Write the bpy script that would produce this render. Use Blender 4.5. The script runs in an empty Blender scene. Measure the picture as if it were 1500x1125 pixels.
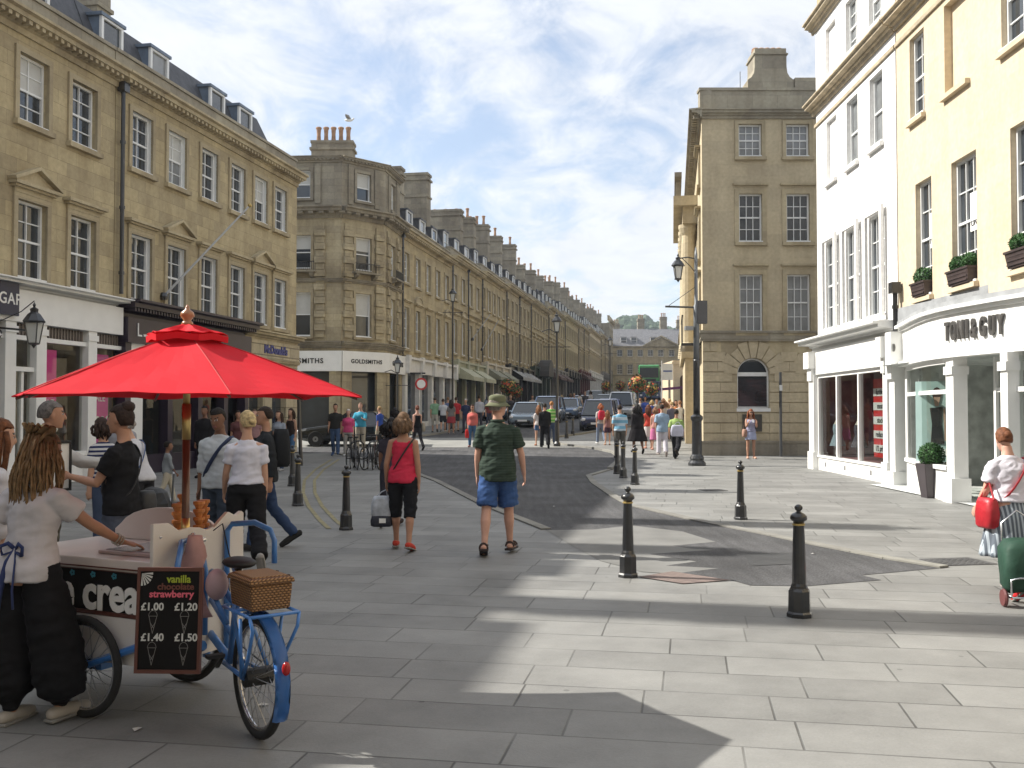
import bpy, math, random
from mathutils import Vector, Matrix, noise
from mathutils.geometry import tessellate_polygon
R = math.radians
V = Vector
random.seed(7)
S = bpy.context.scene
COL = S.collection
PI = math.pi

# ------------------------------------------------------------ camera
CH, FP, HZ = 1.68, 1440.0, 602.0
TH = math.atan((HZ-562.5)/FP)
cam_d = bpy.data.cameras.new('camera'); cam = bpy.data.objects.new('camera', cam_d); COL.objects.link(cam)
cam.location = (0, 0, CH); cam.rotation_euler = (R(90)+TH, 0, 0)
cam_d.sensor_width = 36; cam_d.lens = 36*FP/1500.0; cam_d.clip_end = 6000; cam_d.clip_start = .05
S.camera = cam
# ------------------------------------------------------------ sun and sky
SUN_EL, SUN_AZ = R(41), R(13)           # sun stands to the left, a little ahead
sdir = V((-math.cos(SUN_AZ)*math.cos(SUN_EL), math.sin(SUN_AZ)*math.cos(SUN_EL), math.sin(SUN_EL)))
sd = bpy.data.lights.new('sun', 'SUN'); so = bpy.data.objects.new('sun', sd); COL.objects.link(so)
sd.energy = 5.0; sd.angle = R(.55); sd.color = (1, .95, .86)
so.rotation_euler = sdir.to_track_quat('Z', 'Y').to_euler(); so.location = (-30, 10, 40)
W = bpy.data.worlds.new("World"); S.world = W; W.use_nodes = True
nt = W.node_tree; N = nt.nodes; L = nt.links; N.clear()
wo = N.new('ShaderNodeOutputWorld'); bg = N.new('ShaderNodeBackground'); bg.inputs[1].default_value = .075
sky = N.new('ShaderNodeTexSky'); sky.sky_type = 'NISHITA'; sky.sun_disc = False
sky.sun_elevation = SUN_EL; sky.sun_rotation = math.atan2(sdir.x, sdir.y)
sky.air_density = 1.0; sky.dust_density = .4; sky.ozone_density = 2.0
tc = N.new('ShaderNodeTexCoord'); sp = N.new('ShaderNodeSeparateXYZ'); L.new(tc.outputs['Generated'], sp.inputs[0])
def wm(op, a, b=None, c=None):
    n = N.new('ShaderNodeMath'); n.operation = op
    for i, q in enumerate((a, b, c)):
        if q is None: continue
        if isinstance(q, (int, float)): n.inputs[i].default_value = q
        else: L.new(q, n.inputs[i])
    return n.outputs[0]
zz = wm('ADD', wm('MAXIMUM', sp.outputs[2], 0.0), .10)
cb = N.new('ShaderNodeCombineXYZ'); L.new(wm('DIVIDE', sp.outputs[0], zz), cb.inputs[0]); L.new(wm('DIVIDE', sp.outputs[1], zz), cb.inputs[1])
mp = N.new('ShaderNodeMapping'); L.new(cb.outputs[0], mp.inputs[0]); mp.inputs['Scale'].default_value = (1.25, .75, 1); mp.inputs['Location'].default_value = (3.7, 1.9, 0); mp.inputs['Rotation'].default_value = (0, 0, .5)
n1 = N.new('ShaderNodeTexNoise'); L.new(mp.outputs[0], n1.inputs[0]); n1.inputs['Scale'].default_value = 1.0; n1.inputs['Detail'].default_value = 9; n1.inputs['Roughness'].default_value = .60; n1.inputs['Distortion'].default_value = .35
n2 = N.new('ShaderNodeTexNoise'); L.new(mp.outputs[0], n2.inputs[0]); n2.inputs['Scale'].default_value = 3.4; n2.inputs['Detail'].default_value = 8; n2.inputs['Roughness'].default_value = .66; n2.inputs['Distortion'].default_value = .6
cl = wm('ADD', wm('MULTIPLY', n1.outputs[0], .62), wm('MULTIPLY', n2.outputs[0], .38))
mr = N.new('ShaderNodeMapRange'); mr.interpolation_type = 'SMOOTHSTEP'; L.new(cl, mr.inputs[0]); mr.inputs[1].default_value = .37; mr.inputs[2].default_value = .54; mr.inputs[3].default_value = .30; mr.inputs[4].default_value = .97
mr2 = N.new('ShaderNodeMapRange'); L.new(n2.outputs[0], mr2.inputs[0]); mr2.inputs[1].default_value = .3; mr2.inputs[2].default_value = .7; mr2.inputs[3].default_value = .90; mr2.inputs[4].default_value = 1.04
cc = N.new('ShaderNodeVectorMath'); cc.operation = 'SCALE'; cc.inputs[0].default_value = (7.9, 8.2, 8.7); L.new(mr2.outputs[0], cc.inputs['Scale'])
gain = N.new('ShaderNodeVectorMath'); gain.operation = 'MULTIPLY'; gain.inputs[1].default_value = (1.5, 1.5, 1.5); L.new(sky.outputs[0], gain.inputs[0])
mx = N.new('ShaderNodeMix'); mx.data_type = 'RGBA'; L.new(mr.outputs[0], mx.inputs[0]); L.new(gain.outputs[0], mx.inputs[6]); L.new(cc.outputs[0], mx.inputs[7])
L.new(mx.outputs[2], bg.inputs[0]); L.new(bg.outputs[0], wo.inputs[0])
S.view_settings.view_transform = 'Standard'; S.view_settings.look = 'None'; S.view_settings.exposure = 0.72; S.view_settings.gamma = 1
S.render.engine = 'CYCLES'

# ------------------------------------------------------------ helpers
SL = .034
def terr(y):
    if y < 28: return 0.0
    if y < 36: return SL*(y-28)**2/16
    return SL*(y-32)
def ray(px, py):
    u = 562.5-py
    return (px-750, FP*math.cos(TH)-u*math.sin(TH), FP*math.sin(TH)+u*math.cos(TH))
def at(px, py, y):
    r = ray(px, py); return V((r[0]/r[1]*y, y, CH+r[2]/r[1]*y))
def G(px, py, z0=None):
    r = ray(px, py); k = -r[2]/r[1]; lo, hi = .5, 400.0
    for _ in range(60):
        m = (lo+hi)/2
        if CH-k*m > (terr(m) if z0 is None else z0): lo = m
        else: hi = m
    return V((r[0]/r[1]*lo, lo, terr(lo) if z0 is None else z0))

class MB:
    def __init__(s): s.v = []; s.f = []; s.m = []
    def add(s, vs, fs, m=0):
        o = len(s.v); s.v += [tuple(a) for a in vs]; s.f += [tuple(i+o for i in f) for f in fs]; s.m += [m]*len(fs); return s
    def quad(s, a, b, c, d, m=0): return s.add([a, b, c, d], [(0, 1, 2, 3)], m)
    def poly(s, pts, m=0): return s.add(pts, [tuple(range(len(pts)))], m)
    def box(s, x0, x1, y0, y1, z0, z1, m=0):
        vs = [(x0,y0,z0),(x1,y0,z0),(x1,y1,z0),(x0,y1,z0),(x0,y0,z1),(x1,y0,z1),(x1,y1,z1),(x0,y1,z1)]
        return s.add(vs, [(3,2,1,0),(4,5,6,7),(0,1,5,4),(1,2,6,5),(2,3,7,6),(3,0,4,7)], m)
    def bar(s, p, q, w, h, m=0, up=V((0,0,1))):
        p = V(p); q = V(q); d = (q-p).normalized(); a = d.cross(up)
        a = (a if a.length > 1e-4 else V((1,0,0))).normalized(); b = a.cross(d)
        a *= w/2; b *= h/2
        vs = [p-a-b, p+a-b, p+a+b, p-a+b, q-a-b, q+a-b, q+a+b, q-a+b]
        return s.add(vs, [(0,1,2,3),(7,6,5,4),(0,4,5,1),(1,5,6,2),(2,6,7,3),(3,7,4,0)], m)
    def ext(s, pts, vec, m=0):
        n = len(pts); vec = V(vec); vs = [V(p) for p in pts]+[V(p)+vec for p in pts]
        return s.add(vs, [tuple(range(n-1, -1, -1)), tuple(range(n, 2*n))]+[(i, (i+1) % n, n+(i+1) % n, n+i) for i in range(n)], m)
    def rings(s, rs, m=0, closed=False, caps=True):
        n = len(rs[0]); vs = [p for r in rs for p in r]; k = len(rs); fs = []
        for i in range(k-1 if not closed else k):
            a = i*n; b = ((i+1) % k)*n
            for j in range(n): fs.append((a+j, a+(j+1) % n, b+(j+1) % n, b+j))
        if caps and not closed: fs += [tuple(range(n-1, -1, -1)), tuple(range((k-1)*n, k*n))]
        return s.add(vs, fs, m)
    def tube(s, pts, rad, n=8, m=0, round_=False, closed=False, flat=1.0, ref=None):
        pts = [V(p) for p in pts]; k = len(pts)
        if not isinstance(rad, (list, tuple)): rad = [rad]*k
        rad = list(rad)
        if round_:
            d0 = (pts[0]-pts[1]).normalized(); d1 = (pts[-1]-pts[-2]).normalized()
            a = [pts[0]+d0*rad[0]*c for c in (.92, .6)]; b = [pts[-1]+d1*rad[-1]*c for c in (.6, .92)]
            pts = a+pts+b; rad = [rad[0]*.38, rad[0]*.8]+rad+[rad[-1]*.8, rad[-1]*.38]; k += 4
        rs = []; u = None
        for i in range(k):
            if closed: t = pts[(i+1) % k]-pts[i-1]
            else: t = pts[min(i+1, k-1)]-pts[max(i-1, 0)]
            t = t.normalized() if t.length > 1e-9 else V((0,0,1))
            if u is None:
                u = V(ref) if ref is not None else (V((0,0,1)) if abs(t.z) < .9 else V((1,0,0)))
            u = u-t*u.dot(t)
            if u.length < 1e-5: u = t.orthogonal()
            u.normalize(); w = t.cross(u)
            rs.append([pts[i]+(u*math.cos(2*PI*j/n)+w*math.sin(2*PI*j/n)*flat)*rad[i] for j in range(n)])
        return s.rings(rs, m, closed)
    def lathe(s, prof, n=16, c=(0,0,0), m=0, ph=0):
        rs = [[(c[0]+r*math.cos(ph+2*PI*j/n), c[1]+r*math.sin(ph+2*PI*j/n), c[2]+z) for j in range(n)] for r, z in prof]
        return s.rings(rs, m)
    def ell(s, c, r, nu=14, nv=9, m=0, rot=None, amp=0, fr=20, seed=0):
        c = V(c); rs = []
        for i in range(nv+1):
            t = PI*(.03+.94*i/nv) if nv < 30 else PI*i/nv
            row = []
            for j in range(nu):
                p = V((r[0]*math.sin(t)*math.cos(2*PI*j/nu), r[1]*math.sin(t)*math.sin(2*PI*j/nu), -r[2]*math.cos(t)))
                if amp: p *= 1+amp*noise.noise(p*fr+V((seed, 0, 0)))
                if rot is not None: p = rot @ p
                row.append(c+p)
            rs.append(row)
        return s.rings(rs, m)
    def build(s, name, mats, parent=None, smooth=False, bevel=0, loc=None, rz=0):
        me = bpy.data.meshes.new(name); me.from_pydata([tuple(v) for v in s.v], [], s.f); me.validate()
        if not isinstance(mats, (list, tuple)): mats = [mats]
        for q in mats: me.materials.append(q)
        if len(mats) > 1 and len(me.polygons) == len(s.m): me.polygons.foreach_set('material_index', s.m)
        if smooth: me.polygons.foreach_set('use_smooth', [True]*len(me.polygons))
        o = bpy.data.objects.new(name, me); COL.objects.link(o)
        if parent is not None: o.parent = parent
        if loc is not None: o.location = loc
        o.rotation_euler = (0, 0, rz)
        if bevel:
            b = o.modifiers.new('bevel', 'BEVEL'); b.width = bevel; b.segments = 2; b.limit_method = 'ANGLE'; b.angle_limit = R(40)
        return o
def tag(o, label=None, cat=None, group=None, kind=None):
    if label: o['label'] = label
    if cat: o['category'] = cat
    if group: o['group'] = group
    if kind: o['kind'] = kind
    return o
def thing(name, label, cat, loc=(0,0,0), rz=0, group=None):
    o = bpy.data.objects.new(name, None); o.empty_display_size = .1; COL.objects.link(o)
    o.location = loc; o.rotation_euler = (0, 0, rz); return tag(o, label, cat, group)
def kids(o): return [c for c in COL.objects if c.parent == o]
def copy_tree(o, ch=None, parent=None):
    c = o.copy(); COL.objects.link(c)
    if parent is not None: c.parent = parent
    for k in list(o.children): copy_tree(k, parent=c)
    return c
def dup(root, loc, rz, label=None, group=None):
    c = copy_tree(root); c.location = loc; c.rotation_euler = (0, 0, rz)
    if label: c['label'] = label
    if group: c['group'] = group
    return c
def linkmesh(name, me, parent, loc=(0,0,0), rz=0):
    o = bpy.data.objects.new(name, me); COL.objects.link(o); o.parent = parent; o.location = loc; o.rotation_euler = (0,0,rz); return o

# ------------------------------------------------------------ materials
MC = {}
def mat(key, col=None, rough=.6, metal=0, var=.12, vs=4.0, bump=0, bs=40.0, spec=.5, coat=0, trans=0, emis=0, sheen=0):
    if key in MC: return MC[key]
    m = bpy.data.materials.new(key); m.use_nodes = True; t = m.node_tree; b = t.nodes['Principled BSDF']; MC[key] = m
    b.inputs['Roughness'].default_value = rough; b.inputs['Metallic'].default_value = metal; b.inputs['Specular IOR Level'].default_value = spec
    b.inputs['Coat Weight'].default_value = coat; b.inputs['Coat Roughness'].default_value = .05
    if sheen: b.inputs['Sheen Weight'].default_value = sheen
    if trans: b.inputs['Transmission Weight'].default_value = trans
    if emis: b.inputs['Emission Color'].default_value = (*col, 1); b.inputs['Emission Strength'].default_value = emis
    co = t.nodes.new('ShaderNodeTexCoord')
    if var:
        nz = t.nodes.new('ShaderNodeTexNoise'); nz.inputs['Scale'].default_value = vs; nz.inputs['Detail'].default_value = 6; t.links.new(co.outputs['Object'], nz.inputs[0])
        r = t.nodes.new('ShaderNodeMapRange'); t.links.new(nz.outputs[0], r.inputs[0]); r.inputs[1].default_value = .3; r.inputs[2].default_value = .7; r.inputs[3].default_value = 1-var; r.inputs[4].default_value = 1+var
        x = t.nodes.new('ShaderNodeVectorMath'); x.operation = 'SCALE'; x.inputs[0].default_value = col; t.links.new(r.outputs[0], x.inputs['Scale']); t.links.new(x.outputs[0], b.inputs['Base Color'])
    else: b.inputs['Base Color'].default_value = (*col, 1)
    if bump:
        nz = t.nodes.new('ShaderNodeTexNoise'); nz.inputs['Scale'].default_value = bs; nz.inputs['Detail'].default_value = 5; t.links.new(co.outputs['Object'], nz.inputs[0])
        bp = t.nodes.new('ShaderNodeBump'); bp.inputs['Strength'].default_value = 1; bp.inputs['Distance'].default_value = bump; t.links.new(nz.outputs[0], bp.inputs['Height']); t.links.new(bp.outputs[0], b.inputs['Normal'])
    return m
def nodes(m):
    t = m.node_tree
    def nn(kind, **kw):
        n = t.nodes.new(kind)
        for k, v in kw.items(): setattr(n, k, v)
        return n
    def mm(op, a, b=None, c=None):
        n = t.nodes.new('ShaderNodeMath'); n.operation = op
        for i, q in enumerate((a, b, c)):
            if q is None: continue
            if isinstance(q, (int, float)): n.inputs[i].default_value = q
            else: t.links.new(q, n.inputs[i])
        return n.outputs[0]
    return t, nn, mm
def stone(key, col, bw=.75, bh=.34, mort=.006, soot=.5, groove=.004, mc=.72, cvar=.13):
    """ashlar: blocks, joints, weather stains"""
    if key in MC: return MC[key]
    m = bpy.data.materials.new(key); m.use_nodes = True; MC[key] = m; t, nn, mm = nodes(m); b = t.nodes['Principled BSDF']; lk = t.links.new
    b.inputs['Roughness'].default_value = .88; b.inputs['Specular IOR Level'].default_value = .2
    co = nn('ShaderNodeTexCoord'); s_ = nn('ShaderNodeSeparateXYZ'); lk(co.outputs['Object'], s_.inputs[0])
    c_ = nn('ShaderNodeCombineXYZ'); lk(mm('ADD', s_.outputs[0], s_.outputs[1]), c_.inputs[0]); lk(s_.outputs[2], c_.inputs[1])
    br = nn('ShaderNodeTexBrick'); lk(c_.outputs[0], br.inputs[0]); br.inputs['Scale'].default_value = 1; br.inputs['Brick Width'].default_value = bw; br.inputs['Row Height'].default_value = bh
    br.inputs['Mortar Size'].default_value = mort; br.inputs['Mortar Smooth'].default_value = .2; br.inputs['Bias'].default_value = 0
    a = V(col)
    br.inputs['Color1'].default_value = (*(a*(1-cvar)), 1); br.inputs['Color2'].default_value = (*(V((a.x*(1+cvar), a.y*(1+cvar), a.z*(1+cvar*.6)))), 1); br.inputs['Mortar'].default_value = (*(a*mc), 1)
    nz = nn('ShaderNodeTexNoise'); nz.inputs['Scale'].default_value = .55; nz.inputs['Detail'].default_value = 9; nz.inputs['Roughness'].default_value = .65; lk(co.outputs['Object'], nz.inputs[0])
    mp_ = nn('ShaderNodeMapping'); mp_.inputs['Scale'].default_value = (2.2, 2.2, .25); lk(co.outputs['Object'], mp_.inputs[0])
    n3 = nn('ShaderNodeTexNoise'); n3.inputs['Scale'].default_value = 1; n3.inputs['Detail'].default_value = 7; lk(mp_.outputs[0], n3.inputs[0])
    r = nn('ShaderNodeMapRange'); lk(mm('MULTIPLY_ADD', nz.outputs[0], .6, mm('MULTIPLY', n3.outputs[0], .4)), r.inputs[0]); r.inputs[1].default_value = .42; r.inputs[2].default_value = .66; r.inputs[3].default_value = 0; r.inputs[4].default_value = soot
    mx_ = nn('ShaderNodeMix', data_type='RGBA', blend_type='MULTIPLY'); lk(r.outputs[0], mx_.inputs[0]); lk(br.outputs[0], mx_.inputs[6]); mx_.inputs[7].default_value = (.50, .46, .43, 1)
    nf = nn('ShaderNodeTexNoise'); nf.inputs['Scale'].default_value = 9; nf.inputs['Detail'].default_value = 8; lk(co.outputs['Object'], nf.inputs[0])
    r2 = nn('ShaderNodeMapRange'); lk(nf.outputs[0], r2.inputs[0]); r2.inputs[1].default_value = .3; r2.inputs[2].default_value = .7; r2.inputs[3].default_value = .9; r2.inputs[4].default_value = 1.08
    vm = nn('ShaderNodeVectorMath', operation='SCALE'); lk(mx_.outputs[2], vm.inputs[0]); lk(r2.outputs[0], vm.inputs['Scale']); lk(vm.outputs[0], b.inputs['Base Color'])
    bp = nn('ShaderNodeBump'); bp.inputs['Distance'].default_value = 1; bp.inputs['Strength'].default_value = 1
    lk(mm('SUBTRACT', mm('MULTIPLY', nf.outputs[0], .004), mm('MULTIPLY', br.outputs['Fac'], groove)), bp.inputs['Height']); lk(bp.outputs[0], b.inputs['Normal'])
    return m
def stripes(key, c1, c2, per=.06, duty=.5, axis=2, rough=.85):
    if key in MC: return MC[key]
    m = bpy.data.materials.new(key); m.use_nodes = True; MC[key] = m; t, nn, mm = nodes(m); b = t.nodes['Principled BSDF']; b.inputs['Roughness'].default_value = rough; b.inputs['Specular IOR Level'].default_value = .2
    co = nn('ShaderNodeTexCoord'); s_ = nn('ShaderNodeSeparateXYZ'); t.links.new(co.outputs['Object'], s_.inputs[0])
    src = s_.outputs[axis]
    f = mm('GREATER_THAN', mm('FRACT', mm('DIVIDE', mm('ADD', src, 50), per)), duty)
    x = nn('ShaderNodeMix', data_type='RGBA'); t.links.new(f, x.inputs[0]); x.inputs[6].default_value = (*c1, 1); x.inputs[7].default_value = (*c2, 1); t.links.new(x.outputs[2], b.inputs['Base Color'])
    return m
def paving_mat():
    m = bpy.data.materials.new('paving'); m.use_nodes = True; t, nn, mm = nodes(m); b = t.nodes['Principled BSDF']; lk = t.links.new
    b.inputs['Roughness'].default_value = .62; b.inputs['Specular IOR Level'].default_value = .35
    co = nn('ShaderNodeTexCoord'); mp_ = nn('ShaderNodeMapping'); mp_.inputs['Rotation'].default_value = (0, 0, R(10.2)); lk(co.outputs['Object'], mp_.inputs[0])
    s_ = nn('ShaderNodeSeparateXYZ'); lk(mp_.outputs[0], s_.inputs[0])
    wob = nn('ShaderNodeTexNoise'); wob.inputs['Scale'].default_value = 1.6; lk(co.outputs['Object'], wob.inputs[0])
    H_, W_ = .46, .94
    v = mm('DIVIDE', mm('ADD', mm('ADD', s_.outputs[1], mm('MULTIPLY', wob.outputs[0], .012)), 50.1), H_); row = mm('FLOOR', v); fv = mm('SUBTRACT', v, row)
    w1 = nn('ShaderNodeTexWhiteNoise', noise_dimensions='1D'); lk(row, w1.inputs['W'])
    w2 = nn('ShaderNodeTexWhiteNoise', noise_dimensions='1D'); lk(mm('ADD', row, 77.3), w2.inputs['W'])
    ww = mm('MULTIPLY_ADD', w2.outputs[0], .5, W_-.22)
    u = mm('ADD', mm('DIVIDE', mm('ADD', s_.outputs[0], 90), ww), mm('MULTIPLY', w1.outputs[0], 9)); col_ = mm('FLOOR', u); fu = mm('SUBTRACT', u, col_)
    du = mm('MULTIPLY', mm('MINIMUM', fu, mm('SUBTRACT', 1.0, fu)), ww); dv = mm('MULTIPLY', mm('MINIMUM', fv, mm('SUBTRACT', 1.0, fv)), H_)
    d = mm('MINIMUM', du, dv)
    jn = nn('ShaderNodeMapRange'); lk(d, jn.inputs[0]); jn.inputs[1].default_value = .003; jn.inputs[2].default_value = .009; jn.inputs[3].default_value = 1; jn.inputs[4].default_value = 0
    # joints are partly worn away or filled
    jz = nn('ShaderNodeTexNoise'); jz.inputs['Scale'].default_value = .8; jz.inputs['Detail'].default_value = 4; lk(co.outputs['Object'], jz.inputs[0])
    jr = nn('ShaderNodeMapRange'); lk(jz.outputs[0], jr.inputs[0]); jr.inputs[1].default_value = .35; jr.inputs[2].default_value = .62; jr.inputs[3].default_value = .3; jr.inputs[4].default_value = .95
    j = mm('MULTIPLY', jn.outputs[0], jr.outputs[0])
    cid = nn('ShaderNodeCombineXYZ'); lk(row, cid.inputs[0]); lk(col_, cid.inputs[1])
    w3 = nn('ShaderNodeTexWhiteNoise', noise_dimensions='3D'); lk(cid.outputs[0], w3.inputs[0])
    nz = nn('ShaderNodeTexNoise'); nz.inputs['Scale'].default_value = .9; nz.inputs['Detail'].default_value = 10; nz.inputs['Roughness'].default_value = .7; lk(co.outputs['Object'], nz.inputs[0])
    nf = nn('ShaderNodeTexNoise'); nf.inputs['Scale'].default_value = 60; nf.inputs['Detail'].default_value = 6; lk(co.outputs['Object'], nf.inputs[0])
    br_ = mm('ADD', mm('ADD', mm('MULTIPLY', w3.outputs[0], .06), mm('MULTIPLY', nz.outputs[0], .30)), mm('MULTIPLY', nf.outputs[0], .07))
    base = mm('MULTIPLY', mm('ADD', br_, .035), .82)
    # gum and dropped spots
    vo = nn('ShaderNodeTexVoronoi'); vo.inputs['Scale'].default_value = 2.6; lk(co.outputs['Object'], vo.inputs[0])
    gs = nn('ShaderNodeSeparateColor'); lk(vo.outputs['Color'], gs.inputs[0])
    gum = mm('MULTIPLY', mm('LESS_THAN', vo.outputs['Distance'], .05), mm('GREATER_THAN', gs.outputs[0], .45))
    val = mm('MULTIPLY', base, mm('SUBTRACT', 1.0, mm('ADD', mm('MULTIPLY', j, .68), mm('MULTIPLY', gum, .32))))
    cm = nn('ShaderNodeCombineColor'); lk(mm('MULTIPLY', val, 1.0), cm.inputs[0]); lk(mm('MULTIPLY', val, 1.0), cm.inputs[1]); lk(mm('MULTIPLY', val, .96), cm.inputs[2]); lk(cm.outputs[0], b.inputs['Base Color'])
    bp = nn('ShaderNodeBump'); bp.inputs['Distance'].default_value = 1
    lk(mm('ADD', mm('MULTIPLY', j, -.004), mm('ADD', mm('MULTIPLY', nf.outputs[0], .0018), mm('MULTIPLY', w3.outputs[0], .001))), bp.inputs['Height']); lk(bp.outputs[0], b.inputs['Normal'])
    MC['paving'] = m; return m
def leafmat(key, c): return mat(key, c, .6, 0, .45, 12, spec=.3)
BATH = stone('bath_stone', (.46, .385, .245), .7, .33, .005, .65, .003)
BATH2 = stone('bath_stone_grey', (.43, .37, .255), .62, .32, .006, .85, .004)
BATHD = stone('weathered_stone', (.30, .27, .215), .62, .32, .006, .75, .004)
BATHP = stone('parapet_stone', (.34, .31, .25), .9, .5, .005, .7, .003)
BRUST = stone('rusticated_stone', (.50, .43, .30), 1.25, .36, .018, .45, .03, .55)
BTRIM = stone('stone_trim', (.48, .41, .28), 1.3, .9, .003, .8, .001)
BPLAIN = stone('stone_smooth', (.52, .445, .31), 1.1, .42, .003, .5, .0015, .85, .06)
YEL = stone('cream_stone', (.66, .555, .405), .8, .36, .002, .35, .001, .95, .04)
WREN = stone('white_render', (.80, .79, .77), 60, 60, .0, .10, 0, 1, .0)
WPAINT = mat('white_paint', (.78, .78, .76), .45, var=.04, vs=3)
SASH = mat('sash_white', (.74, .75, .74), .5, var=.05)
GLASS = mat('window_glass', (.035, .042, .05), .04, var=.5, vs=.7, spec=.9)
GLASSM = mat('window_glass_curtained', (.20, .21, .215), .05, var=.35, vs=1.4, spec=.8)
BLIND = mat('roller_blind', (.50, .50, .47), .7, var=.05)
SLATE = mat('slate_roof', (.055, .058, .068), .6, var=.35, vs=5, bump=.01, bs=8)
LEAD = mat('lead_grey', (.16, .175, .20), .5, var=.2)
LEADB = mat('lead_blue', (.12, .16, .22), .5, var=.2)
IRON = mat('black_iron', (.016, .017, .019), .32, 0, .3, 9, bump=.002, bs=30, spec=.6, coat=.3)
BLACKM = mat('black_matt', (.012, .012, .013), .6, var=.2)
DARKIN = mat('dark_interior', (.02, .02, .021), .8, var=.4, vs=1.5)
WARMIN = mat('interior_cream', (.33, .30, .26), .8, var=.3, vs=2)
POT = mat('terracotta_pot', (.34, .20, .12), .85, var=.35, vs=5)
GREYW = mat('grey_wood', (.25, .26, .27), .6)
ASPH = mat('tarmac', (.075, .075, .078), .85, var=.30, vs=.7, bump=.005, bs=130, spec=.3)
def speckle(m, sc, amt):
    t, nn, mm = nodes(m); b = t.nodes['Principled BSDF']; src = b.inputs['Base Color'].links[0].from_socket; co = nn('ShaderNodeTexCoord'); vo = nn('ShaderNodeTexNoise'); vo.inputs['Scale'].default_value = sc; vo.inputs['Detail'].default_value = 3; t.links.new(co.outputs['Object'], vo.inputs[0])
    r = nn('ShaderNodeMapRange'); t.links.new(vo.outputs[0], r.inputs[0]); r.inputs[1].default_value = .35; r.inputs[2].default_value = .68; r.inputs[3].default_value = 1-amt; r.inputs[4].default_value = 1+amt*1.4
    st = nn('ShaderNodeTexNoise'); mp_ = nn('ShaderNodeMapping'); mp_.inputs['Scale'].default_value = (1.6, .12, 1); mp_.inputs['Rotation'].default_value = (0,0,.35); t.links.new(co.outputs['Object'], mp_.inputs[0]); t.links.new(mp_.outputs[0], st.inputs[0]); st.inputs['Detail'].default_value = 5
    r2 = nn('ShaderNodeMapRange'); t.links.new(st.outputs[0], r2.inputs[0]); r2.inputs[1].default_value = .4; r2.inputs[2].default_value = .62; r2.inputs[3].default_value = .86; r2.inputs[4].default_value = 1.12
    x = nn('ShaderNodeVectorMath', operation='SCALE'); t.links.new(src, x.inputs[0]); t.links.new(mm('MULTIPLY', r.outputs[0], r2.outputs[0]), x.inputs['Scale']); t.links.new(x.outputs[0], b.inputs['Base Color'])
speckle(ASPH, 55, .35)
CONC = mat('worn_concrete', (.165, .165, .158), .8, var=.2, vs=1.3, bump=.002, bs=60)
KERB = stone('kerb_stone', (.25, .245, .23), .95, 5, .008, .3, .003)
def shopglass():
    m = bpy.data.materials.new('shop_glass'); m.use_nodes = True; t, nn, mm = nodes(m); t.nodes.remove(t.nodes['Principled BSDF'])
    o = [n for n in t.nodes if n.type == 'OUTPUT_MATERIAL'][0]; g = nn('ShaderNodeBsdfGlossy'); g.inputs['Roughness'].default_value = .01; tr = nn('ShaderNodeBsdfTransparent'); tr.inputs[0].default_value = (.86, .9, .88, 1)
    fr = nn('ShaderNodeFresnel'); fr.inputs[0].default_value = 1.5; x = nn('ShaderNodeMixShader'); t.links.new(mm('MULTIPLY_ADD', fr.outputs[0], .55, .03), x.inputs[0]); t.links.new(tr.outputs[0], x.inputs[1]); t.links.new(g.outputs[0], x.inputs[2]); t.links.new(x.outputs[0], o.inputs[0])
    MC['shop_glass'] = m; return m
SG = shopglass()
PAVE = paving_mat()

def text_mesh(txt, size, depth=.01, bold=0, shear=0, spacing=1.0):
    cu = bpy.data.curves.new('lettering', 'FONT'); cu.body = txt; cu.size = size; cu.extrude = depth/2; cu.offset = bold; cu.shear = shear; cu.align_x = 'CENTER'; cu.align_y = 'CENTER'; cu.resolution_u = 3; cu.space_character = spacing
    o = bpy.data.objects.new('lettering', cu); COL.objects.link(o); bpy.context.view_layer.update()
    me = bpy.data.meshes.new_from_object(o.evaluated_get(bpy.context.evaluated_depsgraph_get())); bpy.data.objects.remove(o); return me
TEXTQ = []
def text(txt, size, m, parent, loc, rz=0, tilt=R(90), name='sign_lettering', depth=.012, bold=.0, sx=1.0, spacing=1.0, mw=None):
    """text stands in local xz-plane facing local -y"""
    me = text_mesh(txt, size, depth, bold, 0, spacing); me.materials.clear(); me.materials.append(m); me.name = name
    for p in me.polygons: p.material_index = 0
    o = bpy.data.objects.new(name, me); COL.objects.link(o)
    o.parent = parent; o.location = loc; o.rotation_euler = (tilt, 0, rz); o.scale = (sx, 1, 1); return o

# ------------------------------------------------------------ ground
xs = [-260, -120, -60, -40, -20, -10, -5, 0, 5, 10, 20, 40, 60, 120, 260]
ys = [-60, -20, -5, 0, 5, 10, 15, 20, 25, 28, 29, 30, 31, 32, 33, 34, 35, 36, 40, 50, 80, 120, 170, 230, 300]
mb = MB(); mb.v = [(x, y, terr(y)) for y in ys for x in xs]; n = len(xs)
mb.f = [(j*n+i, j*n+i+1, (j+1)*n+i+1, (j+1)*n+i) for j in range(len(ys)-1) for i in range(n-1)]; mb.m = [0]*len(mb.f)
tag(mb.build('pavement', PAVE, smooth=True), kind='structure')
def sheet(name, pix, m, dz, holes=None):
    pts = [G(*p) for p in pix]; tri = tessellate_polygon([[V((p.x, p.y, 0)) for p in pts]])
    b = MB(); b.v = [(p.x, p.y, dz+terr(p.y)) for p in pts]; b.f = []
    for t_ in tri:
        a, c, d = [V(b.v[i]) for i in t_]
        b.f.append(tuple(t_) if (c-a).cross(d-a).z > 0 else tuple(reversed(t_)))
    b.m = [0]*len(b.f); return b.build(name, m)
ROWX = lambda y: -5.84+.1736*(y-51)
EASTX = lambda y: 6.8+.163*(y-35)
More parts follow.
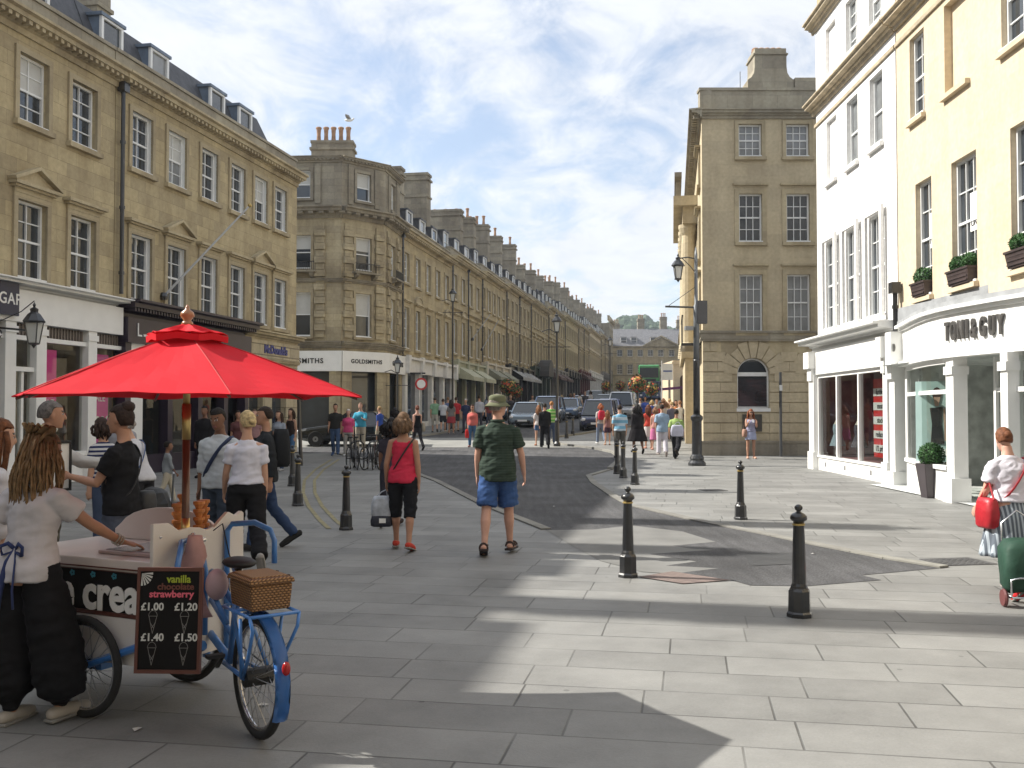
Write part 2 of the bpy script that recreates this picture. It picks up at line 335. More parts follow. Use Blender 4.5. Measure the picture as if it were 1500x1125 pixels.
road_px = [(597,688),(618,698),(640,706),(701,737),(747,756),(800,777),(870,776),(925,770),(1000,779),(1048,794),(985,800),(1012,804),(1045,806),(950,812),(1020,823),(975,829),(1052,833),(985,841),(1070,850),(1100,858),(1181,859),(1291,850),(1262,843),(1383,832),(1300,819),(1188,797),(1121,783),(1020,763),(925,741),(900,728),(870,708),(862,697),(893,688)]
o = sheet('road', road_px, ASPH, .004); tag(o, kind='structure')
b = MB(); st = [(28.07, -2.98, 2.79), (31, -4.2, 3.3), (34, -5.4, 3.7), (36, -6.5, 3.7), (38, -40, 3.2), (40, -40, 2.2), (42, -40, 1.6), (45.2, -40, 2.0), (45.3, -4.6, 2.0), (48, -3.6, 3.4), (51, -3.1, 4.6)]
for y in range(55, 200, 8): st.append((y, ROWX(y)+2.7, EASTX(y)-3.4))
for (y0, a0, b0), (y1, a1, b1) in zip(st, st[1:]):
    b.quad((a0, y0, terr(y0)+.004), (b0, y0, terr(y0)+.004), (b1, y1, terr(y1)+.004), (a1, y1, terr(y1)+.004))
tag(b.build('road', ASPH), kind='structure')
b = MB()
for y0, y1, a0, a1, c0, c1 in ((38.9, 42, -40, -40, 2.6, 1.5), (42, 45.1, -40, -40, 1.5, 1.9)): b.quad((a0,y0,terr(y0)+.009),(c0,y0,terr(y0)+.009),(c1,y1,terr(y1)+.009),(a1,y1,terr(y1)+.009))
tag(b.build('crossing', mat('sun_strip_pale', (.24,.24,.225), .8, var=.15, vs=1.2)), kind='structure')  # pale tone painted where the cross-street sun strip falls on the tarmac
def kerb(pix=None, pts=None, w=.15, h=.035, m=KERB, name='kerb'):
    P = [G(*p) for p in pix] if pix else [V((p[0], p[1], terr(p[1]))) for p in pts]
    b = MB(); 
    for i in range(len(P)-1):
        b.bar(P[i]+V((0,0,h/2-.02)), P[i+1]+V((0,0,h/2-.02+.0005*(i % 2))), w, h+.02)
    tag(b.build(name, m), kind='structure')
kerb(pix=[(597,687),(618,697),(640,705),(701,736),(747,755),(800,776)])
kerb(pix=[(893,688),(862,697),(870,708),(900,728),(925,741),(1020,763),(1121,783),(1188,797),(1300,819),(1383,832)])
kerb(pts=[(2.79,28.07),(3.3,31),(3.7,34),(3.7,36),(3.2,38),(2.2,40),(1.6,42),(2.0,45.2),(3.4,48),(4.6,51)]+[(EASTX(y)-3.4, y) for y in range(55, 196, 10)], h=.09)
kerb(pts=[(-4.6,45.3),(-3.6,48),(-3.1,51)]+[(ROWX(y)+2.7, y) for y in range(55, 196, 10)], h=.09)
kerb(pts=[(-2.98,28.07),(-4.2,31),(-5.4,34),(-6.5,36)], h=.05)
o = sheet('crossing', [(800,777),(870,776),(925,770),(1000,779),(1048,794),(985,800),(1012,804),(1045,806),(950,812),(1020,823),(975,829),(1052,833),(985,841),(940,838),(880,822),(838,800)], CONC, .0045); tag(o, kind='structure')
TACT = stone('granite_setts', (.22, .175, .165), .10, .10, .008, .3, .004, .55)
o = sheet('tactile_paving', [(935,846),(985,838),(1070,851),(1000,856)], TACT, .009); tag(o, 'pinkish blistered paving beside the bollard at the road corner', 'paving patch')
def manhole(px, py, w, h, label, rz=.2):
    p = G(px, py); b = MB(); b.box(-w/2, w/2, -h/2, h/2, .001, .007)
    for i in range(7):
        for j in range(5): b.box(-w/2+.04+i*(w-.08)/7, -w/2+.04+(i+.6)*(w-.08)/7, -h/2+.04+j*(h-.08)/5, -h/2+.04+(j+.6)*(h-.08)/5, .007, .010)
    o = b.build('manhole_cover', mat('cast_iron', (.07,.07,.072), .6, 0, .3)); o.location = p; o.rotation_euler = (0, 0, rz); tag(o, label, 'manhole cover')
manhole(1403, 823, .62, .5, 'dark rectangular iron manhole cover near the kerb by the shopper with the trolley')
manhole(1044, 718, .5, .45, 'small dark drain cover in the sunlit paving behind the bollards')
PATCH = mat('tarmac_patch', (.045,.046,.048), .8, var=.2, vs=2, bump=.004, bs=120)
for k, pq in enumerate(([(700,716),(742,714),(752,727),(708,729)], [(1090,812),(1160,810),(1180,826),(1100,830)], [(800,672),(850,671),(852,678),(798,679)])): tag(sheet('road_patch', pq, PATCH, .008), kind='structure')
YL = mat('yellow_line_paint', (.25, .22, .12), .8, var=.3, vs=6)
for k, off in enumerate((0, .24)):
    b = MB(); P = [G(*p) for p in [(486,673),(462,688),(446,704),(444,722),(452,742),(468,762),(482,775)]]
    P = [p+V((off, 0, 0)) for p in P]
    for p, q in zip(P, P[1:]):
        d = (q-p).normalized(); a = V((d.y, -d.x, 0))*.035; b.quad(p-a+V((0,0,.008)), q-a+V((0,0,.008)), q+a+V((0,0,.008)), p+a+V((0,0,.008)))
    tag(b.build('road_marking', YL), ('outer' if k == 0 else 'inner')+' curved faded yellow line beside the left bollards', 'road marking')

# ------------------------------------------------------------ building kit
def TF(P, rz):
    c, s_ = math.cos(rz), math.sin(rz)
    return lambda x, y, z: (P[0]+c*x-s_*y, P[1]+s_*x+c*y, z)
def facade(mb, W_, z0, z1, ops, P=(0,0), rz=0, rd=.2, m=0, mr=None):
    T = TF(P, rz); mr = m if mr is None else mr
    X = sorted({0, W_} | {a for o in ops for a in (o[0], o[1])}); Z = sorted({z0, z1} | {a for o in ops for a in (o[2], o[3])})
    for i in range(len(X)-1):
        for j in range(len(Z)-1):
            cx, cz = (X[i]+X[i+1])/2, (Z[j]+Z[j+1])/2
            if any(o[0] < cx < o[1] and o[2] < cz < o[3] for o in ops): continue
            mb.quad(T(X[i], 0, Z[j]), T(X[i+1], 0, Z[j]), T(X[i+1], 0, Z[j+1]), T(X[i], 0, Z[j+1]), m)
    for a, b_, c, d in [o[:4] for o in ops]:
        mb.quad(T(a,0,c), T(a,0,d), T(a,rd,d), T(a,rd,c), mr); mb.quad(T(b_,0,d), T(b_,0,c), T(b_,rd,c), T(b_,rd,d), mr)
        mb.quad(T(a,0,c), T(a,rd,c), T(b_,rd,c), T(b_,0,c), mr); mb.quad(T(a,0,d), T(b_,0,d), T(b_,rd,d), T(a,rd,d), mr)
WM = {}
def cached(key, fn, mats):
    if key not in WM:
        b = fn(); me = bpy.data.meshes.new(key[0]); me.from_pydata([tuple(v) for v in b.v], [], b.f)
        for q in mats: me.materials.append(q)
        if len(mats) > 1: me.polygons.foreach_set('material_index', b.m)
        WM[key] = me
    return WM[key]
def surround_mb(w, h, kind):
    b = MB(); t = .13; pr = -.055
    if kind in ('plain', 'hood', 'pediment', 'round'):
        b.box(-w/2-t, -w/2, pr, .02, 0, h+t); b.box(w/2, w/2+t, pr, .02, 0, h+t); b.box(-w/2, w/2, pr, .02, h, h+t)
        b.box(-w/2-t+.03, -w/2-t, pr-.02, pr, 0, h+t) if 0 else None
    if kind in ('hood', 'pediment', 'round'):
        b.box(-w/2-t, w/2+t, pr-.01, .02, h+t+.003, h+t+.16); b.box(-w/2-t-.14, w/2+t+.14, -.22, .02, h+t+.163, h+t+.24)
        b.box(-w/2-t-.08, w/2+t+.08, -.15, .02, h+t+.11, h+t+.160)
    if kind == 'pediment':
        zt = h+t+.243; a = w/2+t+.16; ph = .36
        b.ext([(-a, -.10, zt), (a, -.10, zt), (0, -.10, zt+ph)], (0, .12, 0))
        b.bar((-a-.02, -.11, zt+.02), (0.02, -.11, zt+ph+.03), .26, .07); b.bar((a+.02, -.112, zt+.022), (-.02, -.112, zt+ph+.032), .26, .07)
    if kind == 'round':
        zt = h+t+.243; a = w/2+t+.12; pts = [(a*math.cos(PI*i/12), -.12, zt+.38*math.sin(PI*i/12)) for i in range(13)]
        b.ext(pts, (0, .14, 0)); b.tube([(p[0], -.13, p[2]) for p in pts], .05, 6)
    if kind != 'bare': b.box(-w/2-t-.03, w/2+t+.03, -.13, .04, -.12, -.002)
    return b
def sash_mb(w, h, nx, ny, split=.5, f=.055, yb=.10):
    b = MB(); zs = h*(1-split)
    b.box(-w/2, -w/2+f, yb, yb+.08, 0, h); b.box(w/2-f, w/2, yb, yb+.08, 0, h); b.box(-w/2+f, w/2-f, yb, yb+.08, h-f, h); b.box(-w/2+f, w/2-f, yb, yb+.08, 0, f+.03)
    b.box(-w/2+f, w/2-f, yb+.015, yb+.075, zs-.025, zs+.025)
    for i in range(1, nx):
        x = -w/2+f+(w-2*f)*i/nx; b.box(x-.012, x+.012, yb+.03, yb+.07, f+.03, zs-.025); b.box(x-.012, x+.012, yb+.02, yb+.07, zs+.025, h-f)
    for part, (a, c) in enumerate(((f+.03, zs-.025), (zs+.025, h-f))):
        k = ny
        for j in range(1, k): z = a+(c-a)*j/k; b.box(-w/2+f, w/2-f, yb+.033, yb+.068, z-.012, z+.012)
    b.box(-w/2-.02, w/2+.02, -.05, yb-.002, -.002, .05)      # painted inner sill
    return b
def window(root, x, z, w, h, kind='plain', nx=2, ny=2, P=(0,0), rz=0, gl=None, blind=None, split=.5, trim=BTRIM, sash=SASH, yo=0):
    T = TF(P, rz); loc = T(x, yo, z)
    if kind == 'bare': wn = linkmesh('window', cached(('window', 'bare', round(w,2), trim.name), lambda: MB().box(-w/2-.06, w/2+.06, -.10, .03, -.10, -.003), [trim]), root, loc, rz)
    else: wn = linkmesh('window', cached(('window', kind, round(w,2), round(h,2), trim.name), lambda: surround_mb(w, h, kind), [trim]), root, loc, rz)
    linkmesh('sash', cached(('sash', round(w,2), round(h,2), nx, ny, split, sash.name), lambda: sash_mb(w, h, nx, ny, split), [sash]), wn)
    gl = gl or random.choice((GLASS, GLASS, GLASS, GLASSM))
    linkmesh('pane', cached(('pane', round(w,2), round(h,2), gl.name), lambda: MB().quad((-w/2,.165,0), (w/2,.165,0), (w/2,.165,h), (-w/2,.165,h)), [gl]), wn)
    if blind: linkmesh('blind', cached(('blind', round(w,2), round(h*blind,2)), lambda: MB().box(-w/2+.06, w/2-.06, .155, .160, h*(1-blind), h-.05), [BLIND]), wn)
    return wn
def cornice(mb, x0, x1, z, d=.4, h=.45, dent=True, P=(0,0), rz=0, m=0, den=.22):
    T = TF(P, rz)
    prof = [(0, 0), (-.06, 0), (-.08, h*.3), (-.14, h*.34), (-.16, h*.5), (-d*.8, h*.56), (-d*.8, h*.8), (-d, h*.86), (-d, h), (0, h+.03)]
    mb.rings([[T(x, p[0], z+p[1]) for p in prof] for x in (x0, x1)], m)
    if dent:
        x = x0+.1
        while x < x1-.1:
            c = [T(x, -.155, z+h*.34), T(x+den*.5, -.155, z+h*.34), T(x+den*.5, -d*.72, z+h*.34), T(x, -d*.72, z+h*.34)]; e = [(q[0], q[1], z+h*.555) for q in c]
            mb.add(c+e, [(0,1,2,3),(0,4,5,1),(1,5,6,2),(2,6,7,3),(3,7,4,0)], m); x += den
def pots(root, chim, x, y0, y1, z, npots, h=.75, axis='y'):
    me = cached(('chimney_pot', h), lambda: MB().lathe([(.11,0),(.14,.06),(.12,.1),(.10,h*.5),(.12,h*.85),(.15,h*.88),(.15,h*.96),(.12,h),(.09,h),(.08,h*.8)], 10), [POT])
    for i in range(npots):
        t = (i+.5)/npots; q = y0+(y1-y0)*t
        linkmesh('chimney_pot', me, chim, (x, q, z) if axis == 'y' else (q, x, z))
def chimney(root, x0, x1, y0, y1, z0, z1, npots, m=None, h=.75, axis='y'):
    b = MB(); b.box(x0, x1, y0, y1, z0, z1); b.box(x0-.1, x1+.1, y0-.1, y1+.1, z1-.42, z1-.30); b.box(x0-.06, x1+.06, y0-.06, y1+.06, z1-.10, z1+.06); b.box(x0-.07, x1+.07, y0-.07, y1+.07, z1-1.5, z1-1.38)
    c = b.build('chimney', m or BATHD, root)
    if axis == 'y': pots(root, c, (x0+x1)/2, y0+.15, y1-.15, z1+.05, npots, h)
    else: pots(root, c, (y0+y1)/2, x0+.15, x1-.15, z1+.05, npots, h, 'x')
    return c
def dormer(root, x, z, w=.95, h=1.25, y=.75, cheek=SLATE, dd=1.6, glm=None):
    b = MB(); b.box(x-w/2-.10, x+w/2+.10, y+.06, y+dd, z-.1, z+h+.06); b.box(x-w/2-.17, x+w/2+.17, y-.06, y+dd, z+h+.063, z+h+.15)
    d = b.build('dormer', [cheek], root)
    f = MB(); f.box(x-w/2-.10, x-w/2+.0, y-.02, y+.055, z-.05, z+h+.06); f.box(x+w/2, x+w/2+.10, y-.02, y+.055, z-.05, z+h+.06); f.box(x-w/2, x+w/2, y-.02, y+.055, z+h, z+h+.06); f.box(x-w/2, x+w/2, y-.04, y+.055, z-.05, z+.04)
    f.box(x-w/2, x+w/2, y+.0, y+.055, z+h*.5-.02, z+h*.5+.02); f.build('dormer_frame', SASH, d)
    MB().quad((x-w/2, y+.045, z), (x+w/2, y+.045, z), (x+w/2, y+.045, z+h), (x-w/2, y+.045, z+h)).build('pane', glm or random.choice((GLASS, GLASSM)), d)
def roofshape(root, x0, x1, z, D, zr=2.6, y0=.45, back=2.3, m=SLATE, hipL=0, hipR=0):
    b = MB(); lo = [(x0, y0, z), (x1, y0, z), (x1, D, z), (x0, D, z)]
    mid = [(x0+hipL*.5, y0+.75, z+zr*.72), (x1-hipR*.5, y0+.75, z+zr*.72), (x1-hipR*.5, D-.7, z+zr*.72), (x0+hipL*.5, D-.7, z+zr*.72)]
    hi = [(x0+hipL, y0+back, z+zr), (x1-hipR, y0+back, z+zr), (x1-hipR, max(D-back, y0+back+.2), z+zr), (x0+hipL, max(D-back, y0+back+.2), z+zr)]
    b.rings([lo, mid, hi]); return b.build('roof', m, root)
def downpipe(root, x, z0, z1, m=IRON, P=(0,0), rz=0):
    T = TF(P, rz); b = MB(); b.tube([T(x, -.13, z0), T(x, -.13, z1)], .055, 8)
    z = z0+.5
    while z < z1: b.tube([T(x, -.13, z), T(x, -.13, z+.08)], .075, 8); z += 1.7
    q = T(x, -.14, z1); b.box(q[0]-.12, q[0]+.12, q[1]-.1, q[1]+.1, z1, z1+.25); return b.build('downpipe', m, root, smooth=False)
def shell(mb, W_, D, z0, z1, m=0):
    mb.quad((0,D,z0), (0,0,z0), (0,0,z1), (0,D,z1), m); mb.quad((W_,0,z0), (W_,D,z0), (W_,D,z1), (W_,0,z1), m); mb.quad((W_,D,z0), (0,D,z0), (0,D,z1), (W_,D,z1), m); mb.quad((0,0,z1), (W_,0,z1), (W_,D,z1), (0,D,z1), m)

# ------------------------------------------------------------ left buildings (fashion shop house, dark-fronted house)
LRZ = math.atan2(.982, .187)
def LY(px): return -15.04/((px-750)/FP-.191)
LP = lambda y: V((-8.05-(36.6-y)*.191, y, 0))
def lloc(px, y0): return (LY(px)-y0)/.982
def left_house(label, ya, yb, bays, dorms, chims, xroof=None, shopz=4.45, hip=0, blinds=()):
    o0 = LP(ya); root = thing('stone_house', label, 'building', o0, LRZ); Wd = (yb-ya)/.982; D = 10
    ops = []
    for x, k in bays: ops += [(x-.5, x+.5, 4.62, 6.38), (x-.5, x+.5, 8.12, 9.66)]
    b = MB(); facade(b, Wd, shopz, 10.05, ops, mr=1 if hip else 0); shell(b, Wd, D, -.3, 10.05); b.build('wall', [BATH, SASH], root)
    for i, (x, k) in enumerate(bays):
        window(root, x, 4.62, 1.0, 1.76, k, 2, 2, gl=GLASS, blind=.45 if i in blinds else None); window(root, x, 8.12, 1.0, 1.54, 'plain', 2, 2, blind=.5 if (i*7) % 3 == 1 else None)
    c = MB(); cornice(c, -.02, Wd+.0, 10.05, .48, .42); c.build('cornice', BTRIM, root)
    p = MB(); p.box(0, Wd, .02, .32, 10.5, 11.0); p.box(0, Wd, -.03, .37, 11.0, 11.09); p.build('parapet', BATHP, root)
    roofshape(root, 0, Wd, 10.52, D, 2.7, .5, 2.4, SLATE, 0, hip)
    for x in dorms: dormer(root, x, 10.95, .8, 1.15, .72, LEADB)
    for ch in chims: chimney(root, *ch)
    return root, Wd
yA = -8.0; yB = LY(165)
bA = [((LY(px)-yA)/.982, k) for px, k in ((118, 'hood'), (43, 'pediment'), (-60, 'hood'), (-200, 'pediment'), (-400, 'hood'), (-800, 'pediment'))]+[(9, 'hood'), (6, 'hood'), (3, 'hood')]
houseA, WA = left_house('long sandy stone house with white shop front and pink sale posters below at far left', yA, yB-.01, bA,
    [(LY(px)-yA)/.982 for px in (262, 195, 85)][1:] + [10.0, 14.0, 18.0, 22.0], [((yc-yA)/.982-.3, (yc-yA)/.982+.3, 2.0, 6.0, 10.6, zt_, 5) for yc, zt_ in ((11.75, 18.4), (15.2, 14.9), (18.2, 16.9))] + [((8.4-yA)/.982, (10.9-yA)/.982, 2.0, 4.0, 10.6, 13.35, 0)] + [((LY(165)-yA)/.982-1.6, (LY(165)-yA)/.982-.9, 2.6, 5.2, 10.6, 15.4, 4)])  # the low potless block is added, out of view, to widen the roof shadow
bB = [((LY(px)-yB)/.982, k) for px, k in ((203, 'hood'), (255, 'pediment'), (303, 'hood'), (345, 'hood'), (379, 'pediment'), (408, 'hood'))]
houseB, WB = left_house('sandy stone house with dark purple shop front and burger restaurant, six windows wide', yB+.01, 36.6, bB,
    [(LY(px)-yB)/.982 for px in (262, 345, 385)], [(3.6, 4.3, 3.0, 5.4, 10.6, 15.4, 4)], hip=1.6)
downpipe(houseB, .12, 4.7, 9.95)
# white shop front (clothes shop)
sf = MB(); X = lambda px: (LY(px)-yA)/.982
sf.box(.0, WA, -.30, -.02, 3.62, 4.32); cs = MB(); cornice(cs, -.05, WA+.1, 4.32, .62, .2, False, m=0); sf.add(cs.v, cs.f, 0)
cols = [X(-300), X(-160), X(-60), X(0), X(46), X(122), X(188)]
for i, x in enumerate(cols):
    w = .17 if i < 6 else .28
    sf.box(x-w, x+w, -.26, -.02, -.2, 3.618); sf.box(x-w-.04, x+w+.04, -.30, -.02, -.2, .42); sf.box(x-w-.03, x+w+.03, -.29, -.02, 3.38, 3.52)
for x0, x1 in zip(cols, cols[1:]):
    if x1-x0 < .3: continue
    door = abs(x0-X(0)) < .1
    sf.box(x0+.17, x1-.17, -.2, -.04, 3.24, 3.34)
    if not door: sf.box(x0+.17, x1-.17, -.16, -.02, -.2, .62); sf.box(x0+.17, x1-.17, -.24, -.02, .62, .72)
    else: sf.box(x0+.17, x1-.17, -.2, -.04, 2.55, 2.65); sf.box(x0+.5, x0+.58, -.14, -.04, 0, 2.55)
front = sf.build('shop_front', WPAINT, houseA)
for x0, x1 in zip(cols, cols[1:]):
    g = MB(); k = int((x1-x0-.34)/.11)
    for i in range(k):
        xx = x0+.17+(i+.5)*(x1-x0-.34)/k; g.box(xx-.025, xx+.025, -.12, -.07, 3.36, 3.60)
        g.tube([(xx+.04*math.cos(t*PI/4), -.1, 3.48+.09*math.sin(t*PI/4)) for t in range(8)], .008, 4, closed=True)
    g.build('transom_grille', mat('bronze_grille', (.18,.15,.13), .5), front)
rm = MB(); rm.quad((0,1.7,-.2),(WA,1.7,-.2),(WA,1.7,3.6),(0,1.7,3.6)); rm.quad((0,-.02,3.6),(WA,-.02,3.6),(WA,1.7,3.6),(0,1.7,3.6)); rm.quad((0,-.02,.45),(WA,-.02,.45),(WA,1.7,.45),(0,1.7,.45)); rm.quad((WA-.01,0,0),(WA-.01,1.7,0),(WA-.01,1.7,3.6),(WA-.01,0,3.6))
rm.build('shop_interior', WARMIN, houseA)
for x0, x1 in zip(cols, cols[1:]):
    MB().quad((x0+.1, -.09, .3), (x1-.1, -.09, .3), (x1-.1, -.09, 3.3), (x0+.1, -.09, 3.3)).build('shop_window', SG, houseA)
PINK = mat('pink_poster', (.80, .06, .33), .5, var=.06, vs=2); PINKD = mat('magenta_poster', (.65, .03, .32), .5, var=.1, vs=2)
for i, (x0, x1, z0, z1, mm_) in enumerate(((X(48), X(84), .8, 3.1, PINK), (X(126), X(160), .8, 3.1, PINKD))):
    o = MB().box(x0+.15, x1+.0, .02, .04, z0, z1).build('sale_poster', mm_, None); o.parent = None
    o.location = houseA.location; o.rotation_euler = (0,0,LRZ); tag(o, ('bright pink tall sale poster in the first shop window, left of the white column', 'magenta sale poster in the second shop window, by the white corner column')[i], 'poster')
    xc = (x0+x1+.15)/2
    text('GAP' if i == 0 else '', .34, WPAINT, o, (xc, .012, 2.1), name='poster_lettering') if i == 0 else None
    text('SALE', .26, WPAINT, o, (xc, .012, 1.85 if i == 0 else 2.0), name='poster_lettering'); text('60%', .5, WPAINT, o, (xc, .012, 1.35), name='poster_lettering', bold=.008)
b = MB().box(X(-26), X(3), -.40, -.34, 3.72, 4.42).build('shop_sign', mat('navy_sign', (.02,.025,.06), .3, var=0), houseA, bevel=.004)
text('GAP', .34, WPAINT, b, ((X(-26)+X(3))/2, -.405, 4.06), spacing=1.1, bold=.004)
# dark purple shop front and the burger restaurant
X = lambda px: (LY(px)-yB)/.982
PUR = mat('aubergine_paint', (.030, .022, .038), .35, var=.15)
sf = MB(); xe = X(352)
sf.box(.05, xe, -.38, -.02, 3.45, 4.1); cs = MB(); cornice(cs, 0, xe+.15, 4.1, .75, .45, True, den=.14); sf.add(cs.v, cs.f, 0)
for x in (.2, X(235), X(280), X(318), xe-.15): sf.box(x-.13, x+.13, -.3, -.02, -.2, 3.448); sf.box(x-.17, x+.17, -.34, -.02, 3.1, 3.25); sf.box(x-.16, x+.16, -.33, -.02, -.2, .35)
sf.box(.05, xe, -.2, -.02, 2.75, 2.85); sf.box(.05, X(280), -.2, -.02, -.2, .5)
front = sf.build('shop_front', PUR, houseB)
text('L', .5, SASH, houseB, (.55, -.395, 3.78)); MB().box(.75, 1.35, -.395, -.385, 3.64, 3.70).build('sign_lettering', SASH, houseB)
MB().quad((.05, -.08, .2), (xe, -.08, .2), (xe, -.08, 3.4), (.05, -.08, 3.4)).build('shop_window', SG, houseB)
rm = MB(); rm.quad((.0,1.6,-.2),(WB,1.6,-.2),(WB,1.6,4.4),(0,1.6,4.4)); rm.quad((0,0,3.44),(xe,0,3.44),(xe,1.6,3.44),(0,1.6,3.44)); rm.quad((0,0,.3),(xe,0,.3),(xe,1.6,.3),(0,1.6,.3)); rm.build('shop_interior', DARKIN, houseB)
# stone ground floor of restaurant
ops = [(xe+.5, xe+1.6, -.2, 2.9), (xe+2.3, xe+3.5, .6, 2.9), (xe+4.0, WB-.5, .6, 2.9)]
b = MB(); facade(b, WB-xe-.2, -.3, 3.5, [(a-xe-.2, c-xe-.2, d, e) for a, c, d, e in ops], P=(xe+.2, -.06), rd=.3); b.box(xe+.2, WB, -.14, -.02, 3.5, 4.1); b.quad((xe+.2,-.06,-.3),(xe+.2,-.06,3.5),(xe+.2,.2,3.5),(xe+.2,.2,-.3)); b.build('ground_floor_wall', BRUST, houseB)
b = MB(); cornice(b, xe+.16, WB, 4.1, .42, .3, False); cornice(b, xe+.16, WB, 3.32, .2, .16, False); b.box(0, WB, -.02, .1, 4.4, 4.5); b.build('string_course', BTRIM, houseB)
for a, c, d, e in ops: MB().quad((a, .15, d), (c, .15, d), (c, .15, e), (a, .15, e)).build('shop_window', GLASS, houseB)
text("McDonald's", .40, mat('blue_letters', (.03, .04, .22), .4, var=0), houseB, (X(398), -.15, 3.80), bold=.012, depth=.05)

# ------------------------------------------------------------ corner jewellers
P1 = V((-8.05, 46.2)); P2 = V((-6.25, 48.0)); P3 = V((-5.84, 50.95)); P0 = V((-15.5, 46.8))
zb = .5; root = thing('corner_building', 'ornate weathered stone corner building with jeweller sign, bow corner and five chimney pots', 'building', (0, 0, zb))
segs = []
for a, c in ((P0, P1), (P1, P2), (P2, P3)):
    d = c-a; segs.append((a, math.atan2(d.y, d.x), d.length))
b = MB(); up = MB(); tr = MB(); sh = MB(); q = MB()
wx = [[5.55, 3.2, 1.2], [segs[1][2]*.5], [segs[2][2]*.5]]
for (P, rz, Wd), xs_ in zip(segs, wx):
    ops = []
    for x in xs_: ops += [(x-.46, x+.46, 4.7, 6.8), (x-.46, x+.46, 7.9, 9.5)]
    facade(b, Wd, 4.0, 10.3, ops, P, rz); facade(up, Wd, 10.3, 13.1, [(x-.42, x+.42, 11.25, 12.6) for x in xs_], (P.x, P.y), rz, .15)
    cornice(tr, -.12, Wd+.12, 10.3, .65, .5, True, P, rz, den=.5); cornice(tr, -.06, Wd+.06, 12.95, .3, .28, True, P, rz, den=.2); cornice(tr, -.05, Wd+.05, 4.15, .35, .3, False, P, rz); cornice(tr, -.05, Wd+.05, 7.25, .2, .18, False, P, rz)
    T = TF(P, rz)
    for x in xs_:
        window(root, x, 4.7, .92, 2.1, 'round' if Wd > 3 and x == 3.2 else 'plain', 1, 1, P, rz, GLASS, blind=.5, trim=BATH2); window(root, x, 7.9, .92, 1.6, 'plain', 1, 1, P, rz, GLASS, blind=.4, trim=BATH2)
        window(root, x, 11.25, .84, 1.35, 'plain', 1, 1, P, rz, GLASS, blind=.5, trim=BATHD)
        # balconette, brackets, keystone
        for dx in (-.55, .55): c = [T(x+dx-.09, 0, 7.45), T(x+dx+.09, 0, 7.45), T(x+dx+.09, -.36, 7.62), T(x+dx-.09, -.36, 7.62)]; e = [(k[0], k[1], 7.72) for k in c]; tr.add(c+e, [(3,2,1,0),(4,5,6,7),(0,1,5,4),(1,2,6,5),(2,3,7,6),(3,0,4,7)])
        c = [T(x-.75, 0, 7.72), T(x+.75, 0, 7.72), T(x+.75, -.42, 7.72), T(x-.75, -.42, 7.72)]; e = [(k[0], k[1], 7.80) for k in c]; tr.add(c+e, [(3,2,1,0),(4,5,6,7),(0,1,5,4),(1,2,6,5),(2,3,7,6),(3,0,4,7)])
        for k in range(16): xx = x-.7+1.4*k/15; q.tube([T(xx, -.38, 7.8), T(xx, -.38, 8.2)], .012, 5)
        q.tube([T(x-.72, -.38, 8.2), T(x+.72, -.38, 8.2)], .02, 5); q.build('balcony_railing', IRON, root); q = MB()
        for side in (-1, 1):                      # blocked pilasters
            for k in range(17):
                z = 4.65+k*.32; xx = x+side*.92; ww = .26 if k % 2 else .20; dd = -.16 if k % 2 else -.08
                if xx-ww > .02 and xx+ww < Wd-.02:
                    c = [T(xx-ww, .01, z), T(xx+ww, .01, z), T(xx+ww, dd, z), T(xx-ww, dd, z)]; e = [(k2[0], k2[1], z+.29) for k2 in c]; b.add(c+e, [(3,2,1,0),(4,5,6,7),(0,1,5,4),(1,2,6,5),(2,3,7,6),(3,0,4,7)])
            xx = x+side*.78; c = [T(xx-.14, .01, 11.0), T(xx+.14, .01, 11.0), T(xx+.14, -.07, 11.0), T(xx-.14, -.07, 11.0)]; e = [(k2[0], k2[1], 12.9) for k2 in c]; up.add(c+e, [(3,2,1,0),(4,5,6,7),(0,1,5,4),(1,2,6,5),(2,3,7,6),(3,0,4,7)])
    # shop level: fascia and piers
    c = [T(-.1, 0, 3.05), T(Wd+.1, 0, 3.05), T(Wd+.1, -.3, 3.05), T(-.1, -.3, 3.05)]; e = [(k2[0], k2[1], 4.0) for k2 in c]; sh.add(c+e, [(3,2,1,0),(4,5,6,7),(0,1,5,4),(1,2,6,5),(2,3,7,6),(3,0,4,7)])
    npier = max(2, int(Wd/1.9)+1)
    for k in range(npier):
        xx = .25+(Wd-.5)*k/(npier-1)
        c = [T(xx-.27, .05, -.8), T(xx+.27, .05, -.8), T(xx+.27, -.14, -.8), T(xx-.27, -.14, -.8)]; e = [(k2[0], k2[1], 3.05) for k2 in c]; b.add(c+e, [(3,2,1,0),(4,5,6,7),(0,1,5,4),(1,2,6,5),(2,3,7,6),(3,0,4,7)])
    MB().quad(T(0, .25, -.8), T(Wd, .25, -.8), T(Wd, .25, 3.05), T(0, .25, 3.05)).build('shop_window', GLASS, root)
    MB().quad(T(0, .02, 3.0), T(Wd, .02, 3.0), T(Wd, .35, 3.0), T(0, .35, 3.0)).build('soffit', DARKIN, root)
    if Wd < 6: text('GOLDSMITHS', .27 if Wd < 2.7 else .33, BLACKM, root, T(Wd/2, -.31, 3.52), rz, bold=.006, spacing=1.15 if Wd < 2.7 else 1.05, depth=.02)
    else: text('GOLDSMITHS', .33, BLACKM, root, T(5.6, -.31, 3.52), rz, bold=.006, spacing=1.15, depth=.02)
bk = [(P0.x, P0.y), (P1.x, P1.y), (P2.x, P2.y), (P3.x, P3.y), (-12.5, 52.2), (-15.5, 52.2)]
b.add([(x, y, 10.3) for x, y in bk], [tuple(range(6))]); up.add([(x, y, 13.1) for x, y in bk], [tuple(range(6))])
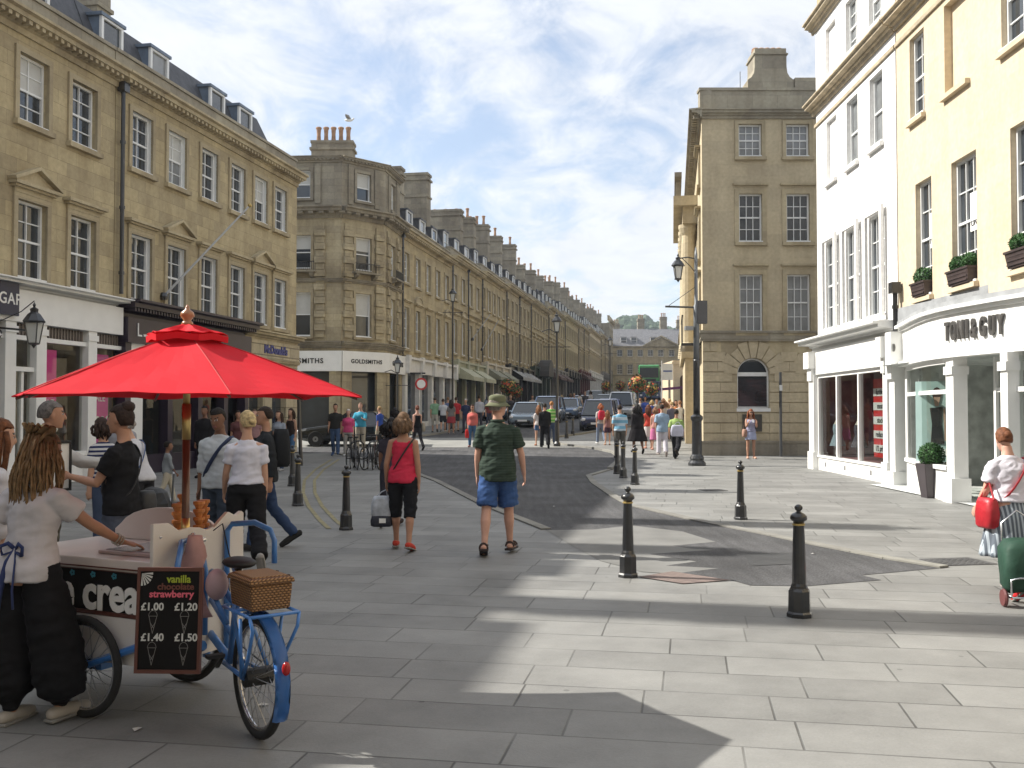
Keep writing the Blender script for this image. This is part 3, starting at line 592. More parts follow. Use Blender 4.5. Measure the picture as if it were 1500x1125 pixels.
for w_, z0, z1 in ((b, -1, 10.3), (up, 10.3, 13.1)):
    for i in (3, 4, 5): a_, c_ = bk[i], bk[(i+1) % 6]; w_.quad((*a_, z0), (*c_, z0), (*c_, z1), (*a_, z1))
b.build('wall', BATH2, root); up.build('attic', BATHD, root); tr.build('cornice', BATHD, root); sh.build('fascia', WPAINT, root)
c = MB(); c.box(-10.2, -8.1, 49.6, 50.5, 13.0, 14.85); c.box(-10.28, -8.02, 49.52, 50.58, 14.45, 14.57); c.box(-10.28, -8.02, 49.52, 50.58, 13.6, 13.7); c.box(-10.24, -8.06, 49.56, 50.54, 14.8, 14.93)
c = c.build('chimney', BATHD, root); pots(root, c, 50.05, -10.1, -8.2, 14.93, 5, .8, 'x')
c = MB(); c.box(-7.9, -6.3, 50.9, 51.7, 11, 14.0); c.box(-8.0, -6.2, 50.8, 51.8, 13.7, 13.82); c.build('chimney', BATHD, root)

# ------------------------------------------------------------ west terrace of the shopping street
FCOL = [mat('fascia_pale_green', (.36, .37, .27), .5), mat('fascia_black', (.02, .02, .022), .35), mat('fascia_cream', (.52, .48, .40), .5), mat('fascia_dark_green', (.03, .05, .04), .35), mat('fascia_grey', (.22, .21, .20), .5), mat('fascia_maroon', (.11, .02, .025), .4), mat('fascia_white', (.66, .65, .62), .5)]
rowrz = math.atan2(1, .1736); ck = math.cos(math.atan(.1736))
bounds = [51.05, 62.2, 71.5, 81.4, 94.5, 107, 122, 138, 153, 176, 194]
looks = ['with white fascia beside the jeweller corner', 'with pale green blinds over its shops', 'with a white shop corner and flagpoles', 'with a black striped shop canopy', 'with a dark arched canopy shop', 'with a brown awning halfway up the street', 'with long rows of narrow windows', 'with a brown awning near the street end', 'with whitish front near the street end', 'darkened by soot at the street end']
wallm = [BATH, BATH, BATH, BATH2, BATH, BATH, BATH, BATH2, stone('pale_stone', (.56,.49,.36), .7, .33, .004, .4, .002), BATH2]
def terrace(i, y0, y1, xf, rz, flip, label, group, wallm_, fz, zc=10.1, attic=True, lod=0):
    x0 = xf(y0); Wd = (y1-y0)/ck; o = V((x0, y0, terr(y0)))
    if flip: o = V((xf(y1), y1, terr(y0)))
    root = thing('terraced_house', label, 'building', o, rz, group); D = 9
    nb = max(3, round(Wd/(2.15 if not flip else 2.4))); bx = [(k+.5)*Wd/nb for k in range(nb)]
    ops = []; bx0 = bx; w = .95
    for x in bx: ops += [(x-w/2, x+w/2, 4.35, 6.55), (x-w/2, x+w/2, 7.85, 9.45)]
    b = MB(); facade(b, Wd, 3.9, zc, ops); shell(b, Wd, D, -2, zc); b.build('wall', wallm_, root)
    for k, x in enumerate(bx):
        window(root, x, 4.35, w, 2.2, ('round' if k % 3 == 1 else 'hood') if i % 4 != 2 else 'plain', 2, 2, gl=random.choice((GLASS, GLASS, GLASSM))); window(root, x, 7.85, w, 1.6, 'plain', 2, 2)
    c = MB(); cornice(c, -.05, Wd, zc, .55, .45, lod == 0, den=.35); cornice(c, 0, Wd, 7.15 if i % 3 else 3.9, .12, .14, False); c.build('cornice', BTRIM, root)
    p = MB(); p.box(0, Wd-.02, .02, .30, zc+.47, zc+.95); p.box(0, Wd-.02, -.03, .35, zc+.95, zc+1.03); p.build('parapet', BATHP, root)
    if attic:
        roofshape(root, 0, Wd, zc+.5, D, 2.6, .45, 2.2)
        nd = max(2, round(Wd/3.0))
        for k in range(nd): dormer(root, (k+.5)*Wd/nd, zc+.95, .95, 1.2, .7, SLATE)
    ch = zc+4.9+random.random()*.9+(.5 if i % 3 == 0 else 0)
    chimney(root, Wd-.95 if not flip else .05, Wd-.05 if not flip else .95, 1.3, 5.6, zc+.5, ch, 0 if i in (0, 1) else 5+i % 3, BATHD, .8)
    if not flip and Wd > 9.5: chimney(root, Wd*.45, Wd*.45+.8, 1.5, 5.3, zc+.5, ch-.3-(.6 if i < 2 else 0), 0 if i < 2 else 4, BATHD, .8)
    # shops
    fc = FCOL[fz % 7]; s1 = MB(); s1.box(.0, Wd, -.34, -.02, 3.05, 3.75); s1.box(-.02, Wd+.02, -.50, -.02, 3.75, 3.87)
    nsh = max(2, round(Wd/3.2))
    for k in range(nsh+1): xx = .22+(Wd-.44)*k/nsh; s1.box(xx-.2, xx+.2, -.30, -.02, -2, 3.05); s1.box(xx-.22, xx+.22, -.52, -.34, 3.0, 3.95)
    s1.box(0, Wd, -.12, -.02, -2, .45); s1.build('shop_front', fc, root)
    MB().quad((0, -.06, .4), (Wd, -.06, .4), (Wd, -.06, 3.05), (0, -.06, 3.05)).build('shop_window', GLASS, root)
    for xx in ((.1,) if i % 2 == 0 else (.1, Wd*.5)): downpipe(root, xx, 3.9, zc)
    return root, Wd
for i, (y0, y1) in enumerate(zip(bounds, bounds[1:])):
    fz = [6, 0, 2, 1, 3, 4, 1, 5, 6, 4][i]
    root, Wd = terrace(i, y0, y1, ROWX, rowrz, False, 'three storey stone terraced house '+looks[i], 'terraced houses on the left of the street', wallm[i], fz, 10.1-(.25 if i in (4, 7) else 0), lod=0 if i < 5 else 1)
    if i in (1, 2, 3, 5, 7):
        cvm = {1: mat('awning_cream', (.42,.42,.30), .8), 2: mat('awning_olive', (.22,.22,.16), .8), 3: stripes('awning_black_white', (.02,.02,.02), (.6,.6,.58), .3, .5, 0), 5: mat('awning_brown', (.09,.05,.04), .8), 7: mat('awning_brown', (.09,.05,.04), .8)}[i]
        for k in range(2):
            xa, xb = Wd*(.08+.46*k), Wd*(.44+.46*k); a = MB(); a.ext([(xa, -.34, 3.5), (xa, -1.35, 2.85), (xa, -1.35, 2.6), (xa, -.36, 2.75)], (xb-xa, 0, 0)); a.build('awning', cvm, root)
    if i == 4:
        a = MB()
        for s_ in (0,):
            pts = [(.4*Wd+1.9*math.cos(PI*k/10), -.34, 3.0+1.7*math.sin(PI*k/10)) for k in range(11)]; a.ext(pts, (0, -1.1, 0))
        a.build('canopy', mat('canopy_dark', (.05,.045,.04), .6), root)
# taller darker building closing the terrace
def bigblock(label, x0, y0, Wd, D, rz, zt, wm_, z0, bays, rows, cat='building'):
    root = thing('stone_building', label, cat, (x0, y0, z0), rz); ops = []
    for x in bays:
        for (a, c, k) in rows: ops.append((x-.5, x+.5, a, c))
    b = MB(); facade(b, Wd, -2, zt, ops); shell(b, Wd, D, -2, zt); b.build('wall', wm_, root)
    for x in bays:
        for (a, c, k) in rows: window(root, x, a, 1.0, c-a, k, 2, 2)
    c = MB(); cornice(c, -.3, Wd+.3, zt, .7, .55, True, den=.4); c.box(0, Wd, .05, .4, zt+.58, zt+1.4); c.box(-.05, Wd+.05, .0, .45, zt+1.4, zt+1.52); c.build('cornice', BTRIM, root); return root
bigblock('tall sooty stone block closing the left terrace', ROWX(194)+.3, 194.2, 10, 12, rowrz, 13.6, BATHD, terr(194), [1.6, 4.0, 6.4, 8.6], [(4.5, 6.8, 'hood'), (8.2, 10.2, 'plain'), (11.2, 12.6, 'plain')])

bk_ = bigblock('unseen plain stone building added behind the photographer to shade the near paving', 13.0, -13.0, 34.0, 8, R(180), 12.5, BATH2, 0, [2+3.2*k for k in range(10)], [(4.4, 6.6, 'hood'), (8.0, 9.6, 'plain')])  # added out of view to block sky light over the near paving
# ------------------------------------------------------------ building closing the street
YF = 203.0; xl = at(890, 560, YF).x; root = thing('stone_mansion', 'wide pedimented stone building closing the far end of the street', 'building', (xl, YF, terr(YF)), R(0)); Wd = 30
zo = terr(YF); fz_ = lambda py: at(900, py, YF).z-zo; pm = FP/YF; bx = [(px-890)/pm for px in (908, 923, 938, 953, 968, 984, 1000, 1016, 1032)]
z_e = fz_(510); ops = []
rows = [(fz_(572), fz_(558)), (fz_(548), fz_(534)), (fz_(522), fz_(512.5))]
for x in bx:
    for a, c in rows: ops.append((x-.55, x+.55, a, c))
b = MB(); facade(b, Wd, -3, z_e, ops); shell(b, Wd, 12, -3, z_e); b.build('wall', BATH, root)
for x in bx:
    window(root, x, rows[0][0], 1.1, rows[0][1]-rows[0][0], 'plain', 2, 2, gl=GLASS); window(root, x, rows[1][0], 1.1, rows[1][1]-rows[1][0], 'hood', 2, 2, gl=GLASS); window(root, x, rows[2][0], 1.1, rows[2][1]-rows[2][0], 'plain', 2, 2, gl=GLASS)
c = MB(); cornice(c, -.2, Wd+.2, z_e, .5, .4, False); cornice(c, 0, Wd, fz_(551), .3, .3, False)
xc = (968-890)/pm; hw = 24/pm; c.ext([(xc-hw, -.35, z_e+.42), (xc+hw, -.35, z_e+.42), (xc, -.35, z_e+2.2)], (0, .8, 0)); c.bar((xc-hw-.3, -.35, z_e+.42), (xc, -.35, z_e+2.45), 1.0, .28); c.bar((xc+hw+.3, -.352, z_e+.424), (xc, -.352, z_e+2.454), 1.0, .28); c.build('cornice', BATH2, root)
SL2 = mat('slate_pale', (.17, .17, .18), .6, var=.25, vs=3)
r = MB(); r.rings([[(0,.5,z_e+.4),(Wd,.5,z_e+.4),(Wd,11,z_e+.4),(0,11,z_e+.4)], [(0,4.5,z_e+4.3),(Wd,4.5,z_e+4.3),(Wd,7,z_e+4.3),(0,7,z_e+4.3)]]); r.build('roof', SL2, root)
for px in (915, 930, 959, 975): dormer(root, (px-890)/pm, z_e+1.0, 1.1, 1.3, 1.4, SL2)
for px, ht in ((907, 1.2), (944, 2.2), (978, 2.6), (1003, 2.0)): x = (px-890)/pm; chimney(root, x-.7, x+.7, 5, 6.2, z_e+3.0, z_e+4.3+ht, 3, BATHD, .9, 'x')
# wooded hill beyond
b = MB(); rs = []
for j in range(14):
    y = 300+j*24; row = []
    for i in range(60):
        x = -60+i*6; h = 9+34*math.exp(-((x-62)/60)**2)*math.sin(PI*min(1, j/13*.5+.06))+4*noise.noise(V((x*.03, y*.02, 0)))
        row.append((x, y, h-4))
    rs.append(row)
b.v = [p for r_ in rs for p in r_]; b.f = [(j*60+i, j*60+i+1, (j+1)*60+i+1, (j+1)*60+i) for j in range(13) for i in range(59)]; b.m = [0]*len(b.f)
tag(b.build('hill', leafmat('wooded_green', (.045, .07, .04)), smooth=True), kind='structure')
b = MB(); rnd = random.Random(4)
for k in range(240):
    px = 895+rnd.random()*150; y = 480+rnd.random()*120; p = at(px, 478+rnd.random()*12+(7 if px > 960 else 0)-(9 if 912 < px < 938 else 0), y)
    for q in range(5):
        r_ = 2.2+rnd.random()*2.5; c = p+V((rnd.uniform(-4,4), rnd.uniform(-4,4), rnd.uniform(-5,0))); b.ell(c, (r_, r_, r_*.9), 8, 5, 0, amp=.35, fr=.5, seed=k)
tag(b.build('woodland', leafmat('wooded_crowns', (.05, .085, .045))), 'distant dark green tree tops on the hill behind the end building', 'woodland', kind='stuff')

# ------------------------------------------------------------ stone building facing the camera (right of the street)
pB = V((6.8, 34.97, .0)); kB = 34.97/FP; X = lambda px: (px-1030)*kB; Z = lambda py: at(1100, py, 34.97).z
root = thing('stone_building', 'square stone bank building with scrolled chimney, facing the camera behind the phone user', 'building', pB, 0)
Wd = 14.0; ZC = Z(163); cols = [X(1101), X(1171), X(1241), X(1311), X(1381)]; ops = []; ww = 34*kB
rows = [(Z(230), Z(182), 3), (Z(355), Z(284), 3), (Z(487), Z(402), 3)]
for x in cols:
    for a, c, k in rows: ops.append((x-ww/2, x+ww/2, a, c))
zs0, zs1 = Z(497), Z(488); b = MB(); facade(b, Wd, zs1, ZC, ops, rd=.14); b.build('wall', BPLAIN, root)
for x in cols:
    for i, (a, c, k) in enumerate(rows): window(root, x, a, ww, c-a, 'plain' if i == 0 else 'lintel', 3, 2, gl=GLASSM if (i+int(x)) % 2 else GLASS, blind=None, split=.48)
w_ = MB()
for x in cols:
    for i, (a, c, k) in enumerate(rows):
        if i: w_.box(x-ww/2-.16, x-ww/2, -.04, .01, a, c+.16); w_.box(x+ww/2, x+ww/2+.16, -.04, .01, a, c+.16); w_.box(x-ww/2, x+ww/2, -.04, .01, c, c+.16); w_.box(x-ww/2-.22, x+ww/2+.22, -.12, .01, c+.30, c+.37)
w_.build('window_surround', BTRIM, root)
# rusticated ground floor with two arched windows
zr0, zr1 = .55, zs0; bh = .372; g = MB(); arcs = [X(1103.5), X(1209), X(1315)]; rw = 23.5*kB; zsill = Z(598); zsp = Z(548)
for x in arcs: pass
def arch_facade(mb, Wd, z0, z1, arcs, rw, zsill, zsp, y=0, rd=.25, m=0):
    xs_ = sorted({0, Wd} | {a-rw for a in arcs} | {a+rw for a in arcs}); ztop = zsp+rw
    for i in range(len(xs_)-1):
        cx = (xs_[i]+xs_[i+1])/2; inside = [a for a in arcs if abs(cx-a) < rw]
        if not inside: mb.quad((xs_[i],y,z0),(xs_[i+1],y,z0),(xs_[i+1],y,z1),(xs_[i],y,z1), m)
        else:
            a = inside[0]; mb.quad((a-rw,y,z0),(a+rw,y,z0),(a+rw,y,zsill),(a-rw,y,zsill), m)
            pts = [(a+rw*math.cos(PI-PI*k/16), zsp+rw*math.sin(PI-PI*k/16)) for k in range(17)]
            for (u, v), (u2, v2) in zip(pts, pts[1:]): mb.quad((u,y,v),(u2,y,v2),(u2,y,z1),(u,y,z1), m); mb.quad((u,y,v),(u,y+rd,v),(u2,y+rd,v2),(u2,y,v2), m)
            for sx in (-1, 1): q_ = [(a+sx*rw,y,zsill),(a+sx*rw,y,zsp),(a+sx*rw,y+rd,zsp),(a+sx*rw,y+rd,zsill)]; mb.add(q_, [(0,1,2,3)], m)
            mb.quad((a-rw,y,zsill),(a-rw,y+rd,zsill),(a+rw,y+rd,zsill),(a+rw,y,zsill), m)
arch_facade(g, Wd, zr0, zs0, arcs, rw, zsill, zsp); gw = g.build('ground_floor_wall', BTRIM, root)
# raised rustic blocks
g = MB(); nz_ = round((zs0-.1-zr0)/bh); edges = [0]+[v for a in arcs for v in (a-rw-.0, a+rw+.0)]+[Wd]
for j in range(nz_):
    z = zr0+j*(zs0-.06-zr0)/nz_; z2 = zr0+(j+1)*(zs0-.06-zr0)/nz_-.035
    for k in range(0, len(edges), 2):
        xa, xb = edges[k], edges[k+1]
        if z2 > zsp-.1:
            f_ = .42 if z > zsp+rw*.55 else .18
            xa = xa+f_ if k else xa; xb = xb-f_ if k < len(edges)-2 else xb
            if z > zsp+rw+.05: xa = xa+.30 if k else xa; xb = xb-.30 if k < len(edges)-2 else xb
        nn_ = max(1, round((xb-xa)/1.25)); off = (j % 2)*.5
        cuts = [xa]+[xa+(xb-xa)*(q_+off)/nn_ for q_ in range(0 if off else 1, nn_)]+[xb]
        for u, v in zip(cuts, cuts[1:]):
            if v-u > .03: g.box(u+(.0 if u == xa else .006), v-.006, -.035, -.002, z, z2)
    # below sill
    if z2 < zsill-.02:
        for a in arcs: g.box(a-rw+.01, a+rw-.01, -.03, -.002, z, z2)
for a in arcs:                                           # voussoirs fan
    for k in range(9):
        t0, t1 = PI*(k+.06)/9, PI*(k+.94)/9; r0, r1 = rw+.02, rw+(.62 if k == 4 else .5+.12*(abs(k-4) in (1, 3)))
        pts = [(a+r0*math.cos(t0), -.045, zsp+r0*math.sin(t0)), (a+r0*math.cos(t1), -.045, zsp+r0*math.sin(t1)), (a+r1*math.cos(t1), -.045, zsp+r1*math.sin(t1)), (a+r1*math.cos(t0), -.045, zsp+r1*math.sin(t0))]
        g.ext(pts, (0, .043, 0))
g.build('rustic_blocks', BPLAIN, root)
b = MB(); b.box(-.08, Wd, -.14, .0, -.5, zr0); b.box(-.1, Wd, -.16, -.0, zr0, zr0+.07); b.build('plinth', BATHP, root)
b = MB(); b.box(-.1, Wd, -.12, .0, zs0, zs1); b.box(-.14, Wd, -.18, .0, zs1+.002, zs1+.08); b.box(-.12, Wd, -.10, 0, zs0-.07, zs0-.002)
cornice(b, -.30, Wd, ZC-.28, .34, .30, False); b.build('cornice', BATHP, root)
b = MB(); b.box(-.06, Wd, -.02, .35, ZC+.03, Z(133)); b.box(-.10, Wd, -.07, .40, Z(133), Z(129)); b.box(3.35, Wd, -.03, 1.2, Z(129), Z(114)); b.build('parapet', BATHP, root)
for a in arcs:
    f = MB(); y = .12; f.box(a-rw, a-rw+.05, y, y+.06, zsill, zsp); f.box(a+rw-.05, a+rw, y, y+.06, zsill, zsp); f.box(a-rw+.05, a+rw-.05, y, y+.06, zsp-.07, zsp+.07); f.box(a-rw-.03, a+rw+.03, -.05, y-.01, zsill-.12, zsill+.0); f.box(a-rw+.05, a+rw-.05, y, y+.06, zsill, zsill+.06)
    f.tube([(a+(rw-.025)*math.cos(PI*k/16), y+.03, zsp+(rw-.025)*math.sin(PI*k/16)) for k in range(17)], .03, 6)
    wn = f.build('window', SASH, root)
    p = MB(); p.poly([(a-rw, y+.07, zsill), (a+rw, y+.07, zsill)]+[(a+rw*math.cos(PI*k/16), y+.07, zsp+rw*math.sin(PI*k/16)) for k in range(17)]); p.build('pane', GLASS, wn)
b = MB(); b.box(X(1087), X(1115), -.10, -.03, Z(632), Z(607)); b.build('wall_panel', mat('bronze_panel', (.05,.045,.035), .5), root)
# scrolled chimney
prof = [(-1.62,0),(-1.62,.75),(-1.35,.95),(-1.18,1.25),(-1.12,1.7),(-1.12,2.5),(-1.22,2.62),(-1.22,2.7),(-1.1,2.74),(-1.1,3.05)]
pts = prof+[(-x*1.0, z) for x, z in reversed(prof)]; c = MB(); sx = .5; xc = X(1133); z0 = Z(131); sc = (Z(70)-Z(131))/3.05
c.ext([(xc+x*.5*1.02, .05, z0+z*sc) for x, z in reversed(pts)], (0, 1.1, 0)); c.box(xc-.62, xc+.62, 0, 1.2, z0+2.58*sc, z0+2.66*sc); c = c.build('chimney', BATHP, root)
for k in range(5): MB().lathe([(.13,0),(.16,.05),(.14,.1),(.14,.16),(.09,.2)], 9, (xc-.42+.21*k, .55, z0+3.02*sc)).build('chimney_pot', POT, c)
a_ = MB(); a_.tube([(X(1092), .5, Z(131)), (X(1092), .5, Z(98))], .012, 5); a_.build('aerial', IRON, root)
# side wall along the street with the columned front
srz = math.atan2(-1, -.163); P = TF((0, 0), 0)
side = MB(); WS = 20.0; ops = [(x-.5, x+.5, a, c) for x in (2.0, 4.6, 17.5) for a, c in ((4.6, 6.6), (7.4, 9.0), (10.2, 11.3))]
Ps = (WS*.163*ck, WS*ck); facade(side, WS, .0, ZC, ops, P=Ps, rz=srz)
side.add([(0,0,ZC-.01),(Wd,0,ZC-.01),(Wd,14,ZC-.01),(Ps[0],Ps[1],ZC-.01)], [(0,1,2,3)]); side.add([(0,.14,0),(0,.14,ZC),(0,0,ZC),(0,0,0)], [(0,1,2,3)]); side.build('side_wall', BPLAIN, root)
for x in (2.0, 4.6, 17.5):
    for a, c in ((4.6, 6.6), (7.4, 9.0), (10.2, 11.3)): window(root, x, a, 1.0, c-a, 'hood', 2, 2, P=Ps, rz=srz)
c = MB(); cornice(c, 0, WS+.3, ZC-.28, .45, .30, True, P=Ps, rz=srz, den=.3); cornice(c, 0, WS+.1, zs0, .22, .3, False, P=Ps, rz=srz)
T = TF(Ps, srz)
def tbox(mb, T, x0, x1, y0, y1, z0, z1): c_ = [T(x0,y0,z0),T(x1,y0,z0),T(x1,y1,z0),T(x0,y1,z0)]; e_ = [(q[0],q[1],z1) for q in c_]; mb.add(c_+e_, [(3,2,1,0),(4,5,6,7),(0,1,5,4),(1,2,6,5),(2,3,7,6),(3,0,4,7)])
tbox(c, T, 0, WS, -.02, .35, ZC+.02, Z(133))
c.build('side_cornice', BATHP, root)
# portico of engaged columns
c = MB(); x0, x1 = 5.0, 13.5; zt = 10.6
tbox(c, T, x0-.3, x1+.3, -.55, 0, -.3, 3.9); tbox(c, T, x0-.4, x1+.4, -.7, 0, 3.903, 4.3)
tbox(c, T, x0-.2, x1+.2, -.62, 0, zt-1.0, zt-.3); tbox(c, T, x0-.5, x1+.5, -1.0, 0, zt-.297, zt+.1)
for k in range(6): xx = x0+.4+(x1-x0-.8)*k/5; q = T(xx, -.38, 0); c.lathe([(.42,4.3),(.42,4.45),(.33,4.6),(.33,6.5),(.28,zt-1.45),(.34,zt-1.35),(.42,zt-1.15),(.42,zt-1.0)], 14, (q[0], q[1], 0))
c.build('portico', BPLAIN, root)
c = MB()
for k in range(10): tbox(c, T, x0-.2+(x1-x0)*k/9.5, x0+.1+(x1-x0)*k/9.5, -.9, -.7, zt+.1, zt+.9)
tbox(c, T, x0-.5, x1+.5, -.95, -.65, zt+.903, zt+1.1); c.build('balustrade', BATHP, root)
q = MB()
for k in range(26): p_ = T(15+k*.14, -.7, 4.2); q.tube([p_, (p_[0], p_[1], 5.2)], .012, 4)
tbox(q, T, 14.9, 18.6, -.75, 0, 4.1, 4.2); tbox(q, T, 14.9, 18.6, -.73, -.67, 5.2, 5.25); q.build('balcony_railing', IRON, root)

# rest of the east side
eb = [54.8, 68, 80, 95, 112, 130, 150, 172, 198]
erz = math.atan2(-1, -.163)
for i, (y0, y1) in enumerate(zip(eb, eb[1:])):
    lab = ['beside the bank', 'second beyond the bank', 'behind the flower baskets', 'midway along the right side', 'beyond the bus stop', 'far along the right side', 'near the end of the right side', 'last on the right before the end building'][i]
    terrace(i+1, y0, y1, lambda y: EASTX(y)+(.3 if i == 0 else .6), erz, True, 'sunlit stone terraced house '+lab, 'terraced houses on the right of the street', BATH, (2, 6, 4, 1, 5, 2, 6, 4)[i], 10.0, lod=1)
# small arched yellow building projecting
yq = 76; x0 = at(986, 560, yq).x; zq = terr(yq); root = thing('arched_pavilion', 'small yellow stone front with a round arch projecting on the right', 'building', (x0, yq, zq), 0)
b = MB(); arch_facade(b, 3.6, -1, at(985, 528, yq).z-zq, [.95], .42, .0, 2.6, rd=.5); h = at(985, 528, yq).z-zq; b.quad((0,6,-1),(0,0,-1),(0,0,h),(0,6,h)); b.quad((0,0,h),(3.6,0,h),(3.6,6,h),(0,6,h)); b.build('wall', YEL, root)
MB().quad((.2,.45,-1),(1.8,.45,-1),(1.8,.45,3.2),(.2,.45,3.2)).build('door', mat('brown_door', (.10,.05,.03), .5), root); c = MB(); c.box(-.1, 3.7, -.12, 0, h-.3, h-.1); c.build('cornice', YEL, root)

# ------------------------------------------------------------ right foreground: white building
RX0, RY0 = 8.98, 28.8
R_rz = math.atan2(-1, -.0226)
Wd = 6.35; root = thing('white_building', 'white painted building with red sale banners in its shop windows', 'building', (RX0, RY0, 0), R_rz)
bx = [1.45, 3.25, 5.05]; ops = []
for i, x in enumerate(bx):
    ops.append((x-.5, x+.5, 3.95, 6.45)); ops += [(x-.45, x+.45, 8.12, 9.88), (x-.45, x+.45, 11.1, 12.55)]
b = MB(); facade(b, Wd, 3.76, 13.0, ops, rd=.17); shell(b, Wd, 12, 3.76, 13.0); b.build('wall', WREN, root)
for i, x in enumerate(bx):
    window(root, x, 3.95, 1.0, 2.5, 'plain', 3, 2, gl=GLASS, trim=WREN, yo=-.085)
    for z, h in ((8.12, 1.76), (11.1, 1.45)):
        if i == 0: MB().box(x-.45, x+.45, .10, .16, z, z+h).build('blind_recess', WREN, root); linkmesh('window', cached(('window', 'bare', .9, WREN.name), lambda: MB().box(-.51, .51, -.10, .03, -.10, -.003), [WREN]), root, (x, 0, z))
        else: window(root, x, z, .9, h, 'bare', 2 if z > 9 else 1, 1 if z < 9 else 2, trim=WREN, gl=GLASSM, blind=.0)
c = MB(); cornice(c, -.2, Wd, 10.42, .36, .30, False); cornice(c, -.2, Wd, 12.85, .34, .30, False); c.box(-.05, Wd, -.05, 0, 10.03, 10.12); c.build('cornice', mat('weathered_gilt_stone', (.42,.35,.24), .7, var=.25), root)
c = MB(); c.box(0, Wd, .05, .4, 13.2, 14.2); c.box(-.05, Wd, .0, .45, 14.2, 14.3); c.build('parapet', BATH, root)
# shop
s = MB(); s.box(-.05, Wd, -.22, -.0, 2.72, 3.42); c = MB(); cornice(c, -.38, Wd+.05, 3.42, .6, .32, False); s.add(c.v, c.f)
for x0, x1 in ((-.05, .45), (Wd-.28, Wd)): s.box(x0, x1, -.27, 0, -.1, 2.718); s.box(x0-.04, x1+.03, -.31, 0, -.1, .5); s.box(x0-.02, x1+.02, -.42, 0, 2.9, 3.38); s.box(x0+.04, x1-.04, -.33, 0, 2.55, 2.9)
s.box(.45, Wd-.28, -.16, 0, -.1, .36); s.box(.45, Wd-.28, -.2, 0, .36, .42); s.box(.45, Wd-.28, -.14, -.04, 2.62, 2.718)
for x in (.45, .45+1.72, .45+3.5, Wd-.36): s.box(x, x+.09, -.16, -.04, .42, 2.62)
front = s.build('shop_front', WPAINT, root, bevel=.004)
for x in (1.2, 2.9, 4.9):
    v = MB(); v.box(x-.06, x+.06, -.168, -.155, .12, .24); v.build('air_vent', mat('vent_grey', (.2,.2,.2), .5), front)
for a, c_ in ((.54, 2.17), (2.26, 3.95), (4.04, Wd-.36)): MB().quad((a, -.09, .42), (c_, -.09, .42), (c_, -.09, 2.62), (a, -.09, 2.62)).build('shop_window', SG, root)
rm = MB(); rm.quad((0,2.2,0),(Wd,2.2,0),(Wd,2.2,3),(0,2.2,3)); rm.quad((0,0,2.9),(0,2.2,2.9),(Wd,2.2,2.9),(Wd,0,2.9)); rm.quad((0,0,.38),(Wd,0,.38),(Wd,2.2,.38),(0,2.2,.38)); rm.quad((.02,0,0),(.02,2.2,0),(.02,2.2,3),(.02,0,3)); rm.quad((Wd-.02,0,0),(Wd-.02,0,3),(Wd-.02,2.2,3),(Wd-.02,2.2,0))
rm.build('shop_interior', mat('shop_maroon', (.32, .13, .13), .8, var=.5, vs=1.5), root)
wl = TF((RX0, RY0), R_rz)
RED = mat('sale_red', (.62, .03, .03), .5, var=.06); 
ban = MB(); ban.box(0, 1.05, 0, .02, 0, 2.0); p = wl(3.35, .45, 0); ban = ban.build('sale_banner', RED); ban.location = (p[0], p[1], .5); ban.rotation_euler = (0,0,R_rz); tag(ban, 'red and white striped sale banner in the window nearest the hairdresser', 'banner')
for k, t_ in enumerate(('further', 'most', 'stock', 'reduced', '1/2 price')):
    z = 1.66-k*.36; MB().box(.02, 1.03, -.012, -.002, z-.10, z+.10).build('banner_stripe', WPAINT, ban); text(t_, .2, BLACKM, ban, (.52, -.016, z), name='banner_lettering', depth=.004, bold=.003)
def mannequin(x, y, label, c1, c2):
    p = wl(x, y, 0); b = MB(); b.tube([(0,0,1.43),(0,0,1.52)], .045, 10); b.lathe([(.02,1.58),(.045,1.54),(.05,1.50)], 10)
    rs = [(.92,.16,.11),(1.05,.125,.09),(1.2,.15,.11),(1.33,.17,.1),(1.42,.09,.06),(1.45,.05,.05)]
    b.rings([[(a*math.cos(t_*PI/8), d*math.sin(t_*PI/8), z) for t_ in range(16)] for z, a, d in rs])
    root_ = b.build('mannequin', mat('mannequin_skin', (.6,.55,.48), .5), smooth=True); root_.location = (p[0], p[1], .42-.45); root_.rotation_euler = (0,0,R_rz); root_['label'] = label; root_['category'] = 'mannequin'
    d = MB(); d.rings([[(a*math.cos(t_*PI/8)*(1.05+.03*(t_ % 2)), d_*math.sin(t_*PI/8)*1.1, z) for t_ in range(16)] for z, a, d_ in [(.72,.27,.2),(.95,.17,.13),(1.05,.135,.1),(1.2,.16,.12),(1.33,.165,.105)]]); d.build('dress', c1, root_)
    l = MB(); l.tube([(-.08,0,.45),(-.08,0,.92)], [.05,.085], 10); l.tube([(.08,0,.45),(.08,0,.92)], [.05,.085], 10); l.build('leggings', c2, root_)
mannequin(.75, .32, 'headless mannequin in a pale blue top at the far end of the white shop window', mat('dress_blue', (.28,.36,.42), .8), mat('leggings_white', (.5,.5,.48), .8))
mannequin(2.05, .5, 'headless mannequin in a dark dress in the middle shop window', mat('dress_dark', (.07,.06,.08), .8), mat('leggings_black', (.03,.03,.03), .8))
cur = MB(); cur.box(2.3, 3.9, .25, .27, .42, 2.6)
c = MB(); c.box(0, .5, 0, .03, 0, 2.0); c = c.build('fabric_panel', mat('mustard_cloth', (.35,.28,.12), .8, var=.3)); p = wl(1.75, 1.3, 0); c.location = (p[0], p[1], .45); c.rotation_euler = (0,0,R_rz); tag(c, 'hanging mustard cloth panel behind the dark mannequin', 'cloth')

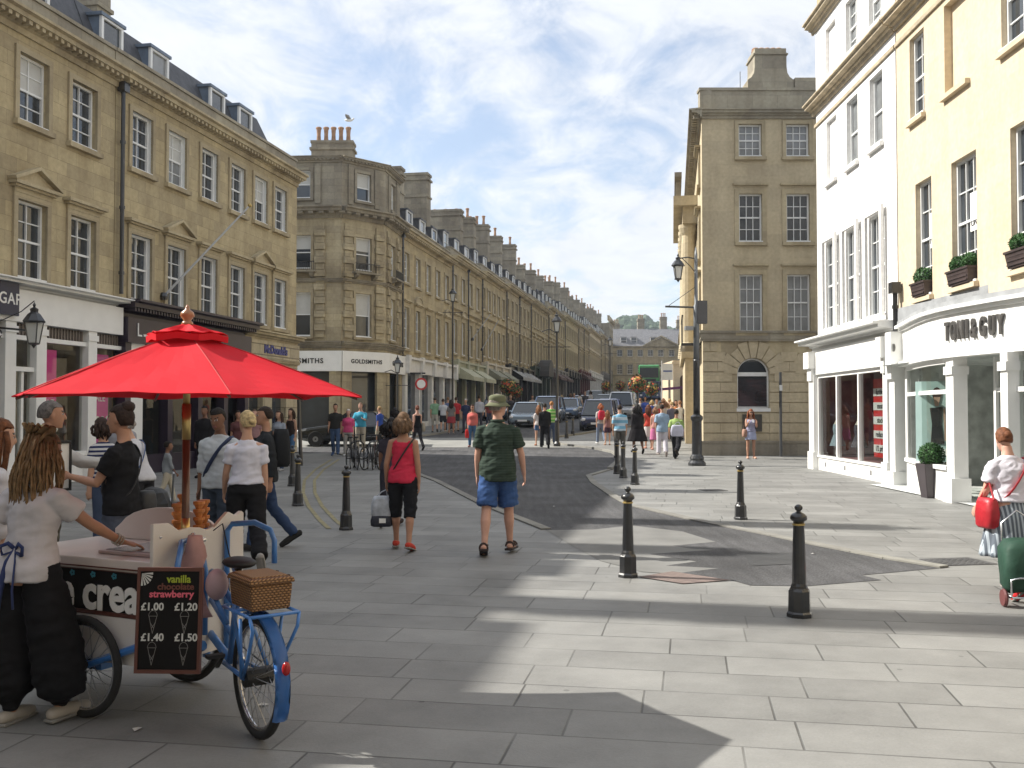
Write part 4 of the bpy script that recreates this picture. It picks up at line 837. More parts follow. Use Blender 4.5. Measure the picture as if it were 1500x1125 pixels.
# hairdresser: yellow stone building with bowed white shop front
HX, HY = 8.84, 22.4; Wd = 30.0; root = thing('hairdresser_building', 'creamy yellow stone building with bowed white hairdresser front and window boxes', 'building', (HX, HY, 0), R_rz)
lY = lambda y: (HY-y)
Yx = lambda px: 8.84*FP/(px-750)
b1 = [lY((Yx(a)+Yx(c_))/2) for a, c_ in ((1345, 1372), (1401, 1443), (1486, 1560))]; b1 += [b1[-1]+2.4, b1[-1]+4.8, b1[-1]+7.2]
b2 = [lY((Yx(a)+Yx(c_))/2) for a, c_ in ((1338, 1363), (1390, 1436), (1478, 1540))]; b2 += [b1[3], b1[4], b1[5]]
ops = []; wf = [.86, 1.1, 1.15, 1.1, 1.1, 1.1]
for i, x in enumerate(b1): ops.append((x-wf[i]/2, x+wf[i]/2, 4.12, 6.62))
for i, x in enumerate(b2):
    w2 = .8 if i == 0 else 1.1; ops += [(x-w2/2, x+w2/2, 8.05, 9.9), (x-w2/2, x+w2/2, 11.2, 12.6)]
b = MB(); facade(b, Wd, 3.3, 13.0, ops, rd=.24); shell(b, Wd, 12, 3.3, 13.0); b.build('wall', YEL, root)
for i, x in enumerate(b1): window(root, x, 4.12, wf[i], 2.5, 'bare', 2 if i == 0 else 3, 2, trim=YEL, gl=GLASS)
for i, x in enumerate(b2):
    w2 = .8 if i == 0 else 1.1
    for z, h in ((8.05, 1.85), (11.2, 1.4)):
        if i == 1: MB().box(x-w2/2, x+w2/2, .16, .22, z, z+h).build('blind_recess', YEL, root); linkmesh('window', cached(('window', 'bare', round(w2, 2), YEL.name), lambda: MB().box(-w2/2-.06, w2/2+.06, -.10, .03, -.10, -.003), [YEL]), root, (x, 0, z))
        else: window(root, x, z, w2, h, 'bare', 2, 2, trim=YEL, gl=GLASS)
c = MB(); cornice(c, 0, Wd, 10.42, .36, .30, False); cornice(c, 0, Wd, 12.85, .34, .30, False); c.box(0, Wd, -.05, 0, 10.03, 10.12); c.build('cornice', mat('weathered_gilt_stone', (.42,.35,.24)), root)
GWORD = mat('window_decal', (.03,.03,.03), .5)
for x, t_ in ((b1[0], 'TONI'), (b1[1], 'TONI &')):
    MB().box(x-.02, x+.40, .13, .150, 5.15, 5.9).build('window_poster', WPAINT, root); text(t_, .17, GWORD, root, (x+.2, .126, 5.3), name='window_lettering', depth=.004, bold=.003)
downpipe(root, .12, 3.5, 4.35)
# bow shop front, drawn in world plan then moved to local space
plan = [V((8.84,22.38)), V((8.62,21.4)), V((8.33,20.2)), V((8.14,19.2)), V((8.08,18.4)), V((8.12,17.7)), V((8.28,16.6)), V((8.55,15.3)), V((8.80,14.2)), V((8.84,13.4))]
inv = Matrix.Rotation(-R_rz, 3, 'Z')
def LOC(x, y, z): return inv @ V((x-HX, y-HY, z))
def ribbon(mb, pl, t0, t1, z0, z1, m=0):
    """solid following the plan line, offsets measured out to the street"""
    rs = []
    for i, p in enumerate(pl):
        d = (pl[min(i+1, len(pl)-1)]-pl[max(i-1, 0)]).normalized(); n_ = V((d.y, -d.x)); n_ = n_ if n_.x < 0 else -n_
        a, c_ = p+n_*t0, p+n_*t1; rs.append([LOC(a.x, a.y, z0), LOC(c_.x, c_.y, z0), LOC(c_.x, c_.y, z1), LOC(a.x, a.y, z1)])
    mb.rings(rs, m)
s = MB(); ribbon(s, plan, -.2, .0, 2.78, 3.46); ribbon(s, plan, -.2, .10, 2.66, 2.777); ribbon(s, plan, -.2, .06, 3.463, 3.53); ribbon(s, plan, -.2, .14, 3.533, 3.60)
def pier(mb, p, w, d, z0, z1, ang=0):
    q = [V((-d, -w/2)), V((0.0, -w/2)), V((0.0, w/2)), V((-d, w/2))]; ca, sa = math.cos(ang), math.sin(ang)
    c_ = [LOC(p.x+v.x*ca-v.y*sa, p.y+v.x*sa+v.y*ca, z0) for v in q]; e_ = [V((k.x, k.y, z1)) for k in c_]; mb.add(c_+e_, [(3,2,1,0),(4,5,6,7),(0,1,5,4),(1,2,6,5),(2,3,7,6),(3,0,4,7)])
pier(s, V((8.84, 22.2)), .30, .26, -.05, 2.66); pier(s, V((8.84, 22.2)), .36, .32, -.05, .32); pier(s, V((8.84,22.2)), .34, .34, 2.4, 3.46)
for p, w in ((V((8.33, 18.12)), .30), (V((8.42, 16.30)), .24), (V((8.84, 13.5)), .3)):
    pier(s, p, w, .26, -.05, 2.66); pier(s, p+V((.03, 0)), w+.08, .36, -.05, .45); pier(s, p+V((.02,0)), w+.05, .32, 2.35, 2.5)
w1 = plan[1:5]+[V((8.10, 18.3))]; w1[0] = V((8.66, 21.6))
ribbon(s, w1, -.1, .0, -.05, .58); ribbon(s, w1, -.1, .05, .583, .66); ribbon(s, w1, -.08, -.0, 2.0, 2.08); ribbon(s, w1, -.08, -.0, 2.56, 2.66)
for p in (w1[0], w1[-1]): pier(s, p+V((.08,0)), .1, .08, .66, 2.6)
w2_ = [V((8.30, 16.2)), V((8.55, 15.3)), V((8.8, 14.0)), V((8.84, 13.6))]
ribbon(s, w2_, -.1, .0, -.05, .58); ribbon(s, w2_, -.1, .05, .583, .66); ribbon(s, w2_, -.08, 0, 2.0, 2.08)
# recessed door
dp = [V((8.72, 17.75)), V((8.72, 16.5))]
pier(s, V((8.76, 17.72)), .08, .06, 0, 2.66); pier(s, V((8.76, 17.12)), .09, .06, 0, 2.05); pier(s, V((8.76, 16.55)), .09, .06, 0, 2.66); ribbon(s, dp, -.06, 0, 2.02, 2.10)
pier(s, V((8.755, 16.62)), .06, .05, 0, 2.02); pier(s, V((8.755, 17.04)), .06, .05, 0, 2.02); ribbon(s, [V((8.74,17.1)), V((8.74,16.6))], -.03, 0, .0, .25)
q = [LOC(8.35, 17.78, 0), LOC(8.8, 17.78, 0)]
front = s.build('shop_front', WPAINT, root)
gl_ = MB()
for pl in (w1, w2_, dp):
    for a, c_ in zip(pl, pl[1:]): gl_ = MB(); gl_.quad(LOC(a.x+.05, a.y, .1 if pl is dp else .62), LOC(c_.x+.05, c_.y, .1 if pl is dp else .62), LOC(c_.x+.05, c_.y, 2.6), LOC(a.x+.05, a.y, 2.6)); gl_.build('shop_window', SG, root)
led = MB(); ribbon(led, [V((8.84, 22.38)), V((8.84, 13.0))], .0, .10, 3.70, 4.0); ribbon(led, plan, -.3, .08, 3.603, 3.70); led.build('stone_ledge', mat('grey_ledge', (.30,.31,.32), .8, var=.2, vs=3), root)
rm = MB(); A = lambda x, y, z: LOC(x, y, z)
rm.quad(A(12,22.3,0),A(12,13.5,0),A(12,13.5,3),A(12,22.3,3)); rm.quad(A(8.3,22.3,2.7),A(12,22.3,2.7),A(12,13.5,2.7),A(8.3,13.5,2.7)); rm.quad(A(8.1,22.3,.02),A(12,22.3,.02),A(12,13.5,.02),A(8.1,13.5,.02)); rm.quad(A(8.85,22.3,0),A(12,22.3,0),A(12,22.3,3),A(8.85,22.3,3)); rm.quad(A(8.85,13.5,0),A(12,13.5,0),A(12,13.5,3),A(8.85,13.5,3))
rm.build('shop_interior', mat('salon_interior', (.58,.60,.58), .8, var=.25), root)
GREYL = mat('sign_grey_metal', (.10,.095,.09), .4, .3, var=.1)
# fascia lettering follows the bow
word = 'TONI&GUY'; 
for i, ch in enumerate(word):
    py_ = Yx(0) if 0 else None
    adv = (.175,.235,.225,.10,.235,.23,.215,.185); yy = 18.28-1.13*(sum(adv[:i])+adv[i]/2); 
    for a, c_ in zip(plan, plan[1:]):
        if c_.y <= yy <= a.y: t_ = (a.y-yy)/(a.y-c_.y); p = a.lerp(c_, t_); d = (c_-a).normalized(); break
    q = LOC(p.x-.03, p.y, 3.13); ang = math.atan2(d.y, d.x)-R_rz
    text(ch, .47, GREYL, root, (q.x, q.y, q.z), ang, sx=.50, bold=.013, depth=.05)
p = LOC(8.66, 22.05, 3.1); MB().lathe([(0,0),(.09,0),(.09,.04),(0,.04)], 14).build('alarm_box', GREYL, root, loc=(p.x-.0, -.25, 3.1)).rotation_euler = (R(90), 0, 0)
# poster, shelf, flowers
o = MB().box(-.02, .02, -.45, .45, 0, 1.62).build('fashion_poster', mat('poster_pale_aqua', (.40,.55,.53), .5, var=.05)); o.location = (8.62, 19.85, .66); o.rotation_euler = (0,0,R(52)); tag(o, 'pale aqua poster of a dark-haired woman in the hairdresser window', 'poster')
f = MB(); f.ext([(-.028, -.10+.0, .35), (-.028, .16, .35), (-.028, .13, .75), (-.028, .17, 1.08), (-.028, -.08, 1.1), (-.028, -.05, .75)], (-.006, 0, 0)); f.build('printed_dress', BLACKM, o)
f = MB(); f.ext([(-.030, .0+.12*math.cos(t_)*.75+.03, 1.36+.14*math.sin(t_)) for t_ in [k*PI/6 for k in range(12)]], (-.006, 0, 0)); f.build('printed_hair', mat('poster_hair', (.05,.025,.02), .6), o)
f = MB(); f.ext([(-.032, -.16, .42), (-.032, -.11, .42), (-.032, -.09, 1.05), (-.032, -.12, 1.08)], (-.005,0,0)); f.ext([(-.032, .0, 1.12), (-.032, .07, 1.12), (-.032, .09, 1.3), (-.032, -.04, 1.3)], (-.008,0,0)); f.build('printed_skin', mat('poster_skin', (.5,.33,.24), .6), o)
o2 = MB().box(-.034, -.022, -.40, .0, .12, .26).build('printed_caption', WPAINT, o)
sh_ = MB(); 
for z in (.7, 1.15, 1.6, 2.0): sh_.box(-.2, .2, -.3, .3, z, z+.02)
sh_.box(-.2,-.18,-.3,-.28,.05,2.02); sh_.box(.18,.2,.28,.3,.05,2.02); sh_.box(.18,.2,-.3,-.28,.05,2.02); sh_.box(-.2,-.18,.28,.3,.05,2.02)
sh_ = sh_.build('display_shelf', mat('chrome', (.6,.6,.6), .15, 1)); sh_.location = (9.0, 20.3, 0); tag(sh_, 'narrow metal display shelf of hair products in the hairdresser window', 'shelf')
for k in range(12):
    z = (.72, 1.17, 1.62)[k % 3]; MB().lathe([(.03,0),(.035,.01),(.035,.13),(.015,.15),(.015,.19)], 8, (-.1+.06*(k % 4), -.2+.04*k, z)).build('bottle', mat('bottle_dark', (.03,.03,.035), .3) if k % 2 else WPAINT, sh_)
o = MB(); o.box(-.35, .35, -.6, .6, .02, 1.0); o = o.build('reception_desk', mat('light_wood', (.42,.25,.13), .5, var=.15, vs=6)); MB().box(-.38, .38, -.63, .63, 1.0, 1.05).build('desk_top', BLACKM, o); o.location = (9.75, 17.2, 0); tag(o, 'light wood reception desk with black top inside the hairdresser doorway', 'desk')
v = thing('flower_vase', 'vase of bright red flowers on the reception desk', 'flowers', (9.6, 17.15, 1.05)); MB().lathe([(.07,0),(.09,.1),(.06,.25),(.08,.32)], 12).build('vase', GLASSM, v, smooth=True)
lf = MB(); fl = MB()
for k in range(16):
    a = k*2.4; r_ = .10+.16*((k*7) % 5)/5; q = V((r_*math.cos(a), r_*math.sin(a)*1.3, .5+.22*((k*3) % 4)/4)); lf.tube([(0,0,.25), (q.x*.5, q.y*.5, .42), q], .008, 4)
    fl.ell(q, (.045, .045, .075), 8, 6, 0, amp=.2, seed=k)
    for j in range(3): c_ = q*.75+V((.06*math.cos(j*2+k), .06*math.sin(j*2+k), -.08)); lf.add([c_, c_+V((.05,.02,.03)), c_+V((.02,.05,.12)), c_+V((-.03,.02,.06))], [(0,1,2,3)])
lf.build('leaves', leafmat('leaf_green', (.04,.12,.03)), v); fl.build('petals', mat('petal_red', (.65,.02,.06), .5), v, smooth=True)

def leafball(c, r, n_, size, rnd, flat=(1,1,1), m='box_leaf', col=(.035,.10,.025)):
    b = MB()
    for k in range(n_):
        d = V((rnd.gauss(0,1), rnd.gauss(0,1), rnd.gauss(0,1))).normalized(); q = V(c)+V((d.x*flat[0], d.y*flat[1], d.z*flat[2]))*r*(.75+.3*rnd.random()**.5+.06*noise.noise(d*4))
        a = V((rnd.gauss(0,1), rnd.gauss(0,1), rnd.gauss(0,1))).normalized(); e = d.cross(a).normalized(); f_ = (d*.5+a*.7).normalized(); s_ = size*(.6+.8*rnd.random())
        b.add([q-e*s_*.4, q+f_*s_, q+e*s_*.4, q-f_*s_*.3], [(0,1,2,3)])
    return b
rnd = random.Random(9)
# topiary in tall planter
p = G(1365, 729); pl = thing('topiary_planter', 'tall dark tapered planter with clipped round bush outside the hairdresser', 'planter', p)
b = MB(); b.rings([[(s_*a, t_*a, z) for s_, t_ in ((-1,-1),(1,-1),(1,1),(-1,1))] for a, z in ((.15,0),(.225,.62),(.225,.66),(.20,.66),(.19,.58))]); b.build('planter_pot', mat('dark_planter', (.05,.04,.045), .35, var=.15), pl, bevel=.01)
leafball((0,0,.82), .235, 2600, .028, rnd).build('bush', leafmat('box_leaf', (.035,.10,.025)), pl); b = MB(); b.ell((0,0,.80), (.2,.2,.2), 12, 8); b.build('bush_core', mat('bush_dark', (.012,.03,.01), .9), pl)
for i, (x, nb) in enumerate(((b1[0], 1), (b1[1], 2), (b1[2], 2))):
    q = TF((HX, HY), R_rz)(x, .0, 0); w = wf[i]*.88
    wb = thing('window_box', ('small window box with one clipped bush on the sill beside the white building', 'wide window box with two clipped bushes above the hairdresser sign', 'window box with bushes at the right edge, above the sign')[i], 'window box', (q[0], q[1], 4.13), R_rz)
    b = MB(); b.ext([(-w/2+.05, -.13, 0), (w/2-.05, -.13, 0), (w/2, -.16, .26), (-w/2, -.16, .26)], (0, .24, 0)); b.box(-w/2-.02, w/2+.02, -.18, .1, .26, .30)
    for k in range(3): b.box(-w/2+.06, w/2-.06, -.158, -.13, .04+k*.075, .07+k*.075)
    b.build('trough', mat('brown_trough', (.045,.03,.028), .5, var=.3), wb)
    for k in range(nb): leafball(((k-(nb-1)/2)*w*.48, -.02, .42),   .20 if nb == 2 else .25, 1100, .035, rnd, (1.1,.7,.75)).build('bush', leafmat('box_leaf', (.035,.10,.025)), wb)

# ------------------------------------------------------------ bollards
GOLD = mat('gold_paint', (.45,.33,.12), .4, .4, var=.1)
def make_bollard(label, loc):
    t = thing('bollard', label, 'bollard', loc, 0, 'black cast iron bollards')
    b = MB(); b.lathe([(0,0),(.105,0),(.105,.03),(.092,.045),(.088,.21),(.078,.225)], 8, m=0); b.lathe([(.078,.22),(.070,.235),(.066,.25),(.058,.27),(.050,.60),(.044,.745)], 14)
    b.build('post', IRON, t); MB().lathe([(.044,.742),(.052,.745),(.052,.757),(.044,.76)], 14).build('gold_ring', GOLD, t)
    MB().lathe([(.044,.76),(.046,.775),(.067,.79),(.070,.80),(.066,.82),(.050,.838),(.030,.848),(.018,.855),(.018,.862),(.030,.872),(.034,.886),(.030,.90),(.016,.912),(.001,.915)], 14).build('finial', IRON, t, smooth=True)
    return t
bl = [(1171,903,'nearest black bollard, at front right in the sun'), (920,845,'black bollard beside the pinkish blistered paving'), (1085,761,'lone black bollard in the sun in front of the bank facade'),
      (930,710,'rightmost of the three bollards clustered by the road corner'), (913,700,'middle one of the three bollards clustered by the road corner'), (904,694,'leftmost of the three bollards clustered by the road corner'),
      (507,776,'black bollard just left of the woman in the red tank top'), (436,741,'larger black bollard beside the curved yellow lines'), (428,712,'black bollard behind the one beside the yellow lines'), (1194,682,'small bollard at the corner of the white building'),
      (830,642,'left one of two plain bollards by the far sun band'), (839,638,'right one of two plain bollards by the far sun band')]
b0 = None
for px, py, lab in bl:
    p = G(px, py)
    if b0 is None: b0 = make_bollard(lab, p)
    else: dup(b0, p, random.random(), lab)
def tilt(o, a, b_): o.rotation_euler = (a, b_, 0)
# ------------------------------------------------------------ lamps, poles, signs
LG = mat('lantern_glass', (.55,.56,.54), .1, var=.05)
def lantern(root, c, s=1.0):
    x, y, z = c; b = MB()
    for a in range(4):
        t0 = PI/4+a*PI/2; b.bar((x+.10*s*math.cos(t0), y+.10*s*math.sin(t0), z), (x+.17*s*math.cos(t0), y+.17*s*math.sin(t0), z+.40*s), .02, .02)
    b.lathe([(.0,-.10),(.03,-.06),(.05,-.03),(.115,-.01),(.115,.02),(.0,.02)], 8, (x,y,z)); b.lathe([(.20*s,.40*s),(.21*s,.43*s),(.12*s,.56*s),(.07*s,.60*s),(.08*s,.66*s),(.02,.70*s),(.035,.74*s),(.001,.80*s)], 8, (x,y,z))
    b.build('lantern_frame', IRON, root); MB().rings([[(x+.09*s*math.cos(PI/4+k*PI/2), y+.09*s*math.sin(PI/4+k*PI/2), z+.01) for k in range(4)], [(x+.155*s*math.cos(PI/4+k*PI/2), y+.155*s*math.sin(PI/4+k*PI/2), z+.39*s) for k in range(4)]]).build('lantern_glass', LG, root)
p = G(1021, 682); t = thing('street_lamp', 'tall black and grey lamp post with hanging lantern at the bank corner', 'street lamp', p)
b = MB(); b.lathe([(.27,0),(.27,.08),(.20,.16),(.22,.22),(.19,.30),(.155,.34),(.15,1.35),(.19,1.42),(.19,1.50),(.115,1.56)], 16); b.build('base', IRON, t, smooth=False)
MB().lathe([(.105,1.55),(.10,3.2),(.10,3.25)], 14).build('lower_pole', IRON, t, smooth=True); MB().lathe([(.095,3.25),(.085,4.9),(.055,4.95),(.05,6.4),(.02,6.7)], 14).build('upper_pole', mat('grey_metal', (.15,.16,.17), .45, .3), t, smooth=True)
b = MB(); b.tube([(0,0,6.35),(-.25,0,6.40),(-.55,0,6.36),(-.62,0,6.25)], .02, 6); b.tube([(0,0,5.9),(-.2,0,6.15),(-.42,0,6.36)], .014, 6); b.tube([(0,0,4.85),(-.95,0,4.88)], .03, 6); b.tube([(0,0,5.5),(-.85,0,4.9)], .01, 5); b.build('bracket', IRON, t)
lantern(t, (-.55, 0, 5.72), 1.0); b = MB(); b.box(.02, .32, -.12, .12, 4.35, 5.05); b.build('control_box', mat('dark_grey_box', (.06,.06,.065), .5), t)
b = MB(); b.box(-.35, -.10, -.1, .12, 4.15, 4.27); b.bar((-.12,0,4.2), (0,0,4.1), .04, .04); b.build('camera_unit', mat('camera_grey', (.25,.26,.27), .4), t)
p = G(1144, 669); t = thing('sign_post', 'slim dark post standing against the bank wall right of the phone user', 'post', p); MB().tube([(0,0,0),(0,0,2.95)], .05, 8).build('post', mat('dark_pole', (.05,.052,.055), .5), t); MB().box(-.05,.05,-.07,-.05,2.3,2.5).build('bracket_clip', SASH, t)
def lamp(px, py, h, label, arm=.6, s=1.3, baskets=0, lean=0):
    p = G(px, py); t = thing('street_lamp', label, 'street lamp', p, 0, 'street lamps'); b = MB(); b.lathe([(.14,0),(.14,.12),(.09,.2),(.085,1.0),(.10,1.05),(.055,1.15),(.045,h)], 10); b.build('pole', IRON, t)
    b = MB(); b.tube([(0,0,h-.05),(-arm*.5,0,h+.12),(-arm,0,h+.02)], .02, 5); b.bar((-.55,0,h-.6),(.55,0,h-.6), .03, .03); b.build('bracket', IRON, t); lantern(t, (0,0,h), s*.8)
    for k in range(baskets): basket(t, p+V((.0 if baskets == 1 else (-.5+1.0*k), 0, h-1.6)))
    return t
FLC = [mat('flower_red', (.55,.06,.03), .6, var=.2), mat('flower_yellow', (.55,.40,.08), .6, var=.2), mat('flower_orange', (.55,.20,.05), .6, var=.2), mat('flower_leaf', (.05,.11,.03), .6, var=.4)]
def flower_ball(c, r, label, group='hanging flower baskets', seed=1):
    rn = random.Random(seed); t = thing('flower_basket', label, 'flower basket', c, 0, group); f = MB(); l = MB()
    for k in range(420):
        d = V((rn.gauss(0,1), rn.gauss(0,1), rn.gauss(0,1))).normalized(); q = d*r*(.75+.35*rn.random()); s_ = r*.13*(.6+.8*rn.random()); a = V((rn.gauss(0,1), rn.gauss(0,1), rn.gauss(0,1))).normalized(); e = d.cross(a).normalized(); g_ = d.cross(e)
        if rn.random() < .5: f.add([q-e*s_, q+g_*s_, q+e*s_, q-g_*s_], [(0,1,2,3)], rn.choice((0,0,1,2)))
        else: l.add([q-e*s_, q+(g_+d)*s_, q+e*s_, q-g_*s_], [(0,1,2,3)])
    f.build('flowers', FLC[:3], t); l.build('foliage', FLC[3], t); MB().ell((0,0,0), (r*.7,)*3, 10, 7).build('basket', mat('moss', (.03,.05,.02), .9), t)
def basket(t, c): flower_ball(c, .45, 'flower basket hanging on a lamp post', seed=3)
for args in [(663, 628, 6.9, 'tall lamp post in front of the pale green shop blinds'), (816, 654, 4.6, 'lamp post beside the person in the green striped shirt'), (582, 640, 3.0, 'short lamp post at the jeweller corner'), (894, 606, 5.2, 'small distant lamp post by the left terrace'), (441, 682, 2.9, 'slim dark post behind the curved yellow lines')]:
    if args[0] == 441: q = G(441,682); t = thing('post', args[3], 'post', q); MB().tube([(0,0,0),(-.12,0,2.9)], [.06,.05], 8).build('pole', IRON, t)
    else: lamp(*args)
for i, (px, py, y, r, lab) in enumerate([(934, 563, 62, .55, 'nearer flower ball on a pole in front of the bus'), (954, 570, 64, .45, 'red flower ball right of the larger one'), (888, 566, 95, .5, 'dark flower ball by the distant left shops'), (909, 565, 120, .6, 'small red flower ball against the end building'), (745, 567, 66, .55, 'dark flower basket under the white shop corner'), (755, 573, 70, .5, 'dim flower basket beside the black striped canopy')]):
    c = at(px, py, y); flower_ball(c, r, lab, seed=i+10)
    b = MB(); b.tube([(0,0,terr(y)-c.z), (0,0,-r*.6)], .05, 6); o = b.build('planter_pole', IRON); o.location = c; tag(o, 'thin pole carrying the '+lab.split(' on ')[0].split(' by ')[0].split(' in ')[0], 'pole')
# no-entry disc on pole
p = G(617, 636); t = thing('road_sign', 'round red-rimmed road sign on a grey pole beside the jeweller window', 'road sign', p); MB().tube([(0,0,0),(0,0,3.0)], .04, 8).build('pole', mat('galvanised', (.35,.36,.37), .4, .5), t)
d = MB(); d.lathe([(0,0),(.30,0),(.30,.02),(0,.02)], 24); d = d.build('sign_disc', mat('sign_red', (.5,.03,.03), .4), t); d.location = (0,-.06,2.45); d.rotation_euler = (R(90),0,0); e = MB().lathe([(0,0),(.21,0),(.21,.012),(0,.012)], 24).build('sign_face', WPAINT, d); e.location = (0,0,.02)
b = MB(); b.tube([(-.55,0,2.98),(.2,0,2.98)], .04, 6); b.build('sign_arm', IRON, t)
# wall lantern of the clothes shop
c = at(50, 470, 20.5); t = thing('wall_lantern', 'black wall lantern on a scrolled bracket in front of the clothes shop sign', 'lantern', c); lantern(t, (0,0,-.48), 1.1)
b = MB(); b.tube([(-.12,0,-.2),(-1.1,.25,-.1)], .022, 6); b.tube([(0,0,.42),(-.3,.05,.2),(-1.1,.25,-.1)], .012, 5); b.tube([(-.9+.12*math.cos(a*.5), .2, -.25+.12*math.sin(a*.5)) for a in range(13)], .012, 5); b.build('bracket', IRON, t)
# flagpoles
def flagpole(a, b_, label, r=.035):
    t = thing('flagpole', label, 'flagpole', a); v = b_-a; MB().tube([(0,0,0), v], [r, r*.7], 8).build('pole', mat('flagpole_grey', (.42,.43,.44), .5), t); MB().ell(v, (r*1.8,)*3, 8, 6).build('finial', GOLD, t); MB().lathe([(.10,-.1),(.12,0),(.08,.1)], 8).build('socket', IRON, t)
yl = LY(238); flagpole(at(240, 434, yl-.1), at(366, 301, yl+1.0), 'long white angled flagpole on the dark-fronted house')
flagpole(at(692, 497, 67)-V((0,0,0)), at(719, 459, 67), 'left one of two angled flagpoles on the terrace'); flagpole(at(706, 512, 70), at(731, 468, 70), 'right one of two angled flagpoles on the terrace')
# gulls on the roofs
def gull(c, label, fly=False):
    b = MB(); b.ell((0,0,0), (.22,.08,.08), 10, 6); b.ell((.22,0,.07), (.06,.05,.05), 8, 5); b.lathe([(.01,0),(.005,.06)], 5, (.28,0,.05)); t = thing('gull', label, 'gull', c)
    b.build('body', SASH, t, smooth=True)
    for s_ in (-1, 1): w = MB(); w.ext([(-.1, 0, .05), (.12, 0, .05), (.05, s_*.3, .16), (-.08, s_*.62, .12), (-.14, s_*.3, .12)], (0,0,.015)); w.build('wing', mat('gull_grey', (.3,.31,.33), .7), t)
gull(at(511, 176, 50), 'grey gull landing above the five chimney pots'); gull(at(437, 238, 49), 'gull on the parapet left of the five pots')

# ------------------------------------------------------------ cars
TYRE = mat('tyre', (.02,.02,.02), .8, var=.2); RIM = mat('alloy', (.35,.36,.37), .3, .8); CGL = mat('car_glass', (.02,.03,.04), .03, var=0, spec=.9); HL = mat('headlight', (.75,.76,.78), .1, var=0); RL = mat('rear_light', (.4,.02,.02), .2, var=0); PLATE = mat('number_plate', (.6,.58,.4), .5, var=0)
def make_car(label, col, kind='hatch', loc=(0,0,0), rz=0, group='cars parked and driving along the street'):
    t = thing('parked_car', label, 'car', loc, rz, group); L_, Wd, H = {'hatch': (3.9, 1.68, 1.45), 'saloon': (4.5, 1.75, 1.42), 'mpv': (4.3, 1.78, 1.68), 'van': (4.4, 1.8, 1.85)}[kind]
    P = mat('carpaint_%.2f_%.2f_%.2f' % col, col, .25, .25, var=.02, coat=1.0); hw = Wd/2; zb = .22; belt = .86 if kind != 'van' else .98
    # lower body: stations front (y=0) to rear
    st = [(0, .72, .42, .62), (.06, .86, .30, .70), (.35, .97, zb, .76), (1.15, 1, zb, belt), (L_*.5, 1, zb, belt+.02), (L_-.9, 1, zb, belt+.04), (L_-.25, .97, zb, belt+.05), (L_-.04, .90, .32, belt), (L_, .84, .40, belt-.1)]
    if kind == 'saloon': st = [(0, .75, .40, .62), (.08, .88, .28, .70), (.4, .97, zb, .76), (1.3, 1, zb, .88), (2.3, 1, zb, .90), (3.7, 1, zb, .93), (4.2, .97, zb, .93), (4.42, .9, .34, .90), (4.5, .85, .42, .8)]
    rs = []
    for y, w, z0, z1 in st:
        w *= hw; rs.append([(-w*.86, y, z0), (w*.86, y, z0), (w*.98, y, z0+.12), (w, y, (z0+z1)/2), (w*.985, y, z1-.10), (w*.90, y, z1), (-w*.90, y, z1), (-w*.985, y, z1-.10), (-w, y, (z0+z1)/2), (-w*.98, y, z0+.12)])
    b = MB(); b.rings(rs); b.build('body', P, t, smooth=False, bevel=.03)
    y0, y1, y2, y3 = {'hatch': (.95, 1.65, 3.2, 3.8), 'saloon': (1.25, 2.0, 3.1, 3.75), 'mpv': (.75, 1.55, 3.8, 4.2), 'van': (.75, 1.35, 4.25, 4.36)}[kind]
    cb = MB(); lo = [(-hw*.90, y0, belt-.02), (hw*.90, y0, belt-.02), (hw*.90, y3, belt), (-hw*.90, y3, belt)]; hi = [(-hw*.72, y1, H-.05), (hw*.72, y1, H-.05), (hw*.74, y2, H-.05), (-hw*.74, y2, H-.05)]
    cb.rings([lo, hi]); g = cb.build('windows', CGL, t)
    r = MB(); r.rings([[(-hw*.74, y1-.06, H-.06), (hw*.74, y1-.06, H-.06), (hw*.76, y2+.05, H-.06), (-hw*.76, y2+.05, H-.06)], [(-hw*.60, y1+.15, H), (hw*.60, y1+.15, H), (hw*.62, y2-.1, H), (-hw*.62, y2-.1, H)]])
    for s_ in (-1, 1):
        for (a, c_) in (((s_*hw*.905, y0, belt-.02), (s_*hw*.735, y1, H-.05)), ((s_*hw*.91, y3, belt), (s_*hw*.755, y2, H-.05)), ((s_*hw*.915, (y0+y3)/2+.1, belt), (s_*hw*.76, (y1+y2)/2+.1, H-.05))): r.bar(a, c_, .07, .06)
    if kind == 'van': r.box(-hw*.9, hw*.9, 2.2, y3, belt, H-.1)
    r.build('roof', P, t)
    w = MB(); w.lathe([(.2,-.09),(.30,-.10),(.315,-.07),(.315,.07),(.30,.10),(.2,.09)], 20); rim = MB(); rim.lathe([(0,-.085),(.07,-.095),(.2,-.08),(.2,.08),(.07,.095),(0,.085)], 10)
    me = me2 = None
    for y in (.78, L_-.75):
        for s_ in (-1, 1):
            if me is None: o = w.build('wheel', TYRE, t); q = rim.build('rim', RIM, o); me, me2 = o.data, q.data
            else: o = linkmesh('wheel', me, t); q = linkmesh('rim', me2, o)
            o.location = (s_*(hw-.09), y, .315); o.rotation_euler = (0, R(90), 0)
    for s_ in (-1, 1):
        MB().ell((s_*hw*.72, .06, .60), (.16, .08, .09), 10, 6).build('headlight', HL, t, smooth=True); MB().box(s_*hw*.80-.08, s_*hw*.80+.08, L_-.06, L_+.012, .62, .84).build('rear_light', RL, t)
        MB().ell((s_*(hw+.06), y0+.35, belt+.06), (.10,.07,.06), 8, 5).build('mirror', P, t)
    MB().box(-hw*.5, hw*.5, -.02, .05, .30, .42).build('grille', BLACKM, t); MB().box(-.26, .26, -.035, -.02, .36, .46).build('number_plate', HL, t); MB().box(-.26, .26, L_+.002, L_+.02, .5, .6).build('number_plate', PLATE, t)
    return t
